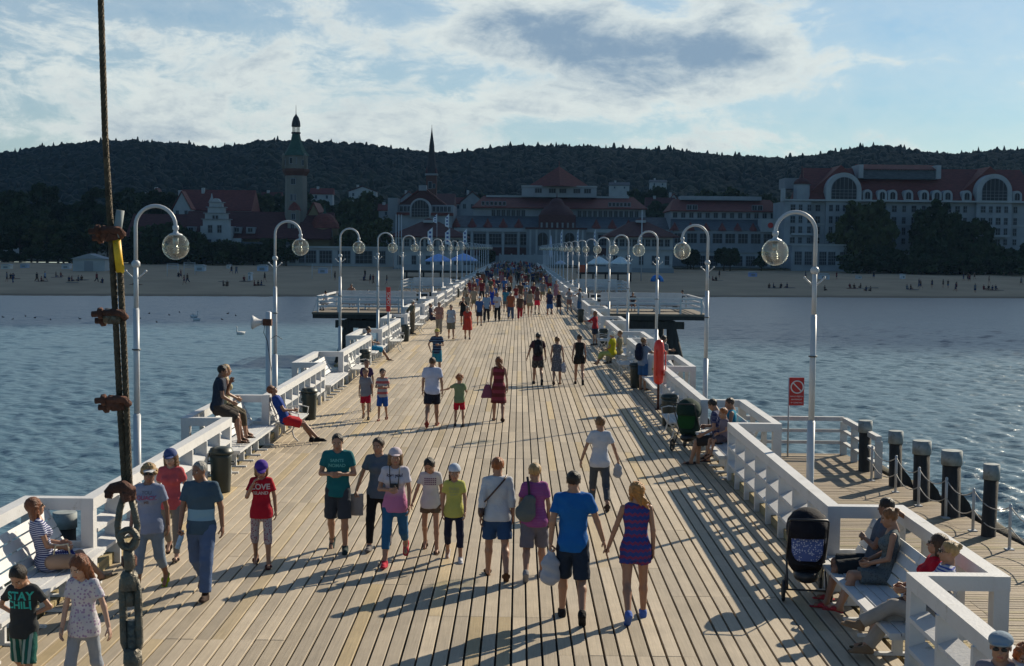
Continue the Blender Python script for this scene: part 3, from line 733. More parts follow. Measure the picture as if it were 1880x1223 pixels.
# ---------------------------------------------------------------- lower landing stage on the right
LZ = -1.5
M_DECK2 = M_DECK.copy(); M_DECK2.name = 'landing_planks'
for n_ in M_DECK2.node_tree.nodes:
    if n_.bl_idname == 'ShaderNodeMix': n_.inputs[6].default_value = (.27, .205, .135, 1); n_.inputs[7].default_value = (.25, .20, .09, 1)
def landing():
    x0, x1 = 4.75, 9.95
    # boards run across; outer edge runs slightly outwards towards the camera
    o = planks('landing_stage', 8.0, 39.6, 5.0, 9.75, .15, .02, 9.0, LZ, along='x', seed=9, yellow=.18, mtl=M_DECK2)
    me = o.data; co = np.empty(len(me.vertices) * 3, dtype=np.float32); me.vertices.foreach_get('co', co); co = co.reshape(-1, 3)
    f = (co[:, 0] > 8); co[f, 0] += (39.6 - co[f, 1]) * .055 - .18; me.vertices.foreach_set('co', co.ravel()); me.update()
    tag(o, kind='structure')
    mb = MB(); mb.add([(4.9, 8, LZ - .07), (11.1, 8, LZ - .07), (9.5, 39.5, LZ - .07), (4.9, 39.5, LZ - .07), (4.9, 8, LZ - .5), (11.1, 8, LZ - .5), (9.5, 39.5, LZ - .5), (4.9, 39.5, LZ - .5)], [(0, 1, 2, 3), (7, 6, 5, 4), (0, 4, 5, 1), (1, 5, 6, 2), (2, 6, 7, 3), (3, 7, 4, 0)])
    for y in (12, 18, 24, 30, 36):
        for x in (5.6, 9.0): mb.tube([(x, y, WATER_Z - 1), (x, y, LZ - .4)], .17, 8)
    tag(mb.build('landing_underframe', M_DARKWOOD), kind='structure')
    # rusty fender beams with weed, outside the edge
    mb = MB(); rr = random.Random(5)
    for k in range(9):
        y = 37.5 - k * 2.6; x = 9.85 + (39.6 - y) * .055 + .06
        mb.tube([(x, y, LZ - .12), (x + rr.uniform(.0, .1), y - 2.5, LZ - .2 + rr.uniform(-.05, .08))], [.17, .15], 8)
    tag(mb.build('fender_log', mat('weedy_log', (.035, .03, .02), .9, var=.5, vscale=6, bump=1, bscale=20, dirt=((.10, .09, .01), 2.5, .56))), 'row of dark weedy fender logs along the outer edge of the lower landing', 'fender', kind='stuff')
    # railing round the far corner
    A = at(1456, 835, LZ); B = at(1548, 835, LZ); C = at(1612, 878, LZ); A.x = 5.6; A.y = B.y
    root = empty('landing_railing', (B.x, B.y, LZ), label='white timber railing round the far corner of the lower landing', cat='railing')
    O = Vector((B.x, B.y, LZ)); H1 = 1.05
    MB().beam(A - O + Vector((0, 0, H1)), Vector((0, 0, H1)), .12, .12).build('top_rail', M_WHITE_OLD, root)
    MB().beam(Vector((0, -.10, H1 - .02)), C - O + Vector((0, 0, H1 - .02)), .14, .14).build('top_rail', M_WHITE_OLD, root)
    for z in (.36, .70):
        MB().beam(A - O + Vector((0, 0, z)), Vector((0, 0, z)), .05, .09).build('rail', M_WHITE_OLD, root)
        MB().beam(Vector((0, -.1, z)), C - O + Vector((0, 0, z)), .12, .06).build('rail', M_WHITE_OLD, root)
    for t in (0, .33, .66, 1.0):
        p = (C - O) * t; MB().box(p.x - .09, p.x + .09, p.y - .05, p.y + .05, 0, H1 - .09).build('post', M_WHITE_OLD, root)
    for t in (1, .5):
        p = (A - O) * t; MB().box(p.x - .05, p.x + .05, p.y - .04, p.y + .04, 0, H1 - .06).build('post', M_WHITE_OLD, root)
    # stair rail coming down from the pier deck
    r2 = empty('stair_railing', (5.35, 40.5, LZ), label='white timber handrail running down the steps from the pier to the lower landing', cat='railing')
    p0 = Vector((0, 12.5, 2.55)); p1 = Vector((0, 2.0, 1.15)); p2 = Vector((0, -.8, 1.0))
    MB().beam(p0, p1, .16, .10).build('top_rail', M_WHITE_OLD, r2); MB().beam(p1, p2, .16, .10).build('top_rail', M_WHITE_OLD, r2)
    for dz in (.38, .72): MB().beam(p0 - Vector((0, 0, dz)), p1 - Vector((0, 0, dz)), .10, .06).build('rail', M_WHITE_OLD, r2)
    for k in range(9):
        p = p0.lerp(p1, k / 8); MB().box(-.05, .05, p.y - .07, p.y + .07, p.z - 1.12, p.z - .05).build('post', M_WHITE_OLD, r2)
    r3 = empty('wooden_steps', (5.35, 42.5, LZ), label='timber steps leading from the pier deck down to the lower landing', cat='steps')
    for k in range(9): MB().box(-.55, .75, k * 1.15 - .6, k * 1.15 + .62, k * .165 - .15, k * .165 - .02).build('tread', M_TIMBER, r3)
    MB().beam((-.58, -1.2, -.35), (-.58, 10.2, 1.22), .06, .24).build('stringer', M_DARKWOOD, r3); MB().beam((.78, -1.2, -.35), (.78, 10.2, 1.22), .06, .24).build('stringer', M_DARKWOOD, r3)
    # orange float ring lying by the railing
    # stanchions and ropes
    ST = [(1600, 883), (1644, 904), (1686, 929), (1736, 951), (1786, 975), (1853, 1009)]
    P = [at(a, b, LZ) for a, b in ST]; P.append(P[-1] + (P[-1] - P[-2]) * 1.0); P.append(P[-1] + (P[-1] - P[-2]) * 1.0)
    proto = empty('rope_stanchion'); MB().tube([(0, 0, .02), (0, 0, .90), (0, 0, .92)], [.033, .033, .01], 10).build('post', M_POLE, proto); MB().box(-.08, .08, -.08, .08, 0, .02).build('base_plate', M_POLE, proto)
    for k, p in enumerate(P):
        o = proto if k == 0 else copy_tree(proto); o.location = p
        tag(o, f'slim white stanchion holding ropes at the landing edge, {ORD[len(P) - 1 - k]} counting from the camera end', 'stanchion', 'rope stanchions along the landing')
    M_ROPE = mat('pale_rope', (.42, .40, .36), .8)
    for k in range(len(P) - 1):
        mb = MB()
        for z, sag in ((.86, .20), (.46, .20)):
            pts = [P[k].lerp(P[k + 1], t / 8) + Vector((0, 0, z - sag * (1 - (2 * t / 8 - 1) ** 2))) for t in range(9)]; mb.tube(pts, .012, 5)
        o = mb.build('barrier_rope', M_ROPE); tag(o, f'two sagging pale ropes slung between stanchions, {ORD[len(P) - 2 - k]} span from the camera end', 'rope', 'ropes between the stanchions')
    # mooring piles
    for k, (px, py, w, lean, by) in enumerate(((1589, 772, 25, .02, 'furthest, behind the landing railing'), (1645, 791, 26, .03, 'second from the far end'), (1693, 809, 33, .03, 'third from the far end'), (1748, 827, 37, .02, 'fourth from the far end, broadest'), (1821, 852, 29, -.01, 'nearest the camera and leaning slightly'))):
        Y = (36.5, 34.2, 32.2, 30.3, 28.2)[k]; tp = atY(px, py, Y); r = w * Y / FPX / 2
        root = empty('mooring_pile', (tp.x, Y, WATER_Z), label=f'thick dark timber mooring pile with pale metal cap, {by}', cat='mooring pile', group='mooring piles beside the lower landing')
        zt = tp.z - WATER_Z
        MB().tube([(lean * 4 - .05, 0, -1), (0, 0, zt - .28)], [r * .98, r * .9], 14).build('trunk', M_DARKWOOD, root)
        c = MB(); c.lathe([(r * 1.03, zt - .32), (r * 1.03, zt - .012)], n=22); c.lathe([(r * 1.03, zt - .012), (r * 1.0, zt), (0, zt + .004)], n=22, smooth=False); c.build('cap', M_CAP, root)
        if k < 4:
            f = MB(); f.prism([(r * .8, 0), (r * .8 + .42, 0), (r * .8 + .42, zt - 1.55), (r * .8 + .30, zt - 1.22), (r * .8 + .1, zt - .98), (r * .8, zt - .95)], .16, .34, ax='y'); f.build('fender_board', M_DARKWOOD, root)
    # pile with zinc cap on the left, beyond the railing
    tp = atY(119, 940, 20.5)
    root = empty('mooring_pile', (tp.x, 20.5, WATER_Z), label='single mooring pile with pale round cap showing through the left bench bay', cat='mooring pile')
    r = .175; zt = tp.z - WATER_Z
    MB().tube([(0, 0, -1), (0, 0, zt - .2)], [r, r * .93], 14).build('trunk', M_DARKWOOD, root)
    c = MB(); c.lathe([(r * 1.03, zt - .24), (r * 1.03, zt - .012)], n=22); c.lathe([(r * 1.03, zt - .012), (r, zt), (0, zt + .004)], n=22, smooth=False); c.build('cap', M_CAP, root)
landing()

# ---------------------------------------------------------------- side platforms (wave breaker decks)
def platform(side, x_out, y0, depth, lbl, detail=True):
    s = side; xi = abs(XLO if s < 0 else XRO) + .3; xo = abs(x_out)
    root = empty('pier_platform', (0, y0, 0), label=lbl, cat='platform', group='side platforms of the pier')
    def bx(mb, a, b, *r): mb.box(min(s * a, s * b), max(s * a, s * b), *r); return mb
    bx(MB(), xi, xo + .35, 0, depth, -.14, 0).build('deck', mat('dark_platform_boards', (.13, .11, .085), .8, var=.25, vscale=2, stretch=(.4, 6, 1)), root)
    m_ = bx(MB(), xi, xo + .3, .05, depth - .05, -.42, -.145)
    m_.beam((s * (xo - 1.9), .3, -.75), (s * (xo - 1.9), depth, -.75), .35, .4); bx(m_, xi, xo - 1.2, .25, .65, -1.05, -.55); bx(m_, xi, xo - 1.2, depth - 1.2, depth - .8, -1.05, -.55)
    m_.build('beams', M_DARKWOOD, root)
    for x in (xo - 2.1, xi + 1.2):
        for y in (.5, depth - 1.0):
            MB().tube([(s * x, y, -.5), (s * (x + .05), y, WATER_Z - 1)], .30, 10).build('pile', M_DARKWOOD, root)
        MB().tube([(s * x, .55, -.6), (s * (x + .95), .45, WATER_Z - 1)], .28, 10).build('raking_pile', M_DARKWOOD, root)
    M = M_WHITE
    r2 = empty('platform_railing', (0, y0, 0), label=lbl.replace('platform', 'platform railing, white timber rails') if False else 'white timber railing round the ' + lbl.split(' dark ')[0] + ' platform', cat='railing', group='railings of the side platforms')
    for y in (.15, depth - .15):
        t = MB(); t.box(min(s * xi, s * xo), max(s * xi, s * xo), y - .06, y + .06, .98, 1.10); t.build('top_rail', M, r2)
        for z in (.35, .68): bx(MB(), xi, xo, y - .03, y + .03, z, z + .11).build('rail', M, r2)
        n = 5
        for k in range(n + 1):
            x = xi + .05 + (xo - xi - .1) * k / n; MB().box(s * x - .06, s * x + .06, y - .05, y + .05, 0, .98).build('post', M, r2)
    bx(MB(), xo - .06, xo + .06, .21, depth - .21, .98, 1.10).build('top_rail', M, r2)
    for z in (.35, .68): bx(MB(), xo - .03, xo + .03, .2, depth - .2, z, z + .11).build('rail', M, r2)
    MB().tube([(s * xo, .15, .9), (s * (xo + .33), .1, -.1)], .02, 5).build('brace', M, r2)
    # long bench with a tall solid back in the middle
    r3 = empty('backed_bench', (0, y0, 0), label='long white bench with a tall boarded back on the ' + lbl.split(' dark ')[0] + ' platform', cat='bench', group='boarded benches on the platforms')
    ym = depth * .5
    b = MB()
    for k in range(5): bx(b, xi + .6, xo - .9, ym - .03, ym + .03, .34 + k * .20, .34 + k * .20 + .185)
    b.build('backrest', M, r3)
    bx(MB(), xi + .6, xo - .9, ym - .55, ym - .05, .42, .47).build('seat', M, r3); bx(MB(), xi + .6, xo - .9, ym + .05, ym + .55, .42, .47).build('seat', M, r3)
    for k in range(4):
        x = xi + .7 + (xo - xi - 1.7) * k / 3; MB().box(s * x - .04, s * x + .04, ym - .45, ym + .45, 0, .42).build('leg', M, r3)
platform(-1, 13.6, 91.5, 9.5, 'nearer left dark piled side platform with white railings')
platform(1, 12.6, 93.5, 9.0, 'nearer right dark piled side platform with white railings')
platform(-1, 11.9, 137, 9, 'further left dark piled side platform with white railings')
platform(1, 11.0, 137, 9, 'further right dark piled side platform with white railings')

# ---------------------------------------------------------------- ship stay in the foreground
def stay():
    Y = 2.75
    def P(px, py, dy=0): return atY(px, py, Y + dy)
    k = Y / FPX
    root = empty('steel_stay', P(245, 1500), label='thick rusty wire stay with clamps, shackle and turnbuckle crossing the left foreground', cat='wire stay')
    O = root.location.copy()
    def Q(px, py, dy=0): return P(px, py, dy) - O
    def rope(pts, r, name):
        # six twisted strands
        mb = MB(); pts = [Vector(p) for p in pts]; seg = []
        for a, b in zip(pts[:-1], pts[1:]):
            n = max(2, int((b - a).length / .006)); seg += [a.lerp(b, i / n) for i in range(n)]
        seg.append(pts[-1]); L_ = 0; 
        ax = (pts[-1] - pts[0]).normalized(); e1 = ax.cross(Vector((0, 1, 0))).normalized(); e2 = ax.cross(e1)
        for q in range(6):
            L_ = 0; pp = []
            for i, p in enumerate(seg):
                if i: L_ += (p - seg[i - 1]).length
                t = L_ / .075 * 2 * math.pi + q * math.pi / 3
                pp.append(p + (e1 * math.cos(t) + e2 * math.sin(t)) * r * .60)
            mb.tube(pp, r * .48, 6)
        mb.build(name, mat('old_wire', (.10, .074, .045), .65, metal=.3, var=.5, vscale=60, bump=.6, bscale=300), root)
    rope([Q(183, -60), Q(187, 60), Q(193, 250), Q(203, 420), Q(213, 600), Q(221, 760), Q(229, 895)], .0062, 'main_wire')
    rope([Q(214, 440), Q(220, 480), Q(226, 600), Q(233, 760), Q(238, 895)], .0062, 'return_wire')
    MB().tube([Q(214, 436), Q(221, 386)], .0085, 10).build('end_sleeve', M_CAP, root)
    tp = MB(); tp.tube([Q(214, 440, -.002), Q(217, 470, -.002), Q(221, 500, -.002)], .0085, 10)
    tp.add([Q(222, 482, -.008), Q(229, 490, -.004), Q(227, 503, -.006), Q(221, 500, -.008), Q(222, 482, -.0065), Q(229, 490, -.0025), Q(227, 503, -.0045), Q(221, 500, -.0065)], [(0, 1, 2, 3), (7, 6, 5, 4), (0, 4, 5, 1), (1, 5, 6, 2), (2, 6, 7, 3), (3, 7, 4, 0)]); tp.build('yellow_tape_wrap', M_YTAPE, root)
    for px, py, mt2 in ((206, 430, M_RUST), (211, 582, M_STEEL), (217, 741, M_RUST)):
        c = MB(); c.m = 0
        c.tube([Q(px - 6, py - 9, -.012), Q(px + 12, py - 7, -.016), Q(px + 19, py, -.004), Q(px + 12, py + 6, .012), Q(px - 6, py + 7, .012)], .0075, 8)
        c.tube([Q(px - 42, py - 5, -.010), Q(px + 8, py - 8, -.014)], .0062, 8); c.tube([Q(px - 36, py + 7, .008), Q(px + 8, py + 6, .010)], .0062, 8)
        c.tube([Q(px - 30, py - 6, -.010), Q(px - 22, py - 7, -.010)], .012, 6); c.tube([Q(px - 26, py + 7, .008), Q(px - 18, py + 6, .008)], .012, 6)
        c.m = 1; c.tube([Q(px - 18, py - 2), Q(px - 4, py - 1)], [.016, .0155], 8); c.tube([Q(px - 2, py - 12), Q(px + 1, py + 12)], [.0150, .0155], 10)
        c.build('rope_clamp', [M_RUST, mt2], root)
    c = MB(); c.tube([Q(196, 906, -.01), Q(206, 897, -.012), Q(226, 893, -.014), Q(240, 902, -.010), Q(243, 915)], [.008, .011, .014, .013, .009], 8); c.tube([Q(224, 912, -.018), Q(236, 908, -.010)], .014, 8); c.tube([Q(194, 907, -.014), Q(206, 908, -.014)], .009, 6); c.build('bottom_clamp', M_RUST, root)
    # thimble loop and shackle
    lp = MB(); lp.tube([Q(229, 905), Q(220, 935), Q(216, 965), Q(218, 985), Q(227, 1000), Q(240, 1002), Q(250, 988), Q(252, 965), Q(246, 935), Q(238, 905)], .0072, 10); lp.build('thimble_loop', M_STEEL, root)
    lp = MB(); pts = [Q(236 + 15 * math.cos(t), 990 - 17 * math.sin(t), -.014) for t in [2 * math.pi * i / 20 for i in range(21)]]; lp.tube(pts, .0075, 10, cap=False)
    lp.tube([Q(236, 1008, -.012), Q(237, 1042, -.004)], [.011, .013], 10); lp.build('eye_bolt', M_STEEL, root)
    n = MB(); n.tube([Q(237, 1022, -.002), Q(237, 1038)], .0165, 6); n.build('rusty_nut', M_RUST, root)
    tb = MB(); tb.tube([Q(237, 1040), Q(237, 1050)], .009, 8)
    tb.tube([Q(237, 1048), Q(237, 1056), Q(238, 1082)], [.013, .018, .020], 12)
    tb.tube([Q(226, 1064), Q(225, 1085), Q(228, 1180), Q(236, 1198)], [.008, .0085, .0085, .009], 8); tb.tube([Q(249, 1064), Q(253, 1085), Q(256, 1180), Q(250, 1198)], [.008, .0085, .0085, .009], 8)
    tb.tube([Q(243, 1188), Q(244, 1215), Q(245, 1228)], [.018, .020, .016], 12); tb.build('turnbuckle', M_STEEL, root)
    th = MB(); th.tube([Q(238, 1080), Q(239, 1112)], .0105, 10); th.tube([Q(242, 1138), Q(244, 1220), Q(247, 1330), Q(248, 1500)], .0105, 10); th.build('threaded_rod', M_STEEL, root)
    # the moored ship's bulwark that carries the stay, below the picture
    q = P(248, 1500)
    s = MB(); s.box(q.x - 1.3, q.x + 3.2, Y - .09, Y + .09, q.z - .06, q.z); s.box(q.x - 1.3, q.x + 3.2, Y - .03, Y + .03, q.z - 1.0, q.z - .06); s.box(q.x - 1.3, q.x + 3.2, Y - 2.2, Y + .02, WATER_Z - .5, q.z - 1.0)
    tag(s.build('ship_bulwark', M_WHITE_OLD), 'white steel bulwark of the moored ship carrying the wire stay', 'ship')
stay()
# ================================================================ town
def wallm(name, c, v=.12): return mat(name, c, .85, var=v, vscale=.35, bump=.2, bscale=3, dirt=(tuple(x * .72 for x in c), .25, .60))
W_GREY = wallm('pale_plaster', (.24, .255, .27)); W_BLUE = wallm('cool_white_plaster', (.29, .31, .33)); W_YEL = wallm('ochre_plaster', (.20, .16, .09))
W_TOWER = wallm('tower_stone', (.19, .18, .155)); W_BRICK = wallm('red_brick_far', (.11, .042, .03)); W_WHITE = wallm('white_plaster', (.37, .385, .39))
def tile(name, c): return mat(name, c, .8, var=.3, vscale=.9, bump=.8, bscale=4, stretch=(1, 1, 5), dirt=(tuple(x * .6 for x in c), .4, .58))
T_RED = tile('red_roof_tiles', (.15, .034, .026)); T_DARK = tile('dark_red_roof_tiles', (.085, .024, .022)); T_GREEN = tile('copper_green', (.03, .085, .062)); T_GREY = tile('grey_roof', (.08, .095, .11)); T_SLATE = tile('dark_slate', (.035, .032, .034))
M_DARKGL = mat('window_glass', (.010, .014, .020), .3, spec=.25)
M_FRAME = mat('window_frame_paint', (.20, .22, .25), .7)
def S(Y): return Y / FPX
class Bld:
    """a building whose front stands at the distance Y; coordinates: x across, y back, z up, measured from the photograph at that distance"""
    def __init__(s, name, label, Y, pxc, cat='building', base=None):
        s.Y = Y; s.x0 = atY(pxc, 450, Y).x; s.pxc = pxc
        s.gz = float(land_z(np.array(s.x0), np.array(Y))) if base is None else base
        s.root = empty(name, (s.x0, Y, s.gz), label=label, cat=cat)
    def X(s, px): return atY(px, 450, s.Y).x - s.x0
    def Z(s, py, px=None): return atY(px or s.pxc, py, s.Y).z - s.gz
    def wall(s, p0, p1, ptop, d, mt=W_GREY, y0=0.0, pbot=None, name='wall'):
        z0 = -1.5 if pbot is None else s.Z(pbot)
        return MB().box(s.X(p0), s.X(p1), y0, y0 + d, z0, s.Z(ptop)).build(name, mt, s.root)
    def gable(s, p0, p1, peave, pridge, d, mt=T_RED, y0=0.0, ov=.4, hip=0.0, name='roof'):
        """ridge along x"""
        x0, x1, ze, zr = s.X(p0) - ov, s.X(p1) + ov, s.Z(peave), s.Z(pridge); ya, yb = y0 - ov, y0 + d + ov; ym = (ya + yb) / 2; h = hip * (x1 - x0) / 2
        V = [(x0, ya, ze), (x1, ya, ze), (x1, yb, ze), (x0, yb, ze), (x0 + h, ym, zr), (x1 - h, ym, zr), (x0, ya, ze - .25), (x1, ya, ze - .25), (x1, yb, ze - .25), (x0, yb, ze - .25)]
        return MB().add(V, [(0, 1, 5, 4), (2, 3, 4, 5), (1, 2, 5), (3, 0, 4), (6, 9, 8, 7), (0, 6, 7, 1), (1, 7, 8, 2), (2, 8, 9, 3), (3, 9, 6, 0)]).build(name, mt, s.root)
    def front_gable(s, p0, p1, peave, pridge, d, mt=T_RED, wm=None, y0=0.0, ov=.4):
        """ridge along y: gable faces the sea"""
        x0, x1, ze, zr = s.X(p0), s.X(p1), s.Z(peave), s.Z(pridge); xm = (x0 + x1) / 2
        if wm: MB().prism([(x0, ze - .02), (x1, ze - .02), (xm, zr - .3)], y0 + .02, y0 + d, ax='y').build('gable_wall', wm, s.root)
        mb = MB()
        for a in (x0 - ov, x1 + ov):
            mb.add([(a, y0 - ov, ze - .1), (xm, y0 - ov, zr), (xm, y0 + d, zr), (a, y0 + d, ze - .1), (a, y0 - ov, ze + .2), (xm, y0 - ov, zr + .3), (xm, y0 + d, zr + .3), (a, y0 + d, ze + .2)],
                   [(0, 1, 2, 3), (7, 6, 5, 4), (0, 4, 5, 1), (2, 6, 7, 3), (1, 5, 6, 2), (3, 7, 4, 0)])
        return mb.build('roof', mt, s.root)
    def win(s, px, ptop, pbot, wpx, bars=1, y0=0.0, arch=False, name='window', rows=0, fr=.14):
        xc = s.X(px); w = wpx * S(s.Y) / 2; zt, zb = s.Z(ptop), s.Z(pbot); g = MB(); f = MB(); f.m = 0; y = y0
        if arch:
            n = 14; poly = [(xc - w, zb), (xc + w, zb)] + [(xc + w * math.cos(math.pi * k / n), zt - w + w * math.sin(math.pi * k / n)) for k in range(n + 1)]
            f.m = 1; f.prism(poly, y - .05, y + .02, ax='y'); f.m = 0
            pts = [(xc + (w + fr / 2) * math.cos(math.pi * k / n), y - .06, zt - w + (w + fr / 2) * math.sin(math.pi * k / n)) for k in range(n + 1)]
            f.tube([(xc + w + fr / 2, y - .06, zb)] + pts + [(xc - w - fr / 2, y - .06, zb)], fr / 2, 6, cap=False)
        else:
            f.m = 1; f.box(xc - w, xc + w, y - .04, y + .02, zb, zt); f.m = 0
            f.box(xc - w - fr, xc + w + fr, y - .10, y + .02, zt, zt + fr); f.box(xc - w - fr, xc + w + fr, y - .16, y + .02, zb - fr, zb)
            f.box(xc - w - fr, xc - w, y - .10, y + .02, zb, zt); f.box(xc + w, xc + w + fr, y - .10, y + .02, zb, zt)
        for k in range(bars):
            x = xc - w + 2 * w * (k + 1) / (bars + 1); f.box(x - .045, x + .045, y - .09, y - .045, zb, zt - (w * (1 - math.sqrt(max(0, 1 - ((x - xc) / w) ** 2))) if arch else 0))
        for k in range(rows):
            z = zb + (zt - (w if arch else 0) - zb) * (k + 1) / (rows + (0 if arch else 1)); f.box(xc - w, xc + w, y - .085, y - .045, z - .045, z + .045)
        return s.fin(f, name)
    def fin(s, f, name):
        a, b = MB(), MB()
        for fc, m_, sm in zip(f.f, f.mi, f.sm):
            t = b if m_ else a; t.add([f.v[i] for i in fc], [tuple(range(len(fc)))], sm)
        o = a.build(name, M_FRAME, s.root); b.build('pane', M_DARKGL, o); return o
    def cone(s, px, pbase, ptop, wpx, mt=T_RED, y0=0, n=8, name='turret_roof'):
        r = wpx * S(s.Y) / 2; zb, zt = s.Z(pbase), s.Z(ptop)
        return MB().lathe([(r * 1.05, zb), (r * .52, zb + (zt - zb) * .42), (r * .12, zb + (zt - zb) * .88), (0, zt)], (s.X(px), y0 + r, 0), n, smooth=False).build(name, mt, s.root)
def lighthouse():
    b = Bld('lighthouse', 'tall pale lighthouse tower with a green copper roof and open lantern, left of the pier', 352, 540, 'lighthouse'); k = S(352)
    def oct_(p, name, mt, n=8): MB().lathe([(w * k / 2, b.Z(py)) for w, py in p], (0, 3, 0), n, smooth=False).build(name, mt, b.root)
    oct_([(44, 520), (42, 400), (40, 322)], 'shaft', W_TOWER); oct_([(40, 322), (50, 314), (50, 310), (47, 309)], 'cornice', W_BRICK); oct_([(44, 310), (44, 286), (46, 284)], 'upper_storey', W_TOWER)
    oct_([(50, 285), (34, 274), (20, 258), (14, 244), (0.01, 243)], 'roof', T_GREEN); oct_([(17, 244), (17, 241), (0.01, 241)], 'lantern_gallery', T_SLATE)
    MBp = MB()
    for q in range(8): 
        t = q * math.pi / 4 + .39; x, y = 6 * k * math.cos(t), 3 + 6 * k * math.sin(t); MBp.beam((x, y, b.Z(242)), (x, y, b.Z(230)), .16, .16)
    MBp.build('lantern_columns', T_GREEN, b.root)
    oct_([(16, 231), (16.5, 229), (15, 222), (10, 214), (3, 209), (1.2, 206), (0.4, 190)], 'cupola', T_SLATE)
    for q in (-1, 1): 
        MB().lathe([(2.6 * k, b.Z(310)), (2.6 * k, b.Z(287)), (3.2 * k, b.Z(286)), (.01, b.Z(280))], (q * 20 * k, .2, 0), 8).build('corner_turret', W_TOWER, b.root)
    for px, a, c, w in ((538, 300, 290, 12), (538, 338, 328, 7), (535, 368, 357, 3), (541, 368, 357, 3), (522, 303, 294, 3), (556, 303, 294, 3)): b.win(px, c, a, w, 1, y0=3 - 21.5 * k * .93)
    MB().box(-10.5 * k, 10.5 * k, 3 - 30 * k, 1, -1, b.Z(386)).build('bay_tower', W_TOWER, b.root); MB().lathe([(12.5 * k, b.Z(387)), (9 * k, b.Z(378)), (3 * k, b.Z(372)), (.01, b.Z(370))], (0, 3 - 19 * k, 0), 8, smooth=False).build('bay_roof', T_RED, b.root)
    b.win(540, 393, 403, 6, 1, y0=3 - 30 * k); b.win(538, 412, 422, 6, 1, y0=3 - 30 * k)
lighthouse()
def church():
    b = Bld('church', 'red brick church with a slender dark needle spire behind the arched hotel wing', 520, 791, 'church'); k = S(520)
    MB().box(-9.5 * k, 9.5 * k, 0, 19 * k, -2, b.Z(322)).build('tower', W_BRICK, b.root)
    MB().box(-11.5 * k, 11.5 * k, -2 * k, 21 * k, b.Z(322), b.Z(318.5)).build('cornice', W_GREY, b.root)
    MB().lathe([(10.5 * k, b.Z(318)), (8 * k, b.Z(300)), (4.6 * k, b.Z(270)), (4.9 * k, b.Z(269)), (1.0 * k, b.Z(240)), (.5 * k, b.Z(234))], (0, 9.5 * k, 0), 8, smooth=False).build('spire', T_SLATE, b.root)
    for q in (-1, 1):
        for y in (0, 19): MB().lathe([(2.2 * k, b.Z(320)), (2.2 * k, b.Z(315)), (.01, b.Z(306))], (q * 8.5 * k, y * k, 0), 6).build('pinnacle', T_DARK, b.root)
    MB().box(-.3 * k, .3 * k, 9 * k, 9.8 * k, b.Z(236), b.Z(233.5) + 1).build('cross', M_IRON, b.root)
    b.win(789, 334, 346, 6, 0, arch=False); b.win(796, 338, 345, 4, 0)
    b.wall(765, 812, 395, 20, W_BRICK, y0=24 * k); b.gable(765, 830, 380, 352, 24, T_DARK, y0=22 * k)
church()
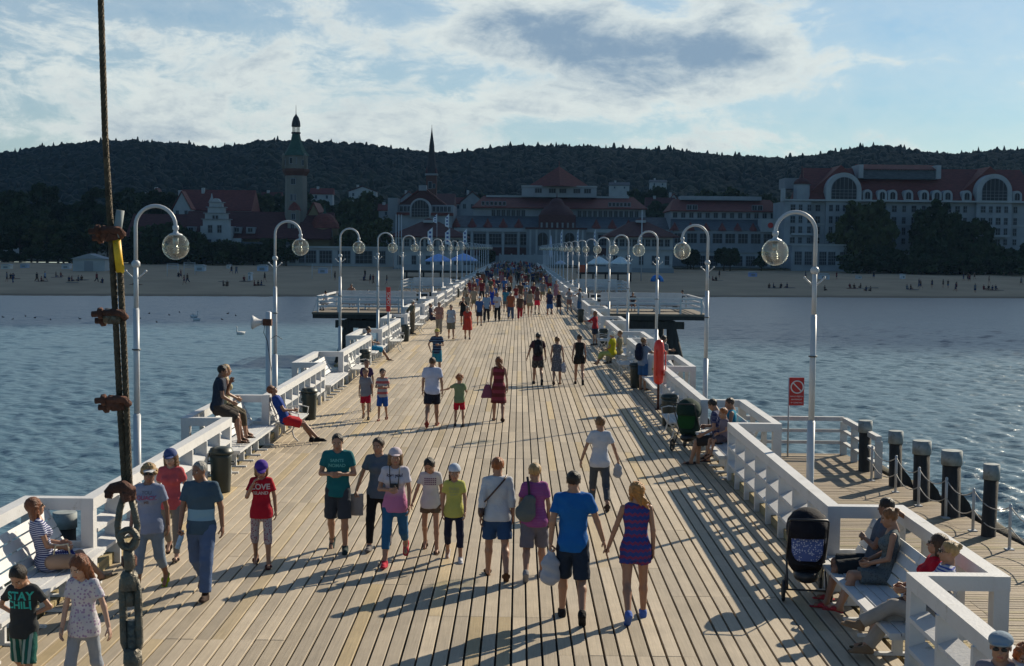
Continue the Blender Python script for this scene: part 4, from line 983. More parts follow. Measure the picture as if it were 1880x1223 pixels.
def hotel_grand():
    b = Bld('grand_hotel', 'large pale hotel with red roofs, round dormers and two huge arched windows', 352, 1650); k = S(352)
    # main body
    b.wall(1462, 1900, 370, 20, W_BLUE); b.wall(1437, 1485, 372, 16, W_BLUE, y0=-1.6)
    MB().box(b.X(1436), b.X(1900), -1.9, -.003, b.Z(371), b.Z(368)).build('cornice', W_WHITE, b.root)
    MB().box(b.X(1500), b.X(1900), -.25, -.002, b.Z(414), b.Z(412)).build('string_course', W_WHITE, b.root)
    b.gable(1480, 1905, 368, 305, 22, T_RED, hip=.05)
    b.wall(1587, 1728, 308, 10, T_GREY, y0=5, pbot=327, name='roof_lantern'); b.gable(1587, 1728, 309, 298, 10, T_RED, y0=5)
    MB().box(b.X(1585), b.X(1730), 4.6, 5, b.Z(311), b.Z(309.5)).build('lantern_rail', W_WHITE, b.root)
    for px in (1585, 1729): MB().box(b.X(px) - .6, b.X(px) + .6, 4.2, 12, b.Z(326), b.Z(301)).build('chimney_wall', W_WHITE, b.root)
    # projecting gabled pavilions with the giant arches
    for c in (1545, 1820):
        b.wall(c - 32, c + 32, 362, 8, W_BLUE, y0=-1.2)
        n = 18; w = 32 * k; zc = b.Z(352)
        poly = [(-w, b.Z(369)), (w, b.Z(369))] + [(w * math.cos(math.pi * q / n), zc + w * 1.04 * math.sin(math.pi * q / n)) for q in range(n + 1)]
        MB().prism([(x + b.X(c), z) for x, z in poly], -1.25, 4, ax='y').build('arched_gable', W_WHITE, b.root)
        b.win(c, 327, 367, 45, 5, y0=-1.27, arch=True, rows=3, name='arched_window')
        MB().add([(b.X(c - 72), 2.0, b.Z(368)), (b.X(c + 72), 2.0, b.Z(368)), (b.X(c), 2.4, b.Z(303)), (b.X(c), 14, b.Z(303)), (b.X(c - 72), 14, b.Z(368)), (b.X(c + 72), 14, b.Z(368))], [(0, 1, 2), (0, 2, 3, 4), (1, 5, 3, 2), (4, 3, 5)]).build('pavilion_roof', T_RED, b.root)
    # turret on the left
    MB().lathe([(15 * k, b.Z(372)), (15 * k, b.Z(342)), (17 * k, b.Z(340))], (b.X(1471), 1.0, 0), 8, smooth=False).build('turret', W_BLUE, b.root)
    MB().lathe([(15.5 * k, b.Z(340)), (13 * k, b.Z(334)), (8 * k, b.Z(329.5)), (.4, b.Z(328)), (.1, b.Z(306))], (b.X(1471), 1.0, 0), 12).build('turret_dome', T_DARK, b.root)
    b.wall(1452, 1503, 325, 8, W_GREY, y0=10, pbot=345, name='stair_tower'); MB().box(b.X(1435), b.X(1438), -1.5, 3, b.Z(372), b.Z(348)).build('chimney', W_WHITE, b.root)
    for c in (1590, 1617, 1636, 1665, 1694, 1717, 1737, 1772, 1864):
        w = 8.5 * k; n = 10
        poly = [(-w, b.Z(369)), (w, b.Z(369))] + [(w * math.cos(math.pi * q / n), b.Z(357) + w * math.sin(math.pi * q / n)) for q in range(n + 1)]
        MB().prism([(x + b.X(c), z) for x, z in poly], -.3, 3, ax='y').build('dormer', W_WHITE, b.root); b.win(c, 353, 366, 8.5, 1, y0=-.32, arch=True, fr=.1)
    for row, (a, c_) in enumerate(((378, 389), (399, 411), (418, 431), (438, 448))):
        for c in (1452, 1466, 1482, 1500, 1522, 1534, 1548, 1562, 1590, 1606, 1622, 1640, 1658, 1676, 1694, 1712, 1740, 1756, 1770, 1800, 1814, 1828, 1842, 1862):
            b.win(c, a, c_, 6 if c % 4 else 8, 1, y0=-1.6 if c < 1485 else (-1.2 if 1515 < c < 1575 or 1790 < c < 1850 else 0), rows=1, fr=.12)
    # balconies
    for c, z in ((1471, 434), (1540, 452), (1610, 434), (1700, 434), (1825, 434)): MB().box(b.X(c) - 3, b.X(c) + 3, -2.6, -1.65, b.Z(z), b.Z(z - 4)).build('balcony', W_WHITE, b.root)
    # ground floor glazed gallery
    b.wall(1440, 1572, 453, 8, W_BLUE, y0=-9.5, name='gallery'); MB().box(b.X(1438), b.X(1576), -9.8, -1.7, b.Z(453) + .003, b.Z(450)).build('gallery_roof', W_WHITE, b.root)
    for c in (1452, 1470, 1496, 1512, 1533, 1556): b.win(c, 464, 487, 12 if c != 1556 else 5, 3, y0=-9.5, rows=3)
hotel_grand()
def central():
    b = Bld('spa_hotel', 'long pale spa building with red pyramid roof, straight behind the pier end', 378, 1010); k = S(378)
    b.wall(868, 1186, 381, 22, W_BLUE, y0=3); b.gable(868, 1186, 381, 357, 24, T_RED, y0=2, hip=.12); MB().box(b.X(890), b.X(1160), 12, 14.5, b.Z(360), b.Z(357) + .1).build('ridge_cap', W_WHITE, b.root)
    b.wall(957, 1097, 340, 12, W_BLUE, y0=8, pbot=360, name='attic_storey'); MB().lathe([(46 * k * 1.3, b.Z(340)), (.1, b.Z(301)), (.05, b.Z(290))], (b.X(1027), 8 + 24 * k, 0), 4, smooth=False).build('pyramid_roof', T_RED, b.root).rotation_euler = (0, 0, 0)
    MB().box(b.X(956), b.X(1098), 7.6, 20.4, b.Z(341), b.Z(338.5)).build('attic_cornice', W_WHITE, b.root)
    for c in (988, 1014, 1034, 1060, 1080): b.win(c, 344, 352, 12, 2, y0=8)
    # lower tier with sloping grey glazed roof and row of small red cones
    b.wall(836, 1238, 420, 16, W_GREY, y0=-7)
    MB().add([(b.X(836), -7.3, b.Z(420)), (b.X(1238), -7.3, b.Z(420)), (b.X(1238), 2.9, b.Z(397)), (b.X(836), 2.9, b.Z(397)), (b.X(836), 2.9, b.Z(420)), (b.X(1238), 2.9, b.Z(420))], [(0, 1, 2, 3), (3, 2, 5, 4), (0, 3, 4), (1, 5, 2)]).build('glazed_roof', T_GREY, b.root)
    for c in (839, 868, 896, 924, 952, 1092, 1121, 1150, 1178): b.cone(c, 420, 402, 21, T_RED, y0=-7.4)
    for q, (a, e) in enumerate(((886, 925), (1120, 1155))):
        for j in range(6): b.win(a + (e - a) * j / 5, 371, 377, 4.5, 0, y0=3.6 - 1.2)
    for j in range(7): b.win(905 + j * 9.2, 386, 397, 6, 1, y0=3)
    for j in range(12): b.win(1064 + j * 9.6, 386, 397, 6, 1, y0=3)
    # colonnade
    MB().box(b.X(836), b.X(1238), -7.6, -7.003, b.Z(427), b.Z(421)).build('cornice', W_WHITE, b.root)
    for j in range(15):
        c = 840 + j * 28; MB().box(b.X(c) - .32, b.X(c) + .32, -7.5, -7.002, -.5, b.Z(427)).build('pilaster', W_WHITE, b.root)
        if c < 1215 and not 965 < c < 1070: b.win(c + 14, 431, 450, 21, 3, y0=-7, rows=2); MB().box(b.X(c + 2), b.X(c + 26), -7.3, -7.001, b.Z(470), b.Z(455)).build('awning', T_DARK, b.root)
    # portal with dark dome
    b.wall(966, 1072, 421, 6, W_GREY, y0=-11, name='portal'); MB().box(b.X(964), b.X(1074), -11.4, -5, b.Z(422), b.Z(419)).build('portal_cornice', T_DARK, b.root)
    for c, w in ((995, 17), (1043, 17)): b.win(c, 428, 452, w, 1, y0=-11, arch=True, name='arched_window')
    for c in (973, 984, 1008, 1019, 1030, 1057, 1066): MB().box(b.X(c) - .25, b.X(c) + .25, -11.5, -11.002, -.5, b.Z(423)).build('column', W_WHITE, b.root)
    b.wall(988, 1054, 396, 6, T_DARK, y0=-9, pbot=421, name='drum'); 
    for j in range(7): MB().box(b.X(993 + j * 9.4) - .25, b.X(993 + j * 9.4) + .25, -9.3, -9.002, b.Z(419), b.Z(410)).build('drum_pier', W_GREY, b.root)
    MB().lathe([(33 * k, b.Z(400)), (33 * k, b.Z(397)), (28 * k, b.Z(388)), (20 * k, b.Z(380)), (14 * k, b.Z(377)), (12 * k, b.Z(371)), (7 * k, b.Z(366)), (1 * k, b.Z(364)), (.05, b.Z(352))], (b.X(1021), -3, 0), 12).build('dark_dome', T_DARK, b.root)
    MB().box(b.X(920), b.X(1180), -20, -18.5, -.5, b.Z(468)).build('terrace_wall', W_WHITE, b.root)
    for j in range(14): MB().box(b.X(920 + j * 20) - .2, b.X(920 + j * 20) + .2, -20.2, -20.002, -.5, b.Z(466)).build('terrace_pier', W_WHITE, b.root)
central()
def wing_arch():
    b = Bld('arched_wing', 'hotel wing with red gable above one tall arched window, behind the left pavilion', 372, 775); k = S(372)
    b.wall(715, 832, 376, 18, W_BLUE, y0=1); b.front_gable(735, 815, 376, 344, 16, T_RED, T_DARK, y0=1.2); b.wall(712, 730, 364, 8, W_GREY, y0=-.5, name='stair_tower'); b.wall(732, 830, 396, 8, W_BLUE, y0=-3)
    MB().box(b.X(730), b.X(832), -3.6, 1, b.Z(396), b.Z(391)).build('eaves_roof', T_RED, b.root)
    w = 19 * k; n = 14; poly = [(-w, b.Z(400)), (w, b.Z(400))] + [(w * math.cos(math.pi * q / n), b.Z(384) + w * math.sin(math.pi * q / n)) for q in range(n + 1)]
    MB().prism([(x + b.X(773), z) for x, z in poly], -3.7, 4, ax='y').build('arch_surround', W_WHITE, b.root); b.win(773, 368.5, 399, 31, 5, y0=-3.72, arch=True, rows=3, name='arched_window')
    for c in list(range(736, 756, 7)) + list(range(796, 830, 7)): b.win(c, 379, 388, 4.5, 1, y0=1)
    MB().box(b.X(768), b.X(782), 0, 4, b.Z(350), b.Z(340)).build('chimney', W_GREY, b.root)
wing_arch()
def pavilion(pxc, p0, p1, lbl, sign_=1):
    Y = 318; b = Bld('beach_pavilion', lbl, Y, pxc); k = S(Y)
    b.wall(p0 + 8, p1 - 8, 434, 14, W_WHITE); b.gable(p0, p1, 434, 406, 16, T_DARK, y0=-1, hip=.78)
    MB().box(b.X(pxc - 9), b.X(pxc + 9), 5, 8, b.Z(408), b.Z(403.5)).build('roof_vent', W_WHITE, b.root); MB().lathe([(12 * k, b.Z(404)), (.05, b.Z(399))], (b.X(pxc), 6.5, 0), 4, smooth=False).build('vent_roof', T_DARK, b.root)
    MB().box(b.X(p0 + 6), b.X(p1 - 6), -.5, -.003, b.Z(459), b.Z(456)).build('balcony_rail', W_BLUE, b.root)
    for j in range(9):
        c = p0 + 18 + (p1 - p0 - 36) * j / 8; b.win(c, 440, 452, 8, 1, y0=0, rows=1)
        if j % 2 == 0: b.win(c, 470, 486, 7, 1, y0=0, rows=1)
    MB().box(b.X(p0 + 8), b.X(p1 - 8), -3.2, 0, -3, b.Z(492)).build('plinth', W_GREY, b.root)
pavilion(783, 716, 856, 'white beach pavilion with dark red hipped roof to the left of the pier entrance')
pavilion(1180, 1112, 1243, 'white beach pavilion with dark red hipped roof to the right of the pier entrance')
def right_block():
    b = Bld('hotel_block', 'long hotel block with red mansard roof between the right pavilion and the grand hotel', 366, 1335); k = S(366)
    b.wall(1232, 1434, 387, 16, W_BLUE, y0=2); b.gable(1232, 1434, 387, 364, 17, T_RED, y0=1.5, hip=.12); MB().box(b.X(1254), b.X(1405), 7, 13, b.Z(366), b.Z(358.5)).build('roof_parapet', W_BLUE, b.root)
    for c in (1266, 1276, 1386, 1396): b.win(c, 377, 385, 8, 1, y0=1.8)
    for j in range(13): b.win(1240 + j * 15, 391, 400, 7, 1, y0=2)
    b.wall(1232, 1440, 424, 10, W_GREY, y0=-6)
    MB().add([(b.X(1232), -6.3, b.Z(424)), (b.X(1440), -6.3, b.Z(424)), (b.X(1440), 1.9, b.Z(403)), (b.X(1232), 1.9, b.Z(403)), (b.X(1232), 1.9, b.Z(424)), (b.X(1440), 1.9, b.Z(424))], [(0, 1, 2, 3), (3, 2, 5, 4), (0, 3, 4), (1, 5, 2)]).build('glazed_roof', T_GREY, b.root)
    for c in (1234, 1263, 1291, 1320, 1348, 1376): b.cone(c, 425, 409, 20, T_RED, y0=-6.5)
    b.wall(1388, 1424, 402, 5, W_WHITE, y0=-7, pbot=426, name='sign_block'); MB().lathe([(5 * k, 0), (5 * k, .12)], n=16).build('roundel', M_RED, b.root).matrix_local = Matrix.Translation((b.X(1405), -7.01, b.Z(414))) @ Matrix.Rotation(math.pi / 2, 4, 'X')
    for j in range(9): b.win(1242 + j * 23, 430, 447, 17, 2, y0=-6, rows=1)
    b.wall(1262, 1440, 464, 7, W_WHITE, y0=-14, name='gallery'); MB().box(b.X(1260), b.X(1442), -14.4, -6, b.Z(464) + .003, b.Z(459.5)).build('gallery_roof', W_GREY, b.root)
    for j in range(8): b.win(1274 + j * 22, 470, 487, 15, 3, y0=-14, rows=2)
right_block()
def left_gallery():
    b = Bld('glazed_gallery', 'low white glazed beach gallery left of the flagpoles, under the lighthouse', 336, 630); k = S(336)
    b.wall(528, 722, 456, 8, W_WHITE); MB().box(b.X(526), b.X(724), -.5, 8.5, b.Z(456) + .003, b.Z(452.5)).build('flat_roof', W_WHITE, b.root)
    for c, w in ((537, 9), (554, 9), (571, 18), (598, 22), (632, 22), (668, 30), (700, 14)): b.win(c, 461, 483, w, 3, y0=0, rows=2, fr=.2)
    b.wall(440, 528, 450, 6, W_GREY, y0=3)
    MB().box(b.X(438), b.X(530), 2.6, 9.5, b.Z(450) + .003, b.Z(446)).build('terrace_roof', T_GREY, b.root)
left_gallery()
def stepped_house():
    b = Bld('stepped_gable_house', 'white villa front with a stepped baroque gable among red roofs on the left', 345, 396); k = S(345)
    b.wall(340, 440, 437, 12, W_WHITE, y0=1.5); 
    steps = [(28, 415), (24, 403), (20, 392), (15, 381), (11, 372)]
    MB().box(b.X(396) - 28 * k, b.X(396) + 28 * k, 0, 10, -1, b.Z(415)).build('front', W_WHITE, b.root)
    pb = 415
    for w, t in steps[1:]: MB().box(-w * k, w * k, .3, 2.5, b.Z(pb) + .002, b.Z(t)).build('gable_step', W_WHITE, b.root); MB().box(-w * k - .4, w * k + .4, .05, 2.7, b.Z(t) + .003, b.Z(t - 1.3)).build('moulding', W_GREY, b.root); pb = t - 1.4
    MB().prism([(7 * k * math.cos(math.pi * q / 10), b.Z(371) + 7 * k * math.sin(math.pi * q / 10)) for q in range(11)], .3, 2.5, ax='y').build('gable_crown', W_WHITE, b.root)
    MB().lathe([(5 * k, b.Z(415)), (5 * k, b.Z(369)), (5.6 * k, b.Z(368)), (2 * k, b.Z(362)), (.1, b.Z(354))], (b.X(381), 5, 0), 8).build('corner_turret', W_WHITE, b.root)
    for c in (386, 403): b.win(c, 414, 427, 7, 1, rows=1); b.win(c - 2, 440, 446, 7, 1)
    b.win(392, 396, 403, 3.5, 0, y0=.3); b.win(398, 396, 403, 3.5, 0, y0=.3)
    b.gable(330, 600, 436, 386, 16, T_DARK, y0=3); b.gable(225, 372, 436, 392, 15, T_DARK, y0=4); b.wall(225, 600, 437, 14, W_YEL, y0=5)
    for c in (430, 455, 300, 345): MB().box(b.X(c) - 1.1, b.X(c) + 1.1, 3.2, 8, b.Z(428), b.Z(416)).build('dormer', W_GREY, b.root); b.win(c, 418, 425, 8, 1, y0=3.2)
stepped_house()
def round_house():
    b = Bld('round_roofed_house', 'ochre round-ended house with a domed red roof beside the lighthouse', 350, 592); k = S(350)
    MB().lathe([(26 * k, -1), (26 * k, b.Z(419))], (0, 4, 0), 12, smooth=False).build('wall', W_YEL, b.root)
    MB().lathe([(28 * k, b.Z(419)), (25 * k, b.Z(408)), (19 * k, b.Z(399)), (12 * k, b.Z(393)), (.1, b.Z(391))], (0, 4, 0), 12, smooth=False).build('roof', T_RED, b.root)
    MB().lathe([(4 * k, b.Z(392)), (1.5 * k, b.Z(386)), (.1, b.Z(376))], (0, 4, 0), 8).build('finial', T_GREEN, b.root)
    for c in (578, 592, 606): b.win(c, 424, 434, 5, 1, y0=4 - 26 * k * (1 - .0) * math.cos((c - 592) / 28))
    b.front_gable(555, 585, 405, 372, 12, T_RED, W_YEL, y0=5); b.wall(555, 588, 405, 12, W_YEL, y0=5)
round_house()
RH = [(300, 440, 420, 347, 385, W_WHITE, T_RED), (420, 350, 470, 350, 372, W_BRICK, T_DARK), (460, 250, 285, 352, 366, W_BRICK, T_RED), (430, 255, 300, 366, 380, W_YEL, T_DARK)]
def house(Y, p0, p1, pr, pe, lbl, wm, rm, side=False, pb=None):
    b = Bld('house', lbl, Y, (p0 + p1) / 2, 'house', base=(None if Y < 610 else float(hill_z(np.array(atY((p0 + p1) / 2, 450, Y).x), np.array(Y))) - 2))
    d = max(5, (p1 - p0) * S(Y) * .6); b.wall(p0, p1, pe, d, wm)
    if side: b.front_gable(p0, p1, pe, pr, d, rm, wm)
    else: b.gable(p0, p1, pe, pr, d, rm)
    n = max(1, int((p1 - p0) / 14))
    for j in range(n): 
        c = p0 + (p1 - p0) * (j + .5) / n; h = min(8, max(3, (pe - pr) * .5)); b.win(c, pe + 3, pe + 3 + h, h * .6, 1)
    MB().box(b.X(p0 + (p1 - p0) * .3) - .5, b.X(p0 + (p1 - p0) * .3) + .5, d * .4, d * .4 + 1, b.Z(pe), b.Z(pr - 3)).build('chimney', W_WHITE, b.root)
house(440, 325, 460, 347, 386, 'long red-roofed house with white end gables behind the stepped villa', W_WHITE, T_RED)
house(420, 318, 350, 352, 384, 'white steep gable end at the left end of the long red roof', W_WHITE, T_RED, True)
house(455, 252, 286, 356, 376, 'small red-gabled house left of the long red roof', W_YEL, T_RED, True)
house(480, 279, 296, 346, 362, 'tiny white gable showing between trees above the red gables', W_WHITE, T_DARK, True)
house(470, 628, 700, 384, 398, 'grey-roofed pale house right of the lighthouse', W_GREY, T_GREY)
house(500, 636, 672, 370, 388, 'small ochre gable right of the lighthouse', W_YEL, T_DARK, True)
house(450, 695, 722, 374, 386, 'pale house with red roof beside the grey stair tower', W_GREY, T_RED)
house(520, 845, 888, 352, 372, 'brick-gabled house between the church and the spa building', W_GREY, T_DARK, True)
house(560, 812, 850, 362, 374, 'low red-roofed house right of the church', W_GREY, T_RED)
house(540, 1186, 1238, 362, 380, 'dark red-roofed house between the spa building and the hotel block', W_GREY, T_DARK)
house(560, 1222, 1250, 356, 378, 'narrow pale gable behind the left end of the hotel block', W_WHITE, T_RED, True)
house(760, 1118, 1154, 334, 340, 'white villa on the wooded hillside above the pyramid roof', W_WHITE, T_GREY)
house(820, 1192, 1222, 330, 334, 'long low white house on the hillside right of the hillside villa', W_WHITE, T_GREY)
house(500, 480, 515, 352, 366, 'small dark-roofed house left of the lighthouse shaft', W_GREY, T_DARK)
house(560, 570, 610, 345, 356, 'pale house on the slope right of the lighthouse', W_WHITE, T_RED)
house(600, 640, 690, 342, 352, 'pair of pale gables on the slope left of the church', W_WHITE, T_DARK, True)
house(470, 0, 44, 372, 392, 'pale house half hidden by trees at the left edge of the picture', W_WHITE, T_GREY)
house(600, 735, 765, 352, 366, 'small white house on the slope left of the red church gable', W_GREY, T_RED, True)
# ---------------------------------------------------------------- trees
def tree_mesh(seed, H, rad, mt, n_leaf=2600, narrow=1.0, size=.62):
    rng = np.random.default_rng(seed); cl = []
    nb = 26
    for i in range(nb):
        t = rng.random(); a = rng.uniform(0, 6.28); rr = rad * math.sqrt(rng.random()) * (1 - .55 * abs(t - .35) ** 1.3) * .85
        cl.append((rr * math.cos(a), rr * math.sin(a), H * (.34 + .58 * t), rad * rng.uniform(.26, .48) * (1.1 - .5 * t)))
    cl = np.array(cl); k = rng.integers(0, nb, n_leaf); d = rng.normal(size=(n_leaf, 3)); d /= np.linalg.norm(d, axis=1)[:, None]
    c = cl[k, :3] + d * cl[k, 3:4] * (rng.random((n_leaf, 1)) ** .35) * np.array([1, 1, .8]) * 1.0
    a = rng.normal(size=(n_leaf, 3)); a /= np.linalg.norm(a, axis=1)[:, None]; b = np.cross(a, rng.normal(size=(n_leaf, 3))); b /= np.linalg.norm(b, axis=1)[:, None]
    s = rng.uniform(.5, 1.15, (n_leaf, 1)) * size
    V = np.stack([c - a * s - b * s * .55, c + a * s - b * s * .55, c + a * s * .8 + b * s * .6, c - a * s * .7 + b * s * .75], 1).reshape(-1, 3)
    Q = np.arange(len(V)).reshape(-1, 4)
    crown = npmesh('crown', V, Q, [mt], smooth=False)
    tb = MB(); tb.tube([(0, 0, -.8), (0, 0, H * .25), (.15, .1, H * .5), (.1, 0, H * .8)], [rad * .075, rad * .06, rad * .045, rad * .015], 7)
    for i in range(5):
        q = cl[i]; tb.tube([(0, 0, H * .28 + i * .3), (q[0] * .5, q[1] * .5, (q[2] + H * .28) / 2), (q[0], q[1], q[2])], [rad * .035, rad * .025, rad * .01], 5)
    return crown, tb.mesh('trunk', [M_BARK])
TP = {}
def tree(px, ptop, pbase, Y, kind, lbl, group='trees behind the beach', wide=1.0):
    if not TP:
        TP['dark'] = [tree_mesh(s_, 12, 5.0, M_LEAF, 2200, size=.58) for s_ in (1, 2, 3)]; TP['light'] = [tree_mesh(s_, 12, 4.6, M_LEAF2, 1500, size=.55) for s_ in (4, 5)]
        TP['bush'] = [tree_mesh(s_, 6, 5.0, M_LEAF, 1800, size=.5) for s_ in (6, 7)]; TP['tall'] = [tree_mesh(8, 16, 3.6, M_LEAF)]
    rr = random.Random(px * 13 + Y); cr, tk = rr.choice(TP[kind]); h0 = {'dark': 12, 'light': 12, 'bush': 6, 'tall': 16}[kind]
    p = atY(px, ptop, Y); gz = atY(px, pbase, Y).z if pbase else float(land_z(np.array(p.x), np.array(Y)))
    if Y < 345: gz = float(beach_z(np.array(p.x), np.array(Y)))
    s_ = (p.z - gz) / h0 / .98
    o = empty('tree', (p.x, Y, gz), rr.uniform(0, 6.28), label=lbl, cat='tree', group=group); o.scale = (s_ * wide, s_ * wide, s_)
    link('crown', cr, o); link('trunk', tk, o)
rt = random.Random(3)
TL = [('far left', 0, 55, 370, 6), ('left', 60, 180, 335, 11), ('left of the wire stay', 110, 215, 350, 7), ('behind the first left lamp', 215, 300, 400, 7)]
cnt = 0
def belt(n, x0, x1, t0, t1, Y0, Y1, kinds, where, pbase=None, wide=1.0):
    global cnt
    for i in range(n):
        px = x0 + (x1 - x0) * (i + rt.uniform(.1, .9)) / n; Y = rt.uniform(Y0, Y1); pt = rt.uniform(t0, t1); kd = rt.choice(kinds)
        cnt += 1
        tree(px, pt, pbase, Y, kd, f'{ordn(i) if i else "leftmost"} ' + {'dark': 'dark tree', 'light': 'greener tree', 'bush': 'dark bush', 'tall': 'slim tree'}[kd] + f' from the left {where}', wide=wide)
belt(14, -30, 255, 330, 380, 385, 440, ['dark', 'dark', 'tall'], 'in the rear of the far left wood')
belt(14, -30, 250, 385, 425, 350, 378, ['dark', 'light', 'dark'], 'in the front of the far left wood', wide=1.1)
belt(14, -30, 330, 455, 474, 338, 350, ['bush'], 'in the hedge behind the left beach', wide=1.3)
belt(7, 255, 335, 345, 372, 410, 450, ['dark', 'tall'], 'between the wire stay and the stepped villa')
belt(6, 235, 350, 415, 440, 340, 350, ['bush', 'dark'], 'before the roofs left of the stepped villa')
belt(9, 365, 530, 442, 458, 332, 343, ['bush', 'dark'], 'in the shrubbery below the stepped villa', wide=1.2)
belt(12, 440, 720, 352, 378, 440, 560, ['dark', 'light', 'dark'], 'among the roofs around the lighthouse')
belt(4, 640, 705, 398, 415, 345, 352, ['light', 'light'], 'right of the round-roofed house')
belt(10, 720, 1000, 352, 372, 540, 640, ['dark'], 'on the slope behind the church and spa building')
belt(9, 1090, 1440, 340, 372, 430, 620, ['dark'], 'behind the roofs right of the pyramid roof')
belt(3, 1260, 1275, 455, 462, 340, 346, ['dark'], 'at the left end of the right gallery')
belt(2, 1318, 1345, 452, 458, 336, 340, ['dark'], 'standing alone before the right gallery')
belt(1, 1392, 1400, 460, 462, 336, 340, ['dark'], 'by the gallery next to the grand hotel')
tree(1590, 366, None, 344, 'light', 'big loose-leaved tree in front of the left arch of the grand hotel', wide=.95)
tree(1618, 385, None, 342, 'light', 'loose-leaved tree leaning against the big one before the grand hotel', wide=.8)
tree(1555, 395, None, 343, 'light', 'smaller loose-leaved tree left of the big one before the grand hotel', wide=.8)
tree(1728, 364, None, 344, 'tall', 'tallest dark tree in front of the middle of the grand hotel', wide=1.0)
tree(1708, 385, None, 343, 'dark', 'dark tree just left of the tallest one before the grand hotel', wide=.9)
tree(1750, 392, None, 343, 'dark', 'dark round tree just right of the tallest one before the grand hotel', wide=.8)
tree(1790, 400, None, 342, 'dark', 'broad dark tree below the right arch of the grand hotel', wide=.85)
belt(12, 1590, 1830, 448, 470, 334, 342, ['dark', 'bush', 'bush'], 'in the dark thicket before the grand hotel', wide=.95)
belt(6, 1820, 1910, 445, 474, 334, 344, ['dark', 'bush'], 'at the right edge of the picture')
belt(14, 1570, 1900, 468, 486, 322, 333, ['bush'], 'in the low scrub above the right beach', wide=1.5)
belt(2, 890, 905, 455, 460, 332, 336, ['dark'], 'left of the pier entrance steps')
# ---------------------------------------------------------------- beach furniture
def beach_at(px, py):
    Y = 250.0
    for _ in range(30):
        p = atY(px, py, Y); e = p.z - float(beach_z(np.array(p.x), np.array(Y))); Y += e * 26; Y = min(max(Y, 190), 345)
    p = atY(px, py, Y); return Vector((p.x, Y, float(beach_z(np.array(p.x), np.array(Y)))))
def hut():
    p = beach_at(163, 498); r = empty('beach_hut', p, label='small white beach hut with a pale pitched roof at the back of the left beach', cat='hut')
    MB().box(-3.2, 3.2, 0, 4, -.2, 2.5).build('wall', W_WHITE, r); MB().prism([(-3.6, 2.45), (3.6, 2.45), (0, 3.5)], -.4, 4.4, ax='y').build('roof', W_BLUE, r); MB().box(-.9, .9, -.05, .02, 0, 2).build('door', W_GREY, r)
hut()
def goal(px0, px1, py0, py1, lbl, Y=None):
    p = beach_at((px0 + px1) / 2, py1); w = (px1 - px0) * S(p.y); h = (py1 - py0) * S(p.y)
    r = empty('volleyball_net', p, label=lbl, cat='net')
    for x in (-w / 2, w / 2): MB().tube([(x, 0, -.2), (x, 0, h)], .06, 6).build('post', M_POLE, r)
    n = MB(); [n.tube([(-w / 2, 0, z), (w / 2, 0, z)], .03, 4) for z in (h, h - .35, h - .7, h - 1.0)]; [n.tube([(-w / 2 + w * j / 12, 0, h), (-w / 2 + w * j / 12, 0, h - 1.0)], .012, 3) for j in range(13)]; n.build('net', M_POLE, r)
goal(307, 327, 484, 508, 'volleyball net on the left beach, the left one of the pair'); goal(338, 358, 482, 505, 'volleyball net on the left beach, the right one of the pair'); goal(573, 609, 485, 512, 'volleyball net in front of the low glazed gallery')
BX = [(366, 498, 18, 12, (.45, .5, .55), 'pale blue sales booth right of the volleyball nets'), (419, 493, 6, 7, (.6, .6, .6), 'tiny white box kiosk on the left beach'), (481, 498, 18, 12, (.35, .45, .6), 'blue and white sales booth left of the second lamp'),
      (592, 502, 16, 11, (.4, .45, .6), 'pale booth inside the third volleyball net'), (10, 494, 16, 9, (.55, .55, .5), 'white wicker beach chair cluster at the left edge'), (43, 492, 12, 8, (.3, .38, .5), 'blue-grey beach booth near the left edge'),
      (120, 494, 14, 10, (.5, .52, .55), 'pale beach booth left of the beach hut'), (458, 512, 5, 15, (.5, .55, .6), 'narrow white and teal beach flag board'), (1514, 513, 18, 11, (.5, .55, .62), 'white poster booth at the foot of the grand hotel gallery'),
      (1383, 508, 14, 9, (.28, .34, .6), 'small blue-violet tent before the right gallery'), (1659, 512, 6, 9, (.6, .62, .65), 'small white cabinet on the right beach'), (1578, 512, 8, 6, (.6, .6, .6), 'small white cover at the edge of the thicket')]
for px, py, w, h, c, lbl in BX:
    p = beach_at(px, py); k = S(p.y); r = empty('beach_booth', p, label=lbl, cat='booth'); cm = mat('booth_%d' % px, c, .7, var=.12, vscale=1)
    MB().box(-w * k / 2, w * k / 2, 0, 1.8, -.2, h * k * .8).build('body', cm, r); MB().prism([(-w * k / 2 - .15, h * k * .8 + .002), (w * k / 2 + .15, h * k * .8 + .002), (w * k * .3, h * k), (-w * k * .3, h * k)], -.2, 2.0, ax='y').build('roof', W_WHITE, r)
    MB().box(-w * k * .25, w * k * .25, -.04, -.002, .2, h * k * .55).build('panel', W_GREY, r)
p = beach_at(1206, 538); tn = empty('beach_tent', p, label='bright blue pop-up beach tent behind the right platform', cat='tent'); MB().lathe([(1.3, 0), (1.25, .5), (.95, 1.0), (.5, 1.3), (0, 1.38)], n=14).build('canopy', mat('tent_blue', (.02, .22, .62), .6), tn); MB().box(-.5, .5, -1.32, -1.2, 0, .8).build('flap', mat('tent_dark', (.01, .08, .25), .7), tn)
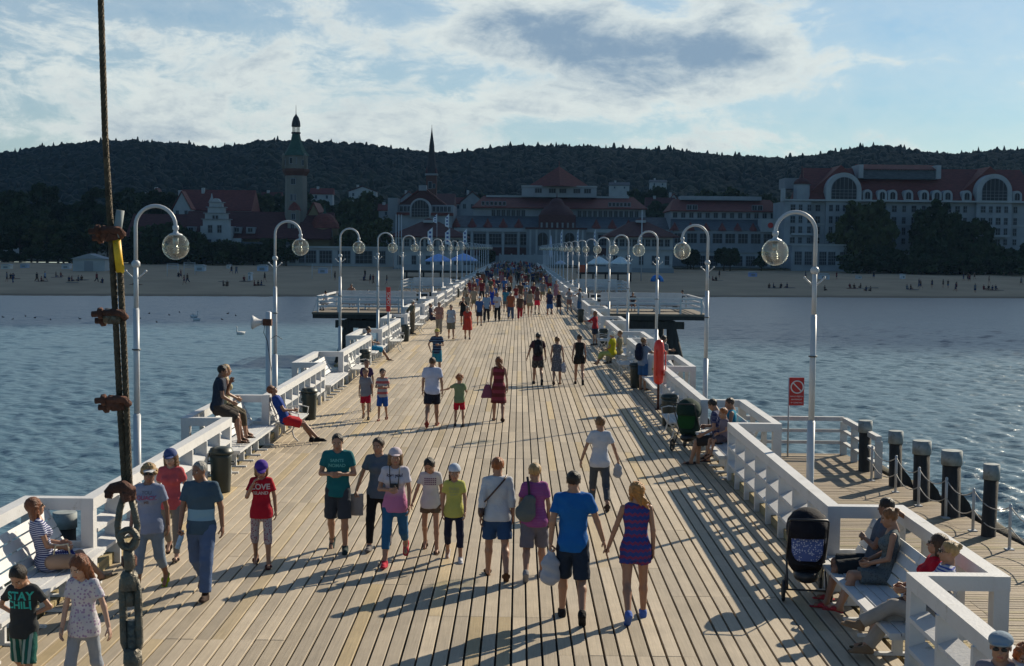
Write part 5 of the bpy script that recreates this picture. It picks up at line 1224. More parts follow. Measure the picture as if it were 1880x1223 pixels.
# umbrellas, banners and flag poles at the pier entrance
def umbrella(px, pt, pb, w, Y, c, lbl, shut=False):
    q = atY(px, 480, Y); zt = atY(px, pt, Y).z; ze = atY(px, pb, Y).z; r = w * S(Y) / 2; base = 0.0
    o = empty('parasol', (q.x, Y, base), label=lbl, cat='parasol', group='parasols at the pier entrance'); cm = mat('parasol_%d' % px, c, .7, var=.1)
    MB().tube([(0, 0, 0), (0, 0, zt)], .05, 6).build('pole', M_POLE, o)
    if shut: MB().lathe([(.12, ze), (.34, ze + .5), (.30, (zt + ze) / 2), (.12, zt - .3), (0, zt)], n=8).build('folded_canopy', cm, o)
    else: MB().lathe([(r * 1.0, ze - .22), (r * 1.0, ze), (r * .3, zt - (zt - ze) * .2), (0, zt)], n=8, smooth=False).build('canopy', cm, o)
TER = 'platform'
def terrace(p0, p1, Y, lbl):
    a, b_ = atY(p0, 480, Y).x, atY(p1, 480, Y).x; r = empty('cafe_terrace', ((a + b_) / 2, Y, 0), label=lbl, cat='terrace'); h = (b_ - a) / 2
    MB().box(-h, h, 0, 9, -.4, 0).build('floor', M_DARKWOOD, r); MB().box(-h, h, -.1, 0, .05, 1.15).build('screen', W_BLUE, r)
    for j in range(5): MB().box(-h + .3 + (2 * h - .6) * j / 4, -h + .6 + (2 * h - .6) * j / 4, .5, .8, WATER_Z - 1, -.4).build('pile', M_DARKWOOD, r)
    for j in range(7): MB().box(-h + 1 + (2 * h - 2) * j / 6 - .4, -h + 1 + (2 * h - 2) * j / 6 + .4, 3, 3.8, 0, .75).build('table', M_DARKWOOD, r)
terrace(742, 872, 262, 'raised cafe terrace with pale screens left of the pier near the shore'); terrace(1062, 1160, 262, 'raised cafe terrace with pale screens right of the pier near the shore')
umbrella(805, 466, 478, 50, 264, (.26, .42, .78), 'blue and white parasol on the left cafe terrace, left of the pair'); umbrella(851, 465, 477, 52, 264, (.30, .45, .80), 'blue and white parasol on the left cafe terrace, right of the pair')
umbrella(1100, 471, 483, 42, 264, (.75, .8, .78), 'pale grey parasol on the right cafe terrace, left of the two large ones'); umbrella(1139, 471, 483, 40, 264, (.7, .76, .75), 'pale grey parasol on the right cafe terrace, right of the two large ones'); umbrella(1029, 478, 483, 20, 290, (.45, .5, .6), 'small pale parasol at the right pier railing')
umbrella(1011, 432, 474, 10, 300, (.5, .55, .7), 'tall folded white parasol behind the pier entrance', True)
def banner(px, pt, pb, Y, lbl, w=9, word='MOLO'):
    q = atY(px, 450, Y); zt, zb = atY(px, pt, Y).z, atY(px, pb, Y).z; o = empty('banner_flag', (q.x, Y, 0), label=lbl, cat='flag', group='banner flags at the pier entrance')
    MB().tube([(0, 0, -.3), (0, 0, zt + .1)], .05, 6).build('pole', M_POLE, o); ww = w * S(Y)
    MB().prism([(-ww, zb + .3), (-.06, zb), (-.06, zt), (-ww, zt - .9)], -.03, .03, ax='y').build('cloth', mat('banner_cloth', (.82, .84, .88), .7, var=.08), o)
    mk = MB(); H = zt - zb
    for j in range(3): mk.box(-ww * .72, -ww * .28, -.045, -.033, zb + H * (.18 + .24 * j), zb + H * (.30 + .24 * j))
    mk.build('printed_marks', mat('banner_blue', (.06, .09, .30), .7), o)
for px, a, c, w, lb in ((794, 418, 450, 9, 'first from the left'), (826, 420, 450, 9, 'second from the left'), (824, 393, 418, 7, 'tallest one, behind the second'), (857, 420, 450, 7, 'third from the left'), (802, 393, 410, 7, 'rearmost one above the left pavilion')):
    banner(px, a, c, 300, f'white and blue feather banner left of the pier entrance, {lb}', w)
for px, a, c, lb in ((1032, 422, 452, 'first'), (1062, 422, 452, 'second'), (1093, 422, 452, 'third')): banner(px, a, c, 296, f'narrow white banner right of the pier entrance, {lb} from the left', 3)
for px, a in ((727, 396), (732, 396), (737, 396)):
    q = atY(px, 450, 300); zt = atY(px, a, 300).z; o = empty('flag_pole', (q.x, 300, -.5), label=f'bare white flag pole left of the pavilion, pole at column {"one" if px < 730 else "two" if px < 735 else "three"} of three', cat='flag pole'); MB().tube([(0, 0, 0), (0, 0, zt + .5)], .08, 6).build('pole', M_POLE, o); MB().sph((0, 0, zt + .6), .14, 8).build('finial', M_POLE, o)
q = atY(1178, 450, 270); o = empty('flag_pole', (q.x, 270, -2), label='tall bare white flag pole in front of the right pavilion', cat='flag pole'); MB().tube([(0, 0, 0), (0, 0, 14)], .1, 6).build('pole', M_POLE, o); MB().sph((0, 0, 14.1), .16, 8).build('finial', M_POLE, o)
q = atY(1070, 500, 262); o = empty('orange_crate', (q.x, 261.2, 0), label='orange-red box on the right cafe terrace', cat='box'); MB().box(-.7, .7, -.3, .3, .0, 1.3).build('body', mat('orange_box', (.45, .07, .02), .6), o); MB().box(-.75, .75, -.35, .35, 1.302, 1.4).build('lid', mat('orange_box', (.45, .07, .02), .6), o)
# ================================================================ people
class Field:
    """signed-distance grid; primitives are blended smoothly, surface by naive surface nets"""
    def __init__(s, lo, hi, v):
        s.v = v; s.lo = np.array(lo, float); s.n = np.ceil((np.array(hi, float) - s.lo) / v).astype(int) + 1
        s.D = np.full(s.n, 9.0); s.ax = [s.lo[i] + v * np.arange(s.n[i]) for i in range(3)]
    def sub(s, a, b, pad):
        i0 = np.maximum(0, np.floor((a - pad - s.lo) / s.v).astype(int)); i1 = np.minimum(s.n, np.ceil((b + pad - s.lo) / s.v).astype(int) + 1)
        if (i1 <= i0).any(): return None, None
        sl = tuple(slice(i0[i], i1[i]) for i in range(3))
        return sl, np.meshgrid(*[s.ax[i][sl[i]] for i in range(3)], indexing='ij', sparse=True)
    def comb(s, sl, d, k, sub=False):
        D = s.D[sl]
        if sub: s.D[sl] = np.maximum(D, -d); return
        if k > 0:
            h = np.maximum(k - np.abs(D - d), 0) / k; s.D[sl] = np.minimum(D, d) - h * h * k * .25
        else: s.D[sl] = np.minimum(D, d)
    def cone(s, a, b, ra, rb, k=.02, cuts=(), sq=None, q=1.0, sub=False, prof=None):
        a, b = np.array(a, float), np.array(b, float); r = max(ra, rb) * max(1, 1.0)
        sl, g = s.sub(np.minimum(a, b), np.maximum(a, b), r * 1.15 + k + 2 * s.v)
        if sl is None: return
        d = b - a; L2 = max(1e-9, float(d @ d)); p = [g[i] - a[i] for i in range(3)]
        t = np.clip((p[0] * d[0] + p[1] * d[1] + p[2] * d[2]) / L2, 0, 1)
        e = [p[i] - t * d[i] for i in range(3)]
        if sq is not None:
            m = e[0] * sq[0] + e[1] * sq[1] + e[2] * sq[2]; e = [e[i] + sq[i] * m * (q - 1) for i in range(3)]
        rr = ra + (rb - ra) * t if prof is None else prof(t)
        dd = np.sqrt(e[0] ** 2 + e[1] ** 2 + e[2] ** 2) - rr
        for pt, nr in cuts:
            dd = np.maximum(dd, (g[0] - pt[0]) * nr[0] + (g[1] - pt[1]) * nr[1] + (g[2] - pt[2]) * nr[2])
        s.comb(sl, dd, k, sub)
    def ell(s, c, r, k=.02, R_=None, cuts=(), sub=False):
        c, r = np.array(c, float), np.array(r, float); m = r.max()
        sl, g = s.sub(c - m, c + m, k + 2 * s.v)
        if sl is None: return
        p = [g[i] - c[i] for i in range(3)]
        if R_ is not None: p = [p[0] * R_[0][j] + p[1] * R_[1][j] + p[2] * R_[2][j] for j in range(3)]
        q = np.sqrt((p[0] / r[0]) ** 2 + (p[1] / r[1]) ** 2 + (p[2] / r[2]) ** 2)
        q2 = np.sqrt((p[0] / r[0] ** 2) ** 2 + (p[1] / r[1] ** 2) ** 2 + (p[2] / r[2] ** 2) ** 2) + 1e-6
        dd = q * (q - 1) / q2
        for pt, nr in cuts: dd = np.maximum(dd, (g[0] - pt[0]) * nr[0] + (g[1] - pt[1]) * nr[1] + (g[2] - pt[2]) * nr[2])
        s.comb(sl, dd, k, sub)
    def cut(s, pt, nr):
        g = np.meshgrid(*s.ax, indexing='ij', sparse=True)
        s.D = np.maximum(s.D, (g[0] - pt[0]) * nr[0] + (g[1] - pt[1]) * nr[1] + (g[2] - pt[2]) * nr[2])
    def wrinkle(s, amp, seed=0):
        g = np.meshgrid(*s.ax, indexing='ij', sparse=True); r = np.random.default_rng(seed); ph = r.uniform(0, 6, 4)
        s.D = s.D + amp * (np.sin(g[2] * 34 + 2.2 * np.sin(g[0] * 13 + ph[0]) + ph[1]) * np.sin(g[0] * 9 + g[1] * 11 + ph[2]) + .6 * np.sin(g[2] * 61 + g[0] * 25 + ph[3] + np.sin(g[1] * 30)))
    def mesh(s):
        D = s.D; n = D.shape; ins = D < 0
        c = np.zeros((n[0] - 1, n[1] - 1, n[2] - 1), dtype=np.int8)
        for i in (0, 1):
            for j in (0, 1):
                for k in (0, 1): c += ins[i:n[0] - 1 + i, j:n[1] - 1 + j, k:n[2] - 1 + k]
        act = np.argwhere((c > 0) & (c < 8))
        if len(act) == 0: return np.zeros((0, 3)), np.zeros((0, 4), int)
        idx = -np.ones(c.shape, dtype=np.int64); idx[act[:, 0], act[:, 1], act[:, 2]] = np.arange(len(act))
        acc = np.zeros((len(act), 3)); cnt = np.zeros(len(act))
        co = [(i, j, k) for i in (0, 1) for j in (0, 1) for k in (0, 1)]
        val = {o: D[act[:, 0] + o[0], act[:, 1] + o[1], act[:, 2] + o[2]] for o in co}
        for a in co:
            for ax in range(3):
                if a[ax]: continue
                b = list(a); b[ax] = 1; b = tuple(b); va, vb = val[a], val[b]; m = (va < 0) != (vb < 0)
                t = np.where(m, va / np.where(m, va - vb, 1), 0); p = np.array(a, float)[None] + np.zeros((len(act), 3)); p[:, ax] += t
                acc += p * m[:, None]; cnt += m
        V = (act + acc / np.maximum(cnt, 1)[:, None]) * s.v + s.lo
        F = []
        for ax in range(3):
            u, w = [(1, 2), (2, 0), (0, 1)][ax]
            A = ins; sl0 = [slice(1, -1)] * 3; sl1 = [slice(1, -1)] * 3; sl0[ax] = slice(0, n[ax] - 1); sl1[ax] = slice(1, n[ax])
            a, b = A[tuple(sl0)], A[tuple(sl1)]; e = np.argwhere(a != b)
            if len(e) == 0: continue
            fl = a[e[:, 0], e[:, 1], e[:, 2]]
            base = e.copy(); 
            for q in range(3):
                if q != ax: base[:, q] += 1
            def at_(du, dw):
                x = base.copy(); x[:, u] -= du; x[:, w] -= dw; return idx[x[:, 0], x[:, 1], x[:, 2]]
            q = np.stack([at_(1, 1), at_(0, 1), at_(0, 0), at_(1, 0)], -1); q = np.where(fl[:, None], q, q[:, ::-1]); F.append(q)
        F = np.concatenate(F); F = F[(F >= 0).all(1)]
        return V, F
def nrm(v): v = np.array(v, float); return v / (np.linalg.norm(v) + 1e-9)

# --- prototypes in a unit frame -------------------------------------------------
def head_proto():
    """centre of the head at the origin, face towards +y, height of head 1.0 (crown z=.5, chin z=-.5)"""
    f = Field((-.46, -.52, -.8), (.46, .62, .56), .026)
    f.ell((0, -.05, .12), (.335, .40, .385), 0); f.ell((0, .10, -.12), (.265, .30, .34), .12); f.ell((0, .17, -.34), (.15, .17, .15), .10)
    f.cone((-.15, .02, -.30), (.15, .02, -.30), .13, .13, .08)
    f.cone((0, -.08, -.25), (0, -.14, -.78), .215, .235, .06)
    f.cone((-.13, .33, .075), (.13, .33, .075), .035, .035, .05)
    f.ell((-.125, .425, -.0), (.075, .07, .05), sub=True); f.ell((.125, .425, -.0), (.075, .07, .05), sub=True)
    f.cone((0, .36, .04), (0, .455, -.13), .035, .052, .05); f.cone((-.045, .40, -.14), (.045, .40, -.14), .035, .035, .03)
    f.cone((-.065, .365, -.265), (.065, .365, -.265), .038, .038, .03)
    for s_ in (-1, 1): f.ell((s_ * .335, -.02, -.02), (.035, .075, .125), .015); f.ell((s_ * .17, .27, -.12), (.08, .07, .07), .05)
    V, F = f.mesh(); c = V[F].mean(1); mi = np.zeros(len(F), int)
    lips = (np.abs(c[:, 0]) < .095) & (np.abs(c[:, 2] + .265) < .034) & (c[:, 1] > .30); mi[lips] = 1
    brow = (np.abs(np.abs(c[:, 0]) - .13) < .085) & (np.abs(c[:, 2] - .085) < .022) & (c[:, 1] > .25); mi[brow] = 2
    # eyes
    ev, ef = [], []; iv, jf = ico(2)
    for s_ in (-1, 1):
        b = len(V) + sum(len(x) for x in ev); ev.append(iv * .058 + np.array([s_ * .125, .315, .0])); ef.append(np.concatenate([jf, jf[:, 2:3]], 1) + b)
    V = np.concatenate([V] + ev); n0 = len(F); F = np.concatenate([F] + ef); c2 = V[F[n0:]].mean(1)
    iris = (np.abs(np.abs(c2[:, 0]) - .125) < .027) & (c2[:, 1] > .355)
    mi = np.concatenate([mi, np.where(iris, 2, 3)])
    return V, F, mi
HEAD = head_proto()
def hand_proto(curl, thumb=.0, spread=.10):
    """wrist at origin, fingers towards +z, palm normal +y, thumb towards +x ; unit = hand length"""
    f = Field((-.42, -.35, -.2), (.62, .62, 1.06), .032)
    f.cone((0, 0, -.12), (0, 0, .06), .135, .14, .05, sq=(0, 1, 0), q=1.3); f.cone((-.09, 0, .1), (-.12, 0, .42), .12, .11, .06, sq=(0, 1, 0), q=1.25); f.cone((.08, 0, .1), (.12, 0, .42), .12, .11, .06, sq=(0, 1, 0), q=1.25)
    for i, (x, l) in enumerate(((.165, .44), (.06, .50), (-.055, .47), (-.16, .37))):
        p = np.array([x, 0, .46]); a = 0; sp = (x) * spread * 3
        for j, fr in enumerate((.46, .30, .24)):
            a += curl * (.7 if j == 0 else 1.0); q = p + l * fr * np.array([sp, math.sin(a), math.cos(a)]); r0 = .058 - .005 * j - (.006 if i == 3 else 0)
            f.cone(p, q, r0, r0 - .006, .012); p = q
    p = np.array([.14, .02, .12]); q = np.array([.26, .09 + thumb * .05, .28]); f.cone(p, q, .085, .066, .04); r = q + np.array([.045 - thumb * .05, .10 + thumb * .1, .13]); f.cone(q, r, .064, .056, .02); f.cone(r, r + np.array([-.02 - thumb * .1, .05 + thumb * .05, .10]), .055, .046, .01)
    return f.mesh()
HANDS = {'relax': hand_proto(.38), 'open': hand_proto(.12), 'grip': hand_proto(1.25, 1.0)}
def hair_proto(kind):
    f = Field((-.62, -.95, -1.75), (.62, .66, .95), .042)
    face = dict(c=(0, .42, -.16), r=(.27, .34, .37))
    if kind == 'short':
        f.ell((0, -.06, .15), (.365, .42, .39), 0); f.cut((0, 0, -.16), (0, .55, -.83)); f.cut((0, .22, .16), (0, .97, -.42))
    elif kind == 'crop':
        f.ell((0, -.065, .14), (.350, .412, .385), 0); f.cut((0, 0, -.10), (0, .45, -.83)); f.cut((0, .20, .20), (0, .97, -.42))
    elif kind == 'balding':
        f.ell((0, -.07, .10), (.352, .408, .34), 0); f.cut((0, 0, -.16), (0, .3, -.95)); f.cut((0, .05, .16), (0, .95, -.2))
        f.ell((0, -.06, .16), (.340, .39, .375), 0)
        f.cut((0, .24, .22), (0, .95, -.4))
    elif kind == 'curly':
        rr = random.Random(4); f.ell((0, -.08, .12), (.38, .42, .40), 0)
        for _ in range(60):
            t, u = rr.uniform(0, 6.28), rr.uniform(-.35, 1); c = math.sqrt(max(0, 1 - u * u)); y = c * math.sin(t) * .43 - .08
            if y > .24 and u < .5: continue
            f.ell((c * math.cos(t) * .39, y, u * .42 + .10), (.085, .085, .085), .03)
        f.ell(face['c'], face['r'], sub=True)
    elif kind == 'bob':
        f.ell((0, -.07, .14), (.40, .44, .41), 0); f.cone((-.20, -.10, .0), (-.24, -.10, -.38), .22, .17, .1); f.cone((.20, -.10, .0), (.24, -.10, -.38), .22, .17, .1); f.cone((0, -.25, 0), (0, -.25, -.36), .26, .20, .1)
        f.ell((0, .44, -.18), (.235, .36, .45), sub=True)
    elif kind in ('long', 'longer'):
        e = -.75 if kind == 'long' else -1.05; f.ell((0, -.07, .14), (.39, .43, .405), 0)
        for x in (-.24, -.12, 0, .12, .24): f.cone((x, -.20 + abs(x) * .3, .05), (x * 1.5, -.28 + abs(x) * .25, e + abs(x) * .4), .21, .10, .06)
        for x in (-1, 1): f.cone((x * .28, .02, .05), (x * .30, .02, -.55), .13, .07, .06)
        f.ell((0, .44, -.18), (.235, .38, .46), sub=True); f.wrinkle(.012, 5)
    elif kind == 'windy':
        f.ell((0, -.07, .14), (.39, .43, .405), 0)
        rr = random.Random(9)
        for i in range(11): f.cone((rr.uniform(-.2, .2), -.22, rr.uniform(-.1, .2)), (.15 + rr.uniform(-.1, .42), -.3 + rr.uniform(-.2, .1), rr.uniform(-.85, -.35)), .20, .05, .05)
        for x in (-1, 1): f.cone((x * .27, 0, .05), (x * .28, -.02, -.4), .14, .08, .06)
        f.ell((0, .44, -.18), (.235, .38, .46), sub=True); f.wrinkle(.018, 8)
    elif kind == 'ponytail':
        f.ell((0, -.06, .14), (.365, .415, .39), 0); f.cut((0, 0, -.20), (0, .75, -.66)); f.cut((0, .25, .2), (0, .97, -.40)); f.cone((0, -.42, .28), (0, -.60, .20), .10, .11, .05); f.cone((0, -.58, .2), (.08, -.52, -.55), .12, .05, .05)
    elif kind == 'braid':
        f.ell((0, -.06, .12), (.36, .41, .385), 0); f.cut((0, 0, -.30), (0, .75, -.66)); f.cut((0, .27, .2), (0, .97, -.30)); 
        for i in range(7): f.ell((.30 - i * .005, .02 + i * .015, -.22 - i * .13), (.075 - i * .004, .075, .09), .03)
    elif kind == 'bun':
        f.ell((0, -.06, .14), (.365, .415, .39), 0); f.cut((0, 0, -.20), (0, .75, -.66)); f.cut((0, .25, .2), (0, .97, -.40)); f.ell((0, -.43, .30), (.15, .15, .15), .03); f.wrinkle(.010, 3)
    elif kind == 'cap':
        f.ell((0, -.04, .20), (.40, .45, .38), 0); f.cut((0, 0, .14), (0, 0, -1))
        g = Field((-.62, .1, -.1), (.62, .95, .5), .034); g.ell((0, .34, .17), (.27, .42, .06), 0); g.cut((0, .2, 0), (0, -1, 0)); return f.mesh(), g.mesh()
    elif kind == 'flatcap':
        f.ell((0, -.02, .24), (.42, .48, .30), 0); f.cut((0, 0, .12), (0, -.1, -1)); f.ell((0, .40, .18), (.28, .16, .06), .05)
    elif kind == 'bandana':
        f.ell((0, -.05, .17), (.385, .44, .385), 0); f.cut((0, 0, .06), (0, .25, -.97)); f.cone((.0, -.43, .05), (.12, -.52, -.15), .06, .03, .03)
    elif kind == 'visor':
        f.ell((0, -.04, .17), (.375, .43, .12), 0); f.ell((0, .40, .15), (.27, .34, .045), .03)
    elif kind == 'sunhat':
        f.ell((0, -.04, .24), (.40, .44, .34), 0); f.cut((0, 0, .14), (0, 0, -1)); f.ell((0, -.02, .16), (.60, .64, .04), .04)
    if kind not in ('flatcap', 'bandana', 'visor', 'sunhat', 'cap'):
        g = np.meshgrid(*f.ax, indexing='ij', sparse=True); f.D = f.D + .012 * np.sin(g[0] * 31 + 4 * np.sin(g[2] * 7)) * np.sin(g[1] * 27 + g[2] * 5) + .008 * np.sin(g[0] * 67 + g[1] * 53 + 2 * np.sin(g[2] * 11))
    return f.mesh()
HPROTO = {}
def hproto(k):
    if k not in HPROTO: HPROTO[k] = hair_proto(k)
    return HPROTO[k]
def shoe_proto(kind):
    """ankle above origin-level sole; toe towards +y; heel at y=-.06; adult metres"""
    f = Field((-.09, -.12, -.02), (.09, .26, .16), .011)
    if kind == 'sneaker':
        f.cone((0, -.035, .018), (0, .16, .016), .040, .042, .01, sq=(0, 0, 1), q=2.0); f.cone((0, -.025, .05), (0, .13, .035), .040, .034, .03); f.cone((0, -.01, .06), (0, -.005, .10), .044, .042, .03); f.cut((0, 0, .105), (0, 0, 1)); f.cut((0, 0, .0), (0, 0, -1))
    else:
        f.cone((0, -.035, .010), (0, .165, .010), .040, .045, .01, sq=(0, 0, 1), q=4.0); f.cut((0, 0, .0), (0, 0, -1)); f.cone((-.04, .09, .03), (.04, .09, .03), .02, .02, .01)
        f.cone((-.035, .06, .035), (.035, .06, .035), .026, .026, .02)
    return f.mesh()
SHOES = {k: shoe_proto(k) for k in ('sneaker', 'sandal')}

# --- materials ------------------------------------------------------------------
def skin(c, tag_): 
    m_ = mat('skin_' + tag_, c, .5, var=.07, vscale=8); return m_
SK = {'tan': skin((.32, .165, .10), 'tan'), 'fair': skin((.42, .25, .175), 'fair'), 'deep': skin((.21, .10, .06), 'deep')}
M_LIPS = mat('lips', (.30, .09, .07), .5); M_BROW = mat('brow_and_iris', (.03, .018, .012), .6); M_EYEW = mat('eye_white', (.55, .52, .48), .3)
def fab(c, pat=None, c2=None, sc=1.0):
    """fabric with optional pattern in object space"""
    c = tuple(x * .80 for x in c); key = 'fabric_%s_%s_%s_%s' % ('%02x%02x%02x' % tuple(int(x * 255) for x in c), pat, '%02x%02x%02x' % tuple(int(x * 255) for x in c2) if c2 else '', sc)
    if key in MC: return MC[key]
    m_ = mat(key, c, .85, var=.10, vscale=6, bump=.45, bscale=26, spec=.2)
    if pat:
        nt = m_.node_tree; L = nt.links; b = nt.nodes['Principled BSDF']; src = b.inputs['Base Color'].links[0].from_socket
        tc = nt.nodes.new('ShaderNodeTexCoord'); sp = nt.nodes.new('ShaderNodeSeparateXYZ'); L.new(tc.outputs['Object'], sp.inputs[0])
        def M(op, a, b_=None):
            n = nt.nodes.new('ShaderNodeMath'); n.operation = op
            for i, v in enumerate((a, b_)):
                if v is None: continue
                if isinstance(v, (int, float)): n.inputs[i].default_value = v
                else: L.new(v, n.inputs[i])
            return n.outputs[0]
        if pat == 'stripe': fac = M('GREATER_THAN', M('SINE', M('MULTIPLY', sp.outputs[2], 6.283 / (.045 * sc))), .1)
        elif pat == 'zigzag':
            z = M('ADD', sp.outputs[2], M('MULTIPLY', M('PINGPONG', M('ADD', sp.outputs[0], M('MULTIPLY', sp.outputs[1], .3)), .03), .7)); fac = M('GREATER_THAN', M('SINE', M('MULTIPLY', z, 6.283 / (.085 * sc))), .35)
        elif pat == 'vstripe': fac = M('GREATER_THAN', M('SINE', M('MULTIPLY', sp.outputs[0], 6.283 / (.06 * sc))), .2)
        elif pat == 'band': fac = M('MULTIPLY', M('GREATER_THAN', sp.outputs[2], sc), M('LESS_THAN', sp.outputs[2], sc + .14))
        elif pat == 'check': fac = M('GREATER_THAN', M('MULTIPLY', M('SINE', M('MULTIPLY', sp.outputs[2], 6.283 / (.07 * sc))), M('SINE', M('MULTIPLY', sp.outputs[0], 6.283 / (.07 * sc)))), 0.0)
        elif pat == 'fade': fac = M('MULTIPLY', M('SUBTRACT', sc, sp.outputs[2]), 6.0)
        else:
            v = nt.nodes.new('ShaderNodeTexVoronoi'); v.inputs['Scale'].default_value = 22 / sc; v.inputs['Randomness'].default_value = .0 if pat == 'polka' else .8; L.new(tc.outputs['Object'], v.inputs['Vector']); fac = M('LESS_THAN', v.outputs['Distance'], .34 if pat == 'polka' else .36)
        cl = nt.nodes.new('ShaderNodeClamp'); L.new(fac, cl.inputs[0])
        mx = nt.nodes.new('ShaderNodeMix'); mx.data_type = 'RGBA'; L.new(cl.outputs[0], mx.inputs['Factor']); L.new(src, mx.inputs[6]); mx.inputs[7].default_value = (*c2, 1); L.new(mx.outputs[2], b.inputs['Base Color'])
    return m_
def hairm(c): return mat('hair_%02x%02x%02x' % tuple(int(x * 255) for x in c), c, .45, var=.35, vscale=14, bump=.8, bscale=45, stretch=(3, 3, .5), spec=.4)
HC = dict(brown=(.055, .028, .014), dark=(.018, .011, .008), blond=(.36, .22, .09), ginger=(.30, .095, .025), grey=(.26, .25, .23), white=(.62, .60, .52), auburn=(.17, .055, .02), fairbrown=(.17, .09, .04))
ARMS = {  # (upper arm, forearm) directions: x outward, y forward, z up
    'hang': ((.16, -.06, -1), (.04, .12, -1)), 'fwd': ((.14, .38, -1), (-.02, .62, -.9)), 'back': ((.18, -.42, -1), (.10, -.16, -1)), 'slightf': ((.16, .12, -1), (.02, .40, -1)), 'slightb': ((.20, -.22, -1), (.08, .02, -1)),
    'front': ((.22, .12, -1), (-.75, .85, .10)), 'chest': ((.20, .25, -1), (-.55, .45, .85)), 'face': ((.22, .45, -.85), (-.50, .35, 1.0)), 'out': ((.36, .02, -.95), (.30, .16, -.95)), 'side': ((.9, .1, -.55), (.8, .2, -.2)),
    'hip': ((.55, -.18, -.8), (-.75, .15, -.35)), 'lap': ((.14, .10, -1), (-.38, .80, -.42)), 'rest': ((.20, .02, -1), (-.05, .88, -.42)), 'behind': ((.3, -.5, -.8), (-.4, -.3, -.8)), 'up': ((.75, .1, .55), (-.55, -.1, .85)), 'cross': ((.2, .2, -1), (-.95, .55, .1)), 'hold': ((.12, .05, -1), (.12, .05, -1)), 'reach': ((.1, .8, -.6), (0, 1, -.1)),
    'uphead': ((.8, -.1, .6), (-.6, -.1, .5)), 'joinin': ((.33, .05, -.95), (.30, .14, -.93)), 'elbowout': ((.5, .1, -.85), (-.3, .3, -.9)), 'armback': ((.75, -.35, .35), (.2, -.9, -.25))}
PRINTS = []
def person(loc, h=1.7, face=0.0, pose='walk', ph=1.0, arms=('fwd', 'back'), skin_='tan', hair='short', hc='brown', hat=None, hatc=(.5, .5, .5), top=('tee', (.5, .5, .5)), bot=('shorts', (.1, .1, .1)),
           shoes=('sneaker', (.05, .05, .05)), build=1.0, v=.015, label='', group=None, head=(0, 0), glasses=False, lean=0.0, hands=('relax', 'relax'), female=False, single=False, text=(), seat=.45, recl=0.0, legs=None, cat='person', child=None, extra=None, feetz=0.0, twist=0.0):
    """loc = ground point under the hips; face = heading in degrees, 0 = away from the camera, 180 = towards it"""
    if pose == 'walk' and head == (0, 0) and not single: q_ = (loc[0] * 37 + loc[1] * 11) % 1; head = (q_ * 44 - 22, q_ * 9 - 2); lean = (q_ - .4) * .08
    kid = (h < 1.48) if child is None else child; s = h / 1.75
    hl = (.232 if h > 1.5 else .232 - .025 * (1.5 - h) / .4) * (1.0 if h > 1.5 else 1); hl = max(hl, .2)
    bw = build * s ** .6 if False else build
    W = lambda r: r * s * (1 + (bw - 1)) if True else r
    torso_up = nrm((0, math.sin(lean + (-recl if pose != 'walk' else 0)), math.cos(lean + recl if pose != 'walk' else lean)))
    tw = math.radians(twist)
    side = np.array([math.cos(tw), -math.sin(tw), 0.0]) if twist else np.array([1.0, 0, 0]); front = nrm(np.cross(torso_up, side)) * 1.0
    if front[1] < 0 and abs(twist) < 90: front = -front
    thl, shl, ftz = .245 * h, .235 * h, .042 * h
    hipw = .052 * h * (1.05 if female else .96)
    # legs ---------------------------------------------------------------------
    if pose == 'walk': L = {-1: (.42 * ph, .14), 1: (-.30 * ph, .30 + .42 * ph)} if ph >= 0 else {1: (.42 * -ph, .14), -1: (-.30 * -ph, .30 - .42 * ph)}
    elif pose == 'stand': L = {-1: (.03, .05), 1: (-.02, .03)}
    else: L = {-1: (1.5, 1.45), 1: (1.45, 1.55)}
    ab = {-1: .05, 1: .05}
    if legs:
        for k_, q in legs.items(): L[k_] = q[:2]; ab[k_] = q[2] if len(q) > 2 else .05
    P = {}
    for k_ in (-1, 1):
        th, kb = L[k_]; hip = np.array([k_ * hipw, 0, 0.0]); ad = k_ * ab[k_]
        kn = hip + thl * nrm((ad, math.sin(th), -math.cos(th))); an = kn + shl * nrm((ad * .5, math.sin(th - kb), -math.cos(th - kb)))
        P[k_] = [hip, kn, an]
    if pose in ('walk', 'stand'):
        low = min(P[-1][2][2], P[1][2][2]); hz = -low + ftz + .012
        if pose == 'walk': hz -= .004
    else: hz = seat + .085 * s
    base = np.array([0, 0, hz])
    for k_ in P: P[k_] = [p + base for p in P[k_]]
    FP = {}
    for k_ in (-1, 1):
        an = P[k_][2]; lift = an[2] - feetz - ftz
        shin = nrm(P[k_][2] - P[k_][1])
        if pose == 'walk' and lift > .03: fd = nrm((.02 * k_, .75, -.66))
        elif pose == 'walk' and an[1] > .12: fd = nrm((.06 * k_, .97, .16))
        elif pose == 'sit' and lift > .08: fd = nrm((.05 * k_, .8, .25) if shin[1] > .3 else (.05 * k_, .9, -.35))
        else: fd = nrm((.10 * k_, 1, 0))
        FP[k_] = fd
    pel = base + np.array([0, 0, .01]); U = torso_up
    waist = pel + U * .10 * h; chest = pel + U * .235 * h; neck = pel + U * .325 * h
    shw = .104 * h * (.92 if female else 1.0) * (.93 if kid else 1); shy = pel + U * .298 * h
    A = {}
    for k_, nm in ((-1, arms[0]), (1, arms[1])):
        u_, f_ = ARMS[nm] if isinstance(nm, str) else nm
        sh = shy + side * k_ * shw
        conv = lambda d: nrm(side * (k_ * d[0]) + front * d[1] + (U if pose != 'walk' and recl > .0 and nm not in ('hang',) else np.array([0, 0, 1.0])) * d[2])
        el = sh + conv(u_) * .165 * h; wr = el + conv(f_) * .142 * h; A[k_] = [sh, el, wr]
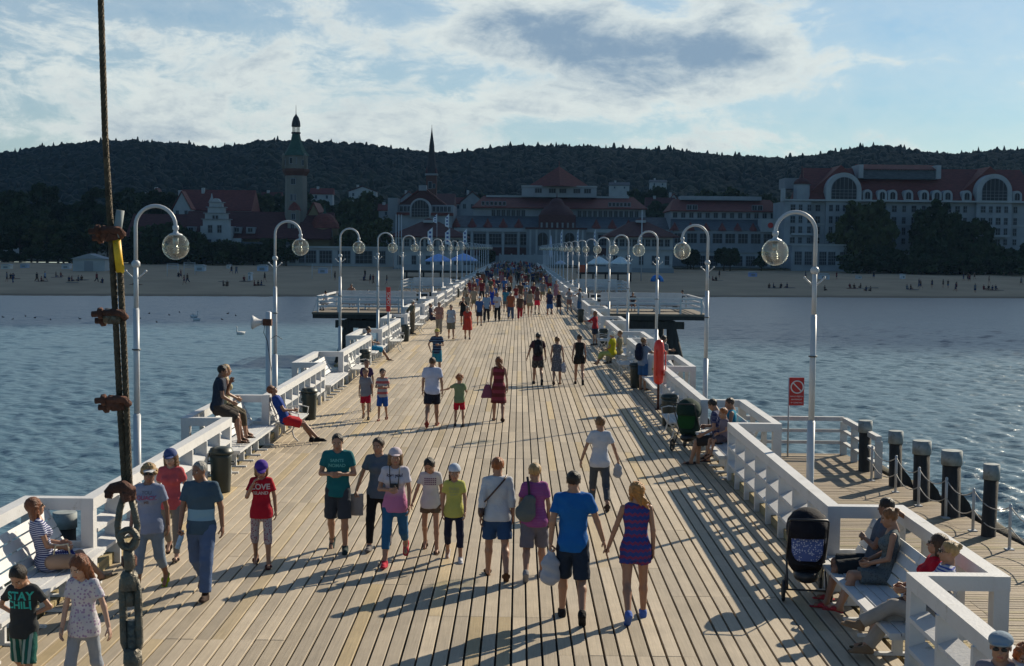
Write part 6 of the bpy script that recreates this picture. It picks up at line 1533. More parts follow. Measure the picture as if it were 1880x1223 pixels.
    hd_yaw, hd_pitch = math.radians(head[0]), math.radians(head[1])
    hf = nrm(front * math.cos(hd_yaw) + side * math.sin(hd_yaw)); hup = nrm(np.array([0, 0, 1.0]) * .8 + U * .5)
    hf = nrm(hf - hup * (hf @ hup)); hf2 = nrm(hf * math.cos(hd_pitch) - hup * math.sin(hd_pitch)); hup2 = nrm(hup * math.cos(hd_pitch) + hf * math.sin(hd_pitch)); hr = nrm(np.cross(hf2, hup2))
    HM = np.stack([hr, hf2, hup2], 1); hc_ = neck + hup * (.018 * h) + hup2 * hl * .50 + hf2 * .015
    allp = np.array([p for q in P.values() for p in q] + [p for q in A.values() for p in q] + [pel, neck])
    lo = allp.min(0) - .24 * s; hi = allp.max(0) + .24 * s; lo[2] = max(lo[2], -.3)
    fat = build
    r_th, r_kn, r_ca, r_an = .078 * s * fat, .052 * s * (fat * .5 + .5), .052 * s * (fat * .5 + .5), .034 * s
    if kid: r_th *= .85; r_kn *= .92; r_ca *= .88; 
    r_ua, r_el, r_wr = .046 * s * (fat * .6 + .4) * (.86 if female or kid else 1), .036 * s * (.9 if female or kid else 1), .026 * s
    tor = lambda fld, g, k=.03, hem=None: None
    F_ = Field(lo, hi, v)
    def torso(f, g, w=1.0, depth=None, k=.05):
        cw = (.150 if not female else .132) * s * fat ** .8 * w; ww = (.128 if not female else .108) * s * fat * w; hw = (.135 if not female else .150) * s * fat ** .9 * w; q = 1.52 / (1 + (fat - 1) * .6)
        if kid: cw *= .90; hw *= .88; ww *= 1.0
        fr = tuple(front)
        f.cone(pel + U * .0 * h, waist, hw + g, ww + g, k, sq=fr, q=q); f.cone(waist, chest, ww + g, cw + g, k, sq=fr, q=q); f.cone(chest, shy - U * .01 * h, cw + g, (cw + g) * .78, k, sq=fr, q=q * 1.02)
        f.cone(shy - side * shw * .72 - U * .012 * h, shy + side * shw * .72 - U * .012 * h, .048 * s + g, .048 * s + g, .05); f.cone(shy, neck - U * .012 * h, .075 * s + g * .6, .052 * s + g * .6, .05, sq=fr, q=1.2)
        if female and not kid:
            for k_ in (-1, 1): f.ell(chest + side * k_ * .062 * s + front * (.075 * s) - U * .02 * h, np.array([.062, .058, .06]) * s + g, .03)
        if fat > 1.12: f.ell(waist + front * .05 * s, np.array([.13, .11, .12]) * s * fat + g, .05)
        f.cone(pel - side * hipw * .8 - front * .035 * s, pel + side * hipw * .8 - front * .035 * s, .088 * s * fat + g, .088 * s * fat + g, .04)
    torso(F_, 0)
    F_.cone(shy, neck + U * .02 * h, .058 * s, .050 * s, .04); F_.cone(neck, hc_ - hup2 * hl * .2 - hf2 * hl * .06, .050 * s, .048 * s, .03)
    for k_ in (-1, 1):
        h_, kn, an = P[k_]; F_.cone(h_, kn, r_th, r_kn, .03); mid = kn + (an - kn) * .3; back = nrm(np.cross(nrm(an - kn), np.array([1.0, 0, 0])))
        back = back if back[1] < 0 else -back
        F_.cone(kn, mid + back * .008, r_kn * .95, r_ca * 1.04, .02); F_.cone(mid + back * .008, an, r_ca * 1.04, r_an, .02)
        fd = FP[k_]; F_.cone(an, an + fd * .02 - np.array([0, 0, ftz * .5]), r_an, r_an * .9, .02); F_.cone(an - np.array([0, 0, ftz * .6]) - fd * .02, an + fd * .13 * s - np.array([0, 0, ftz * .72]), .03 * s, .028 * s, .02)
        sh, el, wr = A[k_]; F_.cone(sh, el, r_ua, r_el, .025); F_.cone(el, wr, r_el * 1.05, r_wr, .015)
    V, F = F_.mesh(); mi = np.zeros(len(F), int)
    parts = [(V, F, mi)]
    hv, hf_, hm = HEAD; hv2 = hv * np.array([1.0, 1.0, 1.0]) * hl @ HM.T + hc_
    parts.append((hv2, hf_, hm))
    hand_len = .098 * h
    if v < .03:
        for k_, hn in ((-1, hands[0]), (1, hands[1])):
            sh, el, wr = A[k_]; d = nrm(wr - el); n_ = nrm(-side * k_ - d * (-side * k_ @ d)); t_ = np.cross(n_, d)
            Vv, Ff = HANDS[hn]; Vv = Vv.copy()
            if t_ @ front < 0: Vv[:, 0] *= -1; Ff = Ff[:, ::-1]
            M_ = np.stack([t_, n_, d], 1); 
            if np.linalg.det(M_) < 0: M_[:, 0] *= -1; Vv[:, 0] *= -1
            parts.append((Vv * hand_len @ M_.T + wr, Ff, np.zeros(len(Ff), int)))
    else:
        for k_ in (-1, 1):
            sh, el, wr = A[k_]; d = nrm(wr - el); f2 = Field(wr - .1, wr + .16, v * .8); f2.cone(wr, wr + d * hand_len * .8, .036 * s, .022 * s, 0); Vv, Ff = f2.mesh(); parts.append((Vv, Ff, np.zeros(len(Ff), int)))
    def join(ps):
        Vs, Fs, Ms = [], [], []; b = 0
        for V_, Q_, M_ in ps: Vs.append(V_); Fs.append(Q_ + b); Ms.append(M_); b += len(V_)
        return np.concatenate(Vs), np.concatenate(Fs), np.concatenate(Ms)
    out = [('body', *join(parts), [SK[skin_], M_LIPS, M_BROW, M_EYEW])]
    # --- clothes ----------------------------------------------------------------
    tk, tc = top[0], top[1]; tm = tc if not isinstance(tc, tuple) else fab(*top[1:])
    bk = bot[0]; bm_ = None if bk is None else (bot[1] if not isinstance(bot[1], tuple) else fab(*bot[1:]))
    gt = .014 + .2 * v
    if tk:
        f = Field(lo - .05, hi + .05, v); loose = {'tee': 1.06, 'polo': 1.07, 'shirt': 1.07, 'tank': 1.0, 'dress': 1.02, 'sweater': 1.09, 'vest': 1.02, 'romper': 1.03, 'jacket': 1.1}.get(tk, 1.04)
        torso(f, gt, loose)
        # hem part below the waist, falls straight
        hemz = {'tee': -.05, 'polo': -.045, 'shirt': -.05, 'tank': -.02, 'sweater': -.03, 'vest': -.02, 'dress': -.20, 'romper': -.07, 'jacket': -.05}.get(tk, -.03)
        if pose in ('walk', 'stand'):
            if tk == 'dress':
                hw = (.15 * s * fat + gt); c0 = pel + U * .02 * h; c1 = np.array([0, (P[-1][1][1] + P[1][1][1]) * .25, hz - .235 * h]); f.cone(c0, c1, hw, hw * 1.32, .05, cuts=[(c1, (0, 0, -1))], sq=(0, 1, 0), q=1.15)
            else: f.cone(pel + U * .02 * h, pel - np.array([0, 0, .05 * h]), .148 * s * fat ** .9 * (1.06 if female else 1) + gt, .158 * s * fat ** .9 * (1.06 if female else 1) + gt, .04, sq=tuple(front), q=1.28)
            if tk != 'dress': f.cut(np.array([0, 0, hz + hemz * h]), (0, 0, -1))
        else:
            if tk in ('dress', 'romper'):
                for k_ in (-1, 1): h_, kn, an = P[k_]; f.cone(h_, h_ + (kn - h_) * .82, r_th + gt * 1.2, r_th * .92 + gt * 1.2, .06, cuts=[(h_ + (kn - h_) * .8, nrm(kn - h_))])
            else: f.cut(pel - U * .045 * h, tuple(-U))
        nr_ = (.060 if tk not in ('tank', 'vest', 'romper', 'dress') else .085) * s + .3 * v
        f.cut(neck + U * .012 * h, tuple(U)); nc = neck + U * .015 * h + front * .022 * s * (1 if tk in ('polo', 'shirt', 'sweater', 'jacket', 'tee') else 2.2); f.ell(nc, (nr_ * 1.05, nr_ * 1.1, nr_ * (1.0 if nr_ < .07 else 1.25)), sub=True)
        sl = {'tee': .62, 'polo': .70, 'shirt': .68, 'sweater': 1.45, 'jacket': 2.0, 'capped': .3, 'dress': 0 if len(top) > 1 and top[0] == 'dress' else .4}.get(tk, 0)
        if extra == 'sleeves': sl = .5
        for k_ in (-1, 1):
            sh, el, wr = A[k_]
            if sl > 0:
                e1 = sh + (el - sh) * min(sl, 1.0); d = nrm(el - sh); gs = .020 * s + .2 * v
                if sl < 1: f.cone(sh - side * k_ * .01, el, r_ua + gs * .55, r_ua + gs * 1.0, .03, cuts=[(e1, d)])
                else:
                    f.cone(sh, el, r_ua + gs * .8, r_el + gs, .025); e2 = el + (wr - el) * min(1, sl - 1); f.cone(el, wr, r_el + gs, r_wr + gs, .02, cuts=[(e2, nrm(wr - el))])
            else:
                f.cut(sh + side * k_ * .012 * s * (-1), tuple(nrm(side * k_ + U * .12)))
        f.wrinkle(.0032, int(abs(loc[0]) * 91 + abs(loc[1]) * 7))
        tv, tf = f.mesh(); out.append(({'dress': 'dress', 'romper': 'romper', 'jacket': 'jacket', 'tank': 'tank_top', 'sweater': 'sweater', 'polo': 'polo_shirt'}.get(tk, 'shirt'), tv, tf, np.zeros(len(tf), int), [tm]))
    if bk:
        f = Field(lo - .05, hi + .05, v); gb = .010 + .15 * v
        frac = {'shorts': .78, 'hotpants': .42, 'bermuda': .98, 'capri': 1.55, 'trousers': 1.94, 'leggings': 1.9, 'skirt': .8, 'kneelegs': 1.25, 'loose': 1.95}[bk]; tight = bk in ('leggings', 'kneelegs', 'capri')
        cw = .136 * s * fat ** .9 * (1.10 if female else 1) * (.90 if kid else 1)
        f.cone(pel - U * .01 * h, pel + U * .045 * h, cw + gb, cw * .93 + gb, .03, sq=tuple(front), q=1.45, cuts=[(pel + U * .055 * h, U)])
        f.cone(pel - side * hipw * .8 - front * .035 * s, pel + side * hipw * .8 - front * .035 * s, .088 * s * fat + gb, .088 * s * fat + gb, .03)
        if bk == 'skirt' and pose in ('walk', 'stand'):
            c1 = np.array([0, (P[-1][1][1] + P[1][1][1]) * .3, hz - .19 * h]); f.cone(pel, c1, cw + gb, cw * 1.22 + gb, .03, cuts=[(c1, (0, 0, -1))], sq=(0, 1, 0), q=1.2)
        else:
            for k_ in (-1, 1):
                h_, kn, an = P[k_]; g2 = gb + (.004 if tight else .016) * s; t = min(frac, 1.0); d = nrm(kn - h_)
                if frac < 1: f.cone(h_, kn, r_th + g2 * .9, r_th * .86 + g2 * 1.2, .025, cuts=[(h_ + (kn - h_) * t, d)])
                else:
                    f.cone(h_, kn, r_th + g2 * .9, r_kn + g2 * 1.05, .025)
                    if frac > 1: t2 = min(frac - 1, 1); f.cone(kn, an, r_kn * 1.04 + g2, (r_an if tight else r_an + .012 * s) + g2, .02, cuts=[(kn + (an - kn) * t2, nrm(an - kn))])
        f.wrinkle(.0018 if tight else .003, 5); bv, bf = f.mesh(); out.append(({'trousers': 'trousers', 'loose': 'trousers', 'skirt': 'skirt', 'leggings': 'leggings', 'kneelegs': 'leggings', 'capri': 'cropped_trousers'}.get(bk, 'shorts'), bv, bf, np.zeros(len(bf), int), [bm_]))
    if shoes:
        sm_ = fab(shoes[1]) if isinstance(shoes[1], tuple) else shoes[1]
        for k_ in (-1, 1):
            an = P[k_][2]; fd = FP[k_]; up = nrm(np.array([0, 0, 1.0]) - fd * fd[2]); sd2 = np.cross(fd, up); Vv, Ff = SHOES[shoes[0]]
            M_ = np.stack([sd2, fd, up], 1); out.append(('shoe', (Vv * s * 1.02) @ M_.T + an - up * (ftz + .010), Ff, np.zeros(len(Ff), int), [sm_]))
    def put(nm, vf, mt_):
        Vv, Ff = vf; out.append((nm, Vv * hl * 1.02 @ HM.T + hc_, Ff, np.zeros(len(Ff), int), [mt_]))
    if hair: put('hair', hproto(hair), hairm(HC[hc] if isinstance(hc, str) else hc))
    if hat:
        q = hproto(hat); hm_ = fab(hatc)
        if hat == 'cap': put('cap', q[0], hm_); put('brim', q[1], hm_)
        else: put({'visor': 'sun_visor', 'bandana': 'bandana', 'flatcap': 'flat_cap', 'sunhat': 'sun_hat'}[hat], q, hm_)
    if glasses:
        g = Field((-.4, -.1, -.15), (.4, .5, .2), .028)
        for s_ in (-1, 1): g.ell((s_ * .135, .40, .01), (.115, .035, .075), 0); g.cone((s_ * .25, .36, .03), (s_ * .345, .0, .03), .018, .016, 0)
        g.cone((-.1, .42, .03), (.1, .42, .03), .016, .016, 0); put('sunglasses', g.mesh(), M_BLACK)
    rz = math.radians(face)
    # heading: local +y is the facing direction; 0 = away from the camera
    if single:
        mats = []; PV, PF, PM = [], [], []; b = 0
        for nm, V_, Q_, m_, ml in out:
            off = len(mats); mats += ml; PV.append(V_); PF.append(Q_ + b); PM.append(m_ + off); b += len(V_)
        o = link('person', npmesh('person', np.concatenate(PV), np.concatenate(PF), mats, np.concatenate(PM))); o.location = loc; o.rotation_euler.z = rz
        tag(o, label, cat, group); return o, dict(A=A, P=P, pel=pel, neck=neck, hc=hc_, rz=rz, out=[x[0] for x in out])
    root = empty('person', loc, rz, label=label, cat=cat, group=group); body = None
    for nm, V_, Q_, m_, ml in out:
        o = link(nm, npmesh(nm, V_, Q_, ml, m_), root)
        if nm == 'cap': capo = o
        if nm == 'brim': o.parent = capo
        if nm in ('shirt', 'romper', 'dress', 'tank_top', 'sweater', 'polo_shirt') and text:
            bvh = BVHTree.FromPolygons([tuple(p) for p in V_], [tuple(q) for q in Q_])
            for t, sz, z, c in text:
                me = text_mesh(t, sz, mat('print_%02x%02x%02x' % tuple(int(x * 255) for x in c), c, .7), ext=.0, bold=sz * .03) if isinstance(t, str) else t(mat('print_%02x%02x%02x' % tuple(int(x * 255) for x in c), c, .7))
                for p in me.vertices:
                    q = Vector((-p.co.x * 1, 2.0, chest[2] + z * s + p.co.y)); 
                    fwd = Vector(front); org = Vector(chest) + Vector(side) * (-p.co.x) + Vector(U) * (z * s + p.co.y) + fwd * 1.0
                    hit = bvh.ray_cast(org, -fwd)[0]; p.co = (hit + fwd * .006) if hit else (org - fwd * .88)
                link('printed_lettering', me, o)
    return root, dict(A=A, P=P, pel=pel, neck=neck, chest=chest, hc=hc_, rz=rz, hl=hl, HM=HM, front=front, side=side, U=U)
def wpt(root, p):
    """world point of a person-local point"""
    return Matrix.Translation(root.location) @ Matrix.Rotation(root.rotation_euler.z, 4, 'Z') @ Vector(p)
def vox(Y): return .0125 if Y < 21 else (.016 if Y < 30 else (.021 if Y < 50 else (.028 if Y < 85 else .04)))
def hgt(px, pyf, pyh):
    p = at(px, pyf, 0); return p, atY(px, pyh, p.y).z
def folk(px, pyf, pyh, face, **k):
    p, h = hgt(px, pyf, pyh); h = max(1.05, min(1.92, h * k.pop('hs', 1.0)))
    return person(p, h, face, v=k.pop('v', vox(p.y)), **k)
WHT = (.62, .62, .64); TEAL = (.012, .15, .17); NAVY = (.02, .03, .09); GRY = (.18, .19, .21); BLK = (.012, .012, .014); DEN = (.05, .09, .17); LDEN = (.20, .26, .34); KHK = (.24, .20, .14)
def squares(mt):
    mb = MB()
    cols = 6
    for r_ in range(4):
        for c_ in range(cols): mb.add([((c_ - 2.5) * .03 - .011, -r_ * .028 - .009 + .04, 0), ((c_ - 2.5) * .03 + .011, -r_ * .028 - .009 + .04, 0), ((c_ - 2.5) * .03 + .011, -r_ * .028 + .009 + .04, 0), ((c_ - 2.5) * .03 - .011, -r_ * .028 + .009 + .04, 0)], [(0, 1, 2, 3)])
    return mb.mesh('printed_squares', [mt])
folk(45, 1284, 1038, 176, label='boy in charcoal STAY CHILL T-shirt and green striped shorts, bottom left corner', arms=('hip', 'hip'), ph=.6, hair='short', hc='dark', skin_='tan', top=('tee', (.035, .04, .045)), bot=('bermuda', (.012, .10, .085), 'vstripe', (.25, .32, .30)), head=(5, 38), text=[('STAY', .108, .04, (.02, .36, .30)), ('CHILL', .098, -.075, (.02, .36, .30))], shoes=('sandal', BLK))
folk(155, 1291, 1022, 172, label='girl with long auburn hair in white speckled top and grey leggings, bottom left', female=True, arms=('out', 'slightf'), ph=-.6, hair='long', hc='auburn', skin_='fair', top=('tee', (.60, .58, .62), 'dots', (.30, .22, .34), .7), bot=('kneelegs', (.30, .33, .38)), head=(14, 22), shoes=('sneaker', (.2, .2, .2)))
folk(275, 1085, 855, 178, label='older woman in sun visor and grey off-shoulder T-shirt with cropped jeans and lime sandals', female=True, build=1.12, arms=('slightb', 'slightf'), ph=-.55, hair='curly', hc='blond', hat='visor', hatc=(.55, .55, .57), skin_='deep', top=('tee', (.26, .30, .42)), bot=('capri', LDEN), shoes=('sandal', (.42, .50, .02)), glasses=True, text=[('YOU', .06, .06, (.10, .12, .18)), ('QUACK', .07, -.01, (.30, .06, .14)), ('ME', .05, -.075, (.12, .09, .10))])
folk(315, 1025, 827, 181, label='long-haired girl in coral T-shirt and blue baseball cap behind the woman in the visor', female=True, arms=('slightb', 'hang'), ph=.7, hair='longer', hc='fairbrown', hat='cap', hatc=(.07, .10, .24), skin_='fair', top=('tee', (.55, .10, .11)), bot=('leggings', (.22, .20, .18)), shoes=('sandal', (.06, .04, .03)), head=(0, 10))
m_, mi_ = folk(370, 1095, 845, 174, label='grey-haired man in blue banded polo shirt and jeans holding a water bottle', build=1.06, arms=('slightb', 'slightf'), ph=.75, hair='crop', hc='grey', skin_='deep', top=('polo', (.055, .10, .15), 'band', (.17, .30, .40), .98), bot=('trousers', (.09, .14, .26)), shoes=('sneaker', (.05, .028, .02)), head=(28, 6), hands=('relax', 'grip'))
folk(480, 1040, 850, 183, label='girl in red LOVE ISLAND T-shirt, purple cap and patterned leggings, hand at her mouth', female=True, arms=('slightb', 'face'), ph=.35, hair='bob', hc='fairbrown', hat='cap', hatc=(.09, .04, .30), skin_='tan', top=('tee', (.45, .012, .03)), bot=('kneelegs', (.42, .38, .40), 'dots', (.22, .05, .10), .55), shoes=('sandal', (.08, .02, .02)), text=[('LOVE', .105, .02, (.55, .45, .45)), ('ISLAND', .06, -.085, (.55, .45, .45))], head=(-8, 22))
folk(620, 1012, 797, 180, label='young man in teal printed V-neck T-shirt and dark grey shorts looking at his hands', arms=('front', 'front'), ph=.35, hair='crop', hc='dark', skin_='tan', top=('tee', TEAL), bot=('bermuda', (.045, .055, .07)), shoes=('sneaker', (.03, .05, .05)), text=[('SAINTS', .06, .035, (.10, .36, .34)), ('NOMAD', .065, -.04, (.10, .36, .34))], head=(0, 14), hands=('grip', 'grip'))
w9, i9 = folk(695, 1008, 805, 179, label='young woman with ponytail in grey T-shirt and black leggings carrying a flat bag', female=True, arms=('slightb', 'out'), ph=-.6, hair='ponytail', hc='brown', skin_='tan', top=('tee', (.10, .13, .17)), bot=('leggings', BLK), shoes=('sneaker', (.16, .15, .15)), head=(18, 5), hands=('relax', 'grip'))
w10, i10 = folk(725, 1035, 822, 180, label='woman in pale cap, white and pink T-shirt and red shoes, camera on her neck', female=True, arms=('slightf', 'front'), ph=-.9, hair='long', hc='fairbrown', hat='cap', hatc=(.62, .52, .55), skin_='tan', top=('tee', (.62, .58, .64), 'fade', (.45, .16, .30), 1.12), bot=('capri', (.03, .13, .27)), shoes=('sneaker', (.50, .02, .05)), text=[('love you!', .06, .05, (.05, .03, .06))])
folk(790, 1013, 842, 178, label='girl with dark braid in white T-shirt with coloured squares and brown shorts, looking down', female=True, arms=('hang', 'joinin'), ph=.45, hair='braid', hc='dark', skin_='tan', top=('tee', (.60, .58, .60)), bot=('hotpants', (.14, .10, .07)), shoes=('sandal', (.10, .06, .04)), head=(10, 34), text=[(squares, 0, .0, (.16, .09, .16))])
folk(833, 1030, 858, 180, label='small girl in yellow T-shirt, pale bandana and navy cropped trousers', female=True, arms=('slightf', 'hang'), ph=.4, hair='braid', hc='brown', hat='bandana', hatc=(.50, .56, .66), skin_='tan', top=('tee', (.52, .52, .13)), bot=('capri', (.015, .02, .05)), shoes=('sneaker', (.55, .55, .58)), head=(-5, 12), text=[('PARIS', .06, .02, (.30, .32, .14)), ('ALWAYS', .035, -.04, (.30, .32, .14)), ('HAPPY', .035, -.09, (.30, .32, .14))])
folk(912, 1060, 843, 2, label='woman with cropped ginger hair in white sweater and denim shorts, seen from behind', female=True, build=1.10, arms=('slightb', 'hang'), ph=.6, hair='short', hc='ginger', skin_='tan', top=('sweater', (.52, .55, .60)), bot=('shorts', (.025, .07, .17)), shoes=('sandal', (.12, .06, .03)))
w14, i14 = folk(980, 1062, 855, 0, label='blonde woman in violet striped top with grey shoulder bag and grey shorts, seen from behind', female=True, build=1.10, arms=('slightf', 'hang'), ph=-.6, hair='short', hc='blond', skin_='tan', top=('tee', (.30, .09, .26), 'stripe', (.24, .06, .20), .8), bot=('bermuda', (.16, .15, .18)), shoes=('sneaker', (.25, .25, .27)))
w15, i15 = folk(1050, 1138, 865, -3, label='tall youth in bright blue T-shirt and dark shorts holding hands with the woman beside him', arms=('slightb', 'joinin'), ph=.55, hair='short', hc='dark', skin_='tan', top=('tee', (.008, .12, .40)), bot=('bermuda', (.018, .03, .055)), shoes=('sneaker', BLK), head=(-6, 4), hands=('grip', 'relax'))
folk(1165, 1138, 887, 3, label='woman with long blonde wind-blown hair in blue and purple zigzag playsuit, holding the youth\'s hand', female=True, build=1.05, arms=('joinin', 'hang'), ph=-.55, hair='windy', hc=(.42, .19, .05), skin_='tan', top=('romper', (.035, .06, .26), 'zigzag', (.17, .035, .10)), bot=('hotpants', (.035, .06, .26), 'zigzag', (.17, .035, .10)), shoes=('sneaker', (.08, .16, .50)), hands=('relax', 'relax'))
w17, i17 = folk(1100, 935, 766, 0, label='woman with a bun in white T-shirt and grey jeans carrying a small pale bag', female=True, arms=('out', 'out'), ph=.7, hair='bun', hc='fairbrown', skin_='tan', top=('tee', (.56, .58, .64)), bot=('leggings', (.075, .085, .10)), shoes=('sandal', (.04, .03, .03)))
folk(793, 783, 656, 2, label='broad man in white polo shirt and dark shorts leading a child by the hand', build=1.1, arms=('hang', 'slightb'), ph=-.7, hair='crop', hc='brown', top=('polo', (.50, .54, .70)), bot=('shorts', (.018, .02, .035)), shoes=('sandal', (.45, .08, .05)))
folk(843, 783, 692, -4, label='small curly-haired child in green T-shirt and red shorts holding the man\'s hand', arms=('side', 'face'), ph=.2, pose='stand', hair='curly', hc='ginger', top=('tee', (.20, .26, .14)), bot=('shorts', (.50, .01, .03)), shoes=('sneaker', (.05, .05, .05)), legs={-1: (.1, .1, .10), 1: (-.1, .05, .10)})
w20, i20 = folk(915, 773, 657, -2, label='woman with long dark hair in dark red sundress with a pink shoulder bag', female=True, arms=('hang', 'slightb'), ph=.4, hair='windy', hc='auburn', top=('dress', (.13, .025, .025), 'stripe', (.20, .03, .05), 4), bot=None and (None,) or (None, None), shoes=('sandal', (.05, .03, .03)))
folk(987, 706, 612, 3, label='man in dark red T-shirt with black backpack, left of the trio walking away', arms=('out', 'slightb'), ph=.6, hair='short', hc='dark', top=('tee', (.07, .025, .035)), bot=('shorts', (.045, .04, .04), 'check', (.08, .07, .06), 2), shoes=('sneaker', (.03, .03, .03)))
w22, i22 = folk(1022, 706, 620, 2, label='woman in grey patterned sleeveless dress carrying a white bag, middle of the trio walking away', female=True, arms=('hang', 'slightb'), ph=-.5, hair='bun', hc='fairbrown', top=('dress', (.12, .12, .14), 'dots', (.2, .2, .22)), bot=(None, None), shoes=('sandal', (.05, .03, .03)))
folk(1063, 706, 615, -2, label='woman in black sleeveless playsuit, right of the trio walking away', female=True, arms=('slightb', 'hang'), ph=.6, hair='bun', hc='brown', top=('tank', (.02, .018, .016)), bot=('hotpants', (.02, .018, .016)), shoes=('sneaker', BLK))
folk(671, 770, 680, 178, label='boy in grey T-shirt and red shorts, left of two boys walking together', arms=('slightb', 'hang'), ph=.5, hair='short', hc='fairbrown', top=('tee', (.22, .23, .27)), bot=('shorts', (.42, .01, .04)), shoes=('sneaker', BLK))
folk(702, 772, 681, 180, label='boy in white striped T-shirt and blue shorts, right of two boys walking together', arms=('front', 'front'), ph=-.4, hair='short', hc='dark', top=('tee', (.40, .38, .40), 'stripe', (.35, .08, .08), 3), bot=('bermuda', (.02, .09, .36)), shoes=('sandal', (.3, .05, .03)))
folk(673, 755, 663, 180, label='man in dark purple T-shirt walking behind the two boys', arms=('hang', 'hang'), ph=.3, hair='crop', hc='dark', skin_='deep', top=('tee', (.05, .03, .09)), bot=('shorts', (.05, .05, .06)))
folk(802, 688, 606, 180, label='youth in yellow cap, navy striped T-shirt and teal shorts holding a pink packet', arms=('front', 'elbowout'), ph=.4, hair='short', hc='dark', hat='cap', hatc=(.50, .42, .12), top=('tee', (.02, .03, .07), 'stripe', (.07, .12, .20), 2), bot=('bermuda', (.03, .22, .32)), shoes=('sneaker', BLK))
folk(858, 623, 563, 179, label='stout person in orange-red knee-length dress walking towards the camera', female=True, build=1.25, arms=('slightb', 'slightf'), ph=.5, hair='short', hc='grey', top=('dress', (.50, .05, .03)), bot=(None, None), extra='sleeves', shoes=('sneaker', BLK))
folk(828, 622, 560, 180, label='woman in pale grey blouse and khaki shorts beside the person in orange-red', female=True, build=1.2, arms=('hang', 'hang'), ph=.5, hair='short', hc='brown', top=('tee', (.38, .42, .48)), bot=('bermuda', (.20, .18, .13)), shoes=('sandal', (.08, .05, .04)))
folk(806, 613, 556, 170, label='man in faded red shirt and beige trousers left of the woman in pale grey', build=1.15, arms=('hang', 'hip'), ph=.3, hair='short', hc='brown', top=('shirt', (.26, .11, .09), 'check', (.34, .2, .16)), bot=('trousers', (.30, .27, .22)))
folk(757, 614, 552, 300, label='elderly man in beige jacket and white cap standing side-on by the left railing', arms=('behind', 'behind'), pose='stand', hair='crop', hc='grey', hat='cap', hatc=(.6, .6, .58), top=('jacket', (.18, .15, .10)), bot=('trousers', (.16, .13, .09)))
folk(850, 598, 546, 178, label='photographer in black T-shirt and dark shorts holding up a camera', arms=('chest', 'face'), ph=.3, hair='short', hc='dark', top=('tee', BLK), bot=('shorts', (.04, .03, .03)))
folk(880, 598, 545, 180, label='man in blue T-shirt, white cap and navy shorts near the photographer', arms=('slightb', 'slightf'), ph=.6, hair='short', hc='grey', hat='cap', hatc=(.6, .6, .6), top=('tee', (.035, .10, .28)), bot=('shorts', (.02, .02, .04)))
folk(893, 592, 538, 180, label='man in light blue shirt and dark trousers right of the man in blue', arms=('hang', 'slightf'), ph=-.6, hair='crop', hc='grey', top=('shirt', (.20, .32, .48)), bot=('trousers', (.02, .02, .03)))
folk(913, 590, 537, 180, label='man in white polo and black trousers carrying a white jacket', arms=('hang', 'front'), ph=.6, hair='crop', hc='brown', top=('polo', (.48, .50, .58)), bot=('trousers', BLK))
folk(903, 572, 528, 180, label='woman in bright blue long dress behind the man in the white polo', female=True, arms=('hang', 'slightf'), ph=.5, hair='bob', hc='fairbrown', top=('dress', (.015, .06, .42)), bot=(None, None))
folk(928, 573, 530, 2, label='person in turquoise and navy striped T-shirt and grey shorts walking away', build=1.15, arms=('slightb', 'hang'), ph=-.5, hair='short', hc='brown', top=('tee', (.03, .28, .42), 'stripe', (.02, .04, .10), 3), bot=('shorts', (.12, .12, .12)))
folk(947, 560, 524, 2, label='person in dark red top and white shorts walking away', female=True, arms=('out', 'slightb'), ph=.4, hair='ponytail', hc='brown', top=('tee', (.22, .03, .03)), bot=('shorts', (.5, .52, .6)))
folk(966, 576, 528, 0, label='woman in grey vest and dark shorts with a bag, first of the four women abreast', female=True, arms=('out', 'slightb'), ph=.4, hair='bun', hc='brown', top=('tank', (.24, .23, .22)), bot=('shorts', (.06, .04, .07)))
folk(986, 577, 527, 0, label='long-haired woman in vivid red-pink skirt, second of the four women abreast', female=True, arms=('hang', 'hang'), ph=-.4, hair='longer', hc='brown', top=('tank', (.20, .09, .08)), bot=('skirt', (.85, .02, .05)))
folk(1008, 577, 530, 2, label='woman with big blonde hair in dark top, third of the four women abreast', female=True, arms=('hang', 'out'), ph=.4, hair='longer', hc=(.50, .33, .08), top=('tank', (.03, .035, .04)), bot=('hotpants', (.03, .03, .04)))
folk(1026, 576, 535, -4, label='girl in black dress with fair bun, fourth of the four women abreast', female=True, arms=('hang', 'slightb'), ph=-.4, hair='bun', hc='blond', top=('dress', (.025, .02, .03)), bot=(None, None))
folk(1045, 572, 530, 15, label='person in grey vest and salmon shorts with hands raised near the right railing', arms=('face', 'face'), ph=.2, hair='short', hc='brown', top=('tank', (.25, .26, .28)), bot=('shorts', (.30, .16, .13)))
folk(1064, 582, 529, 60, label='youth in grey-blue vest and blue shorts leaning by the right railing', pose='stand', arms=('reach', 'hang'), hair='short', hc='dark', top=('tank', (.15, .19, .24)), bot=('bermuda', (.04, .12, .26)))
folk(1092, 634, 573, 60, label='woman in red top and dark shorts standing at the right railing by a litter bin', female=True, build=1.08, pose='stand', arms=('reach', 'front'), hair='long', hc='auburn', top=('sweater', (.42, .02, .03)), bot=('shorts', (.03, .04, .07)))
folk(1180, 716, 622, -50, label='man with navy backpack, pale blue T-shirt and blue shorts facing the right railing', pose='stand', arms=('reach', 'reach'), hair='short', hc='fairbrown', build=1.08, top=('tee', (.22, .27, .36)), bot=('bermuda', (.03, .10, .24)), shoes=('sandal', (.10, .05, .03)))
folk(1217, 712, 618, -60, label='dark-haired person in grey T-shirt half hidden behind the red rescue buoy', pose='stand', arms=('reach', 'hang'), hair='short', hc='dark', top=('tee', (.16, .17, .18)), bot=('shorts', (.12, .07, .06)))
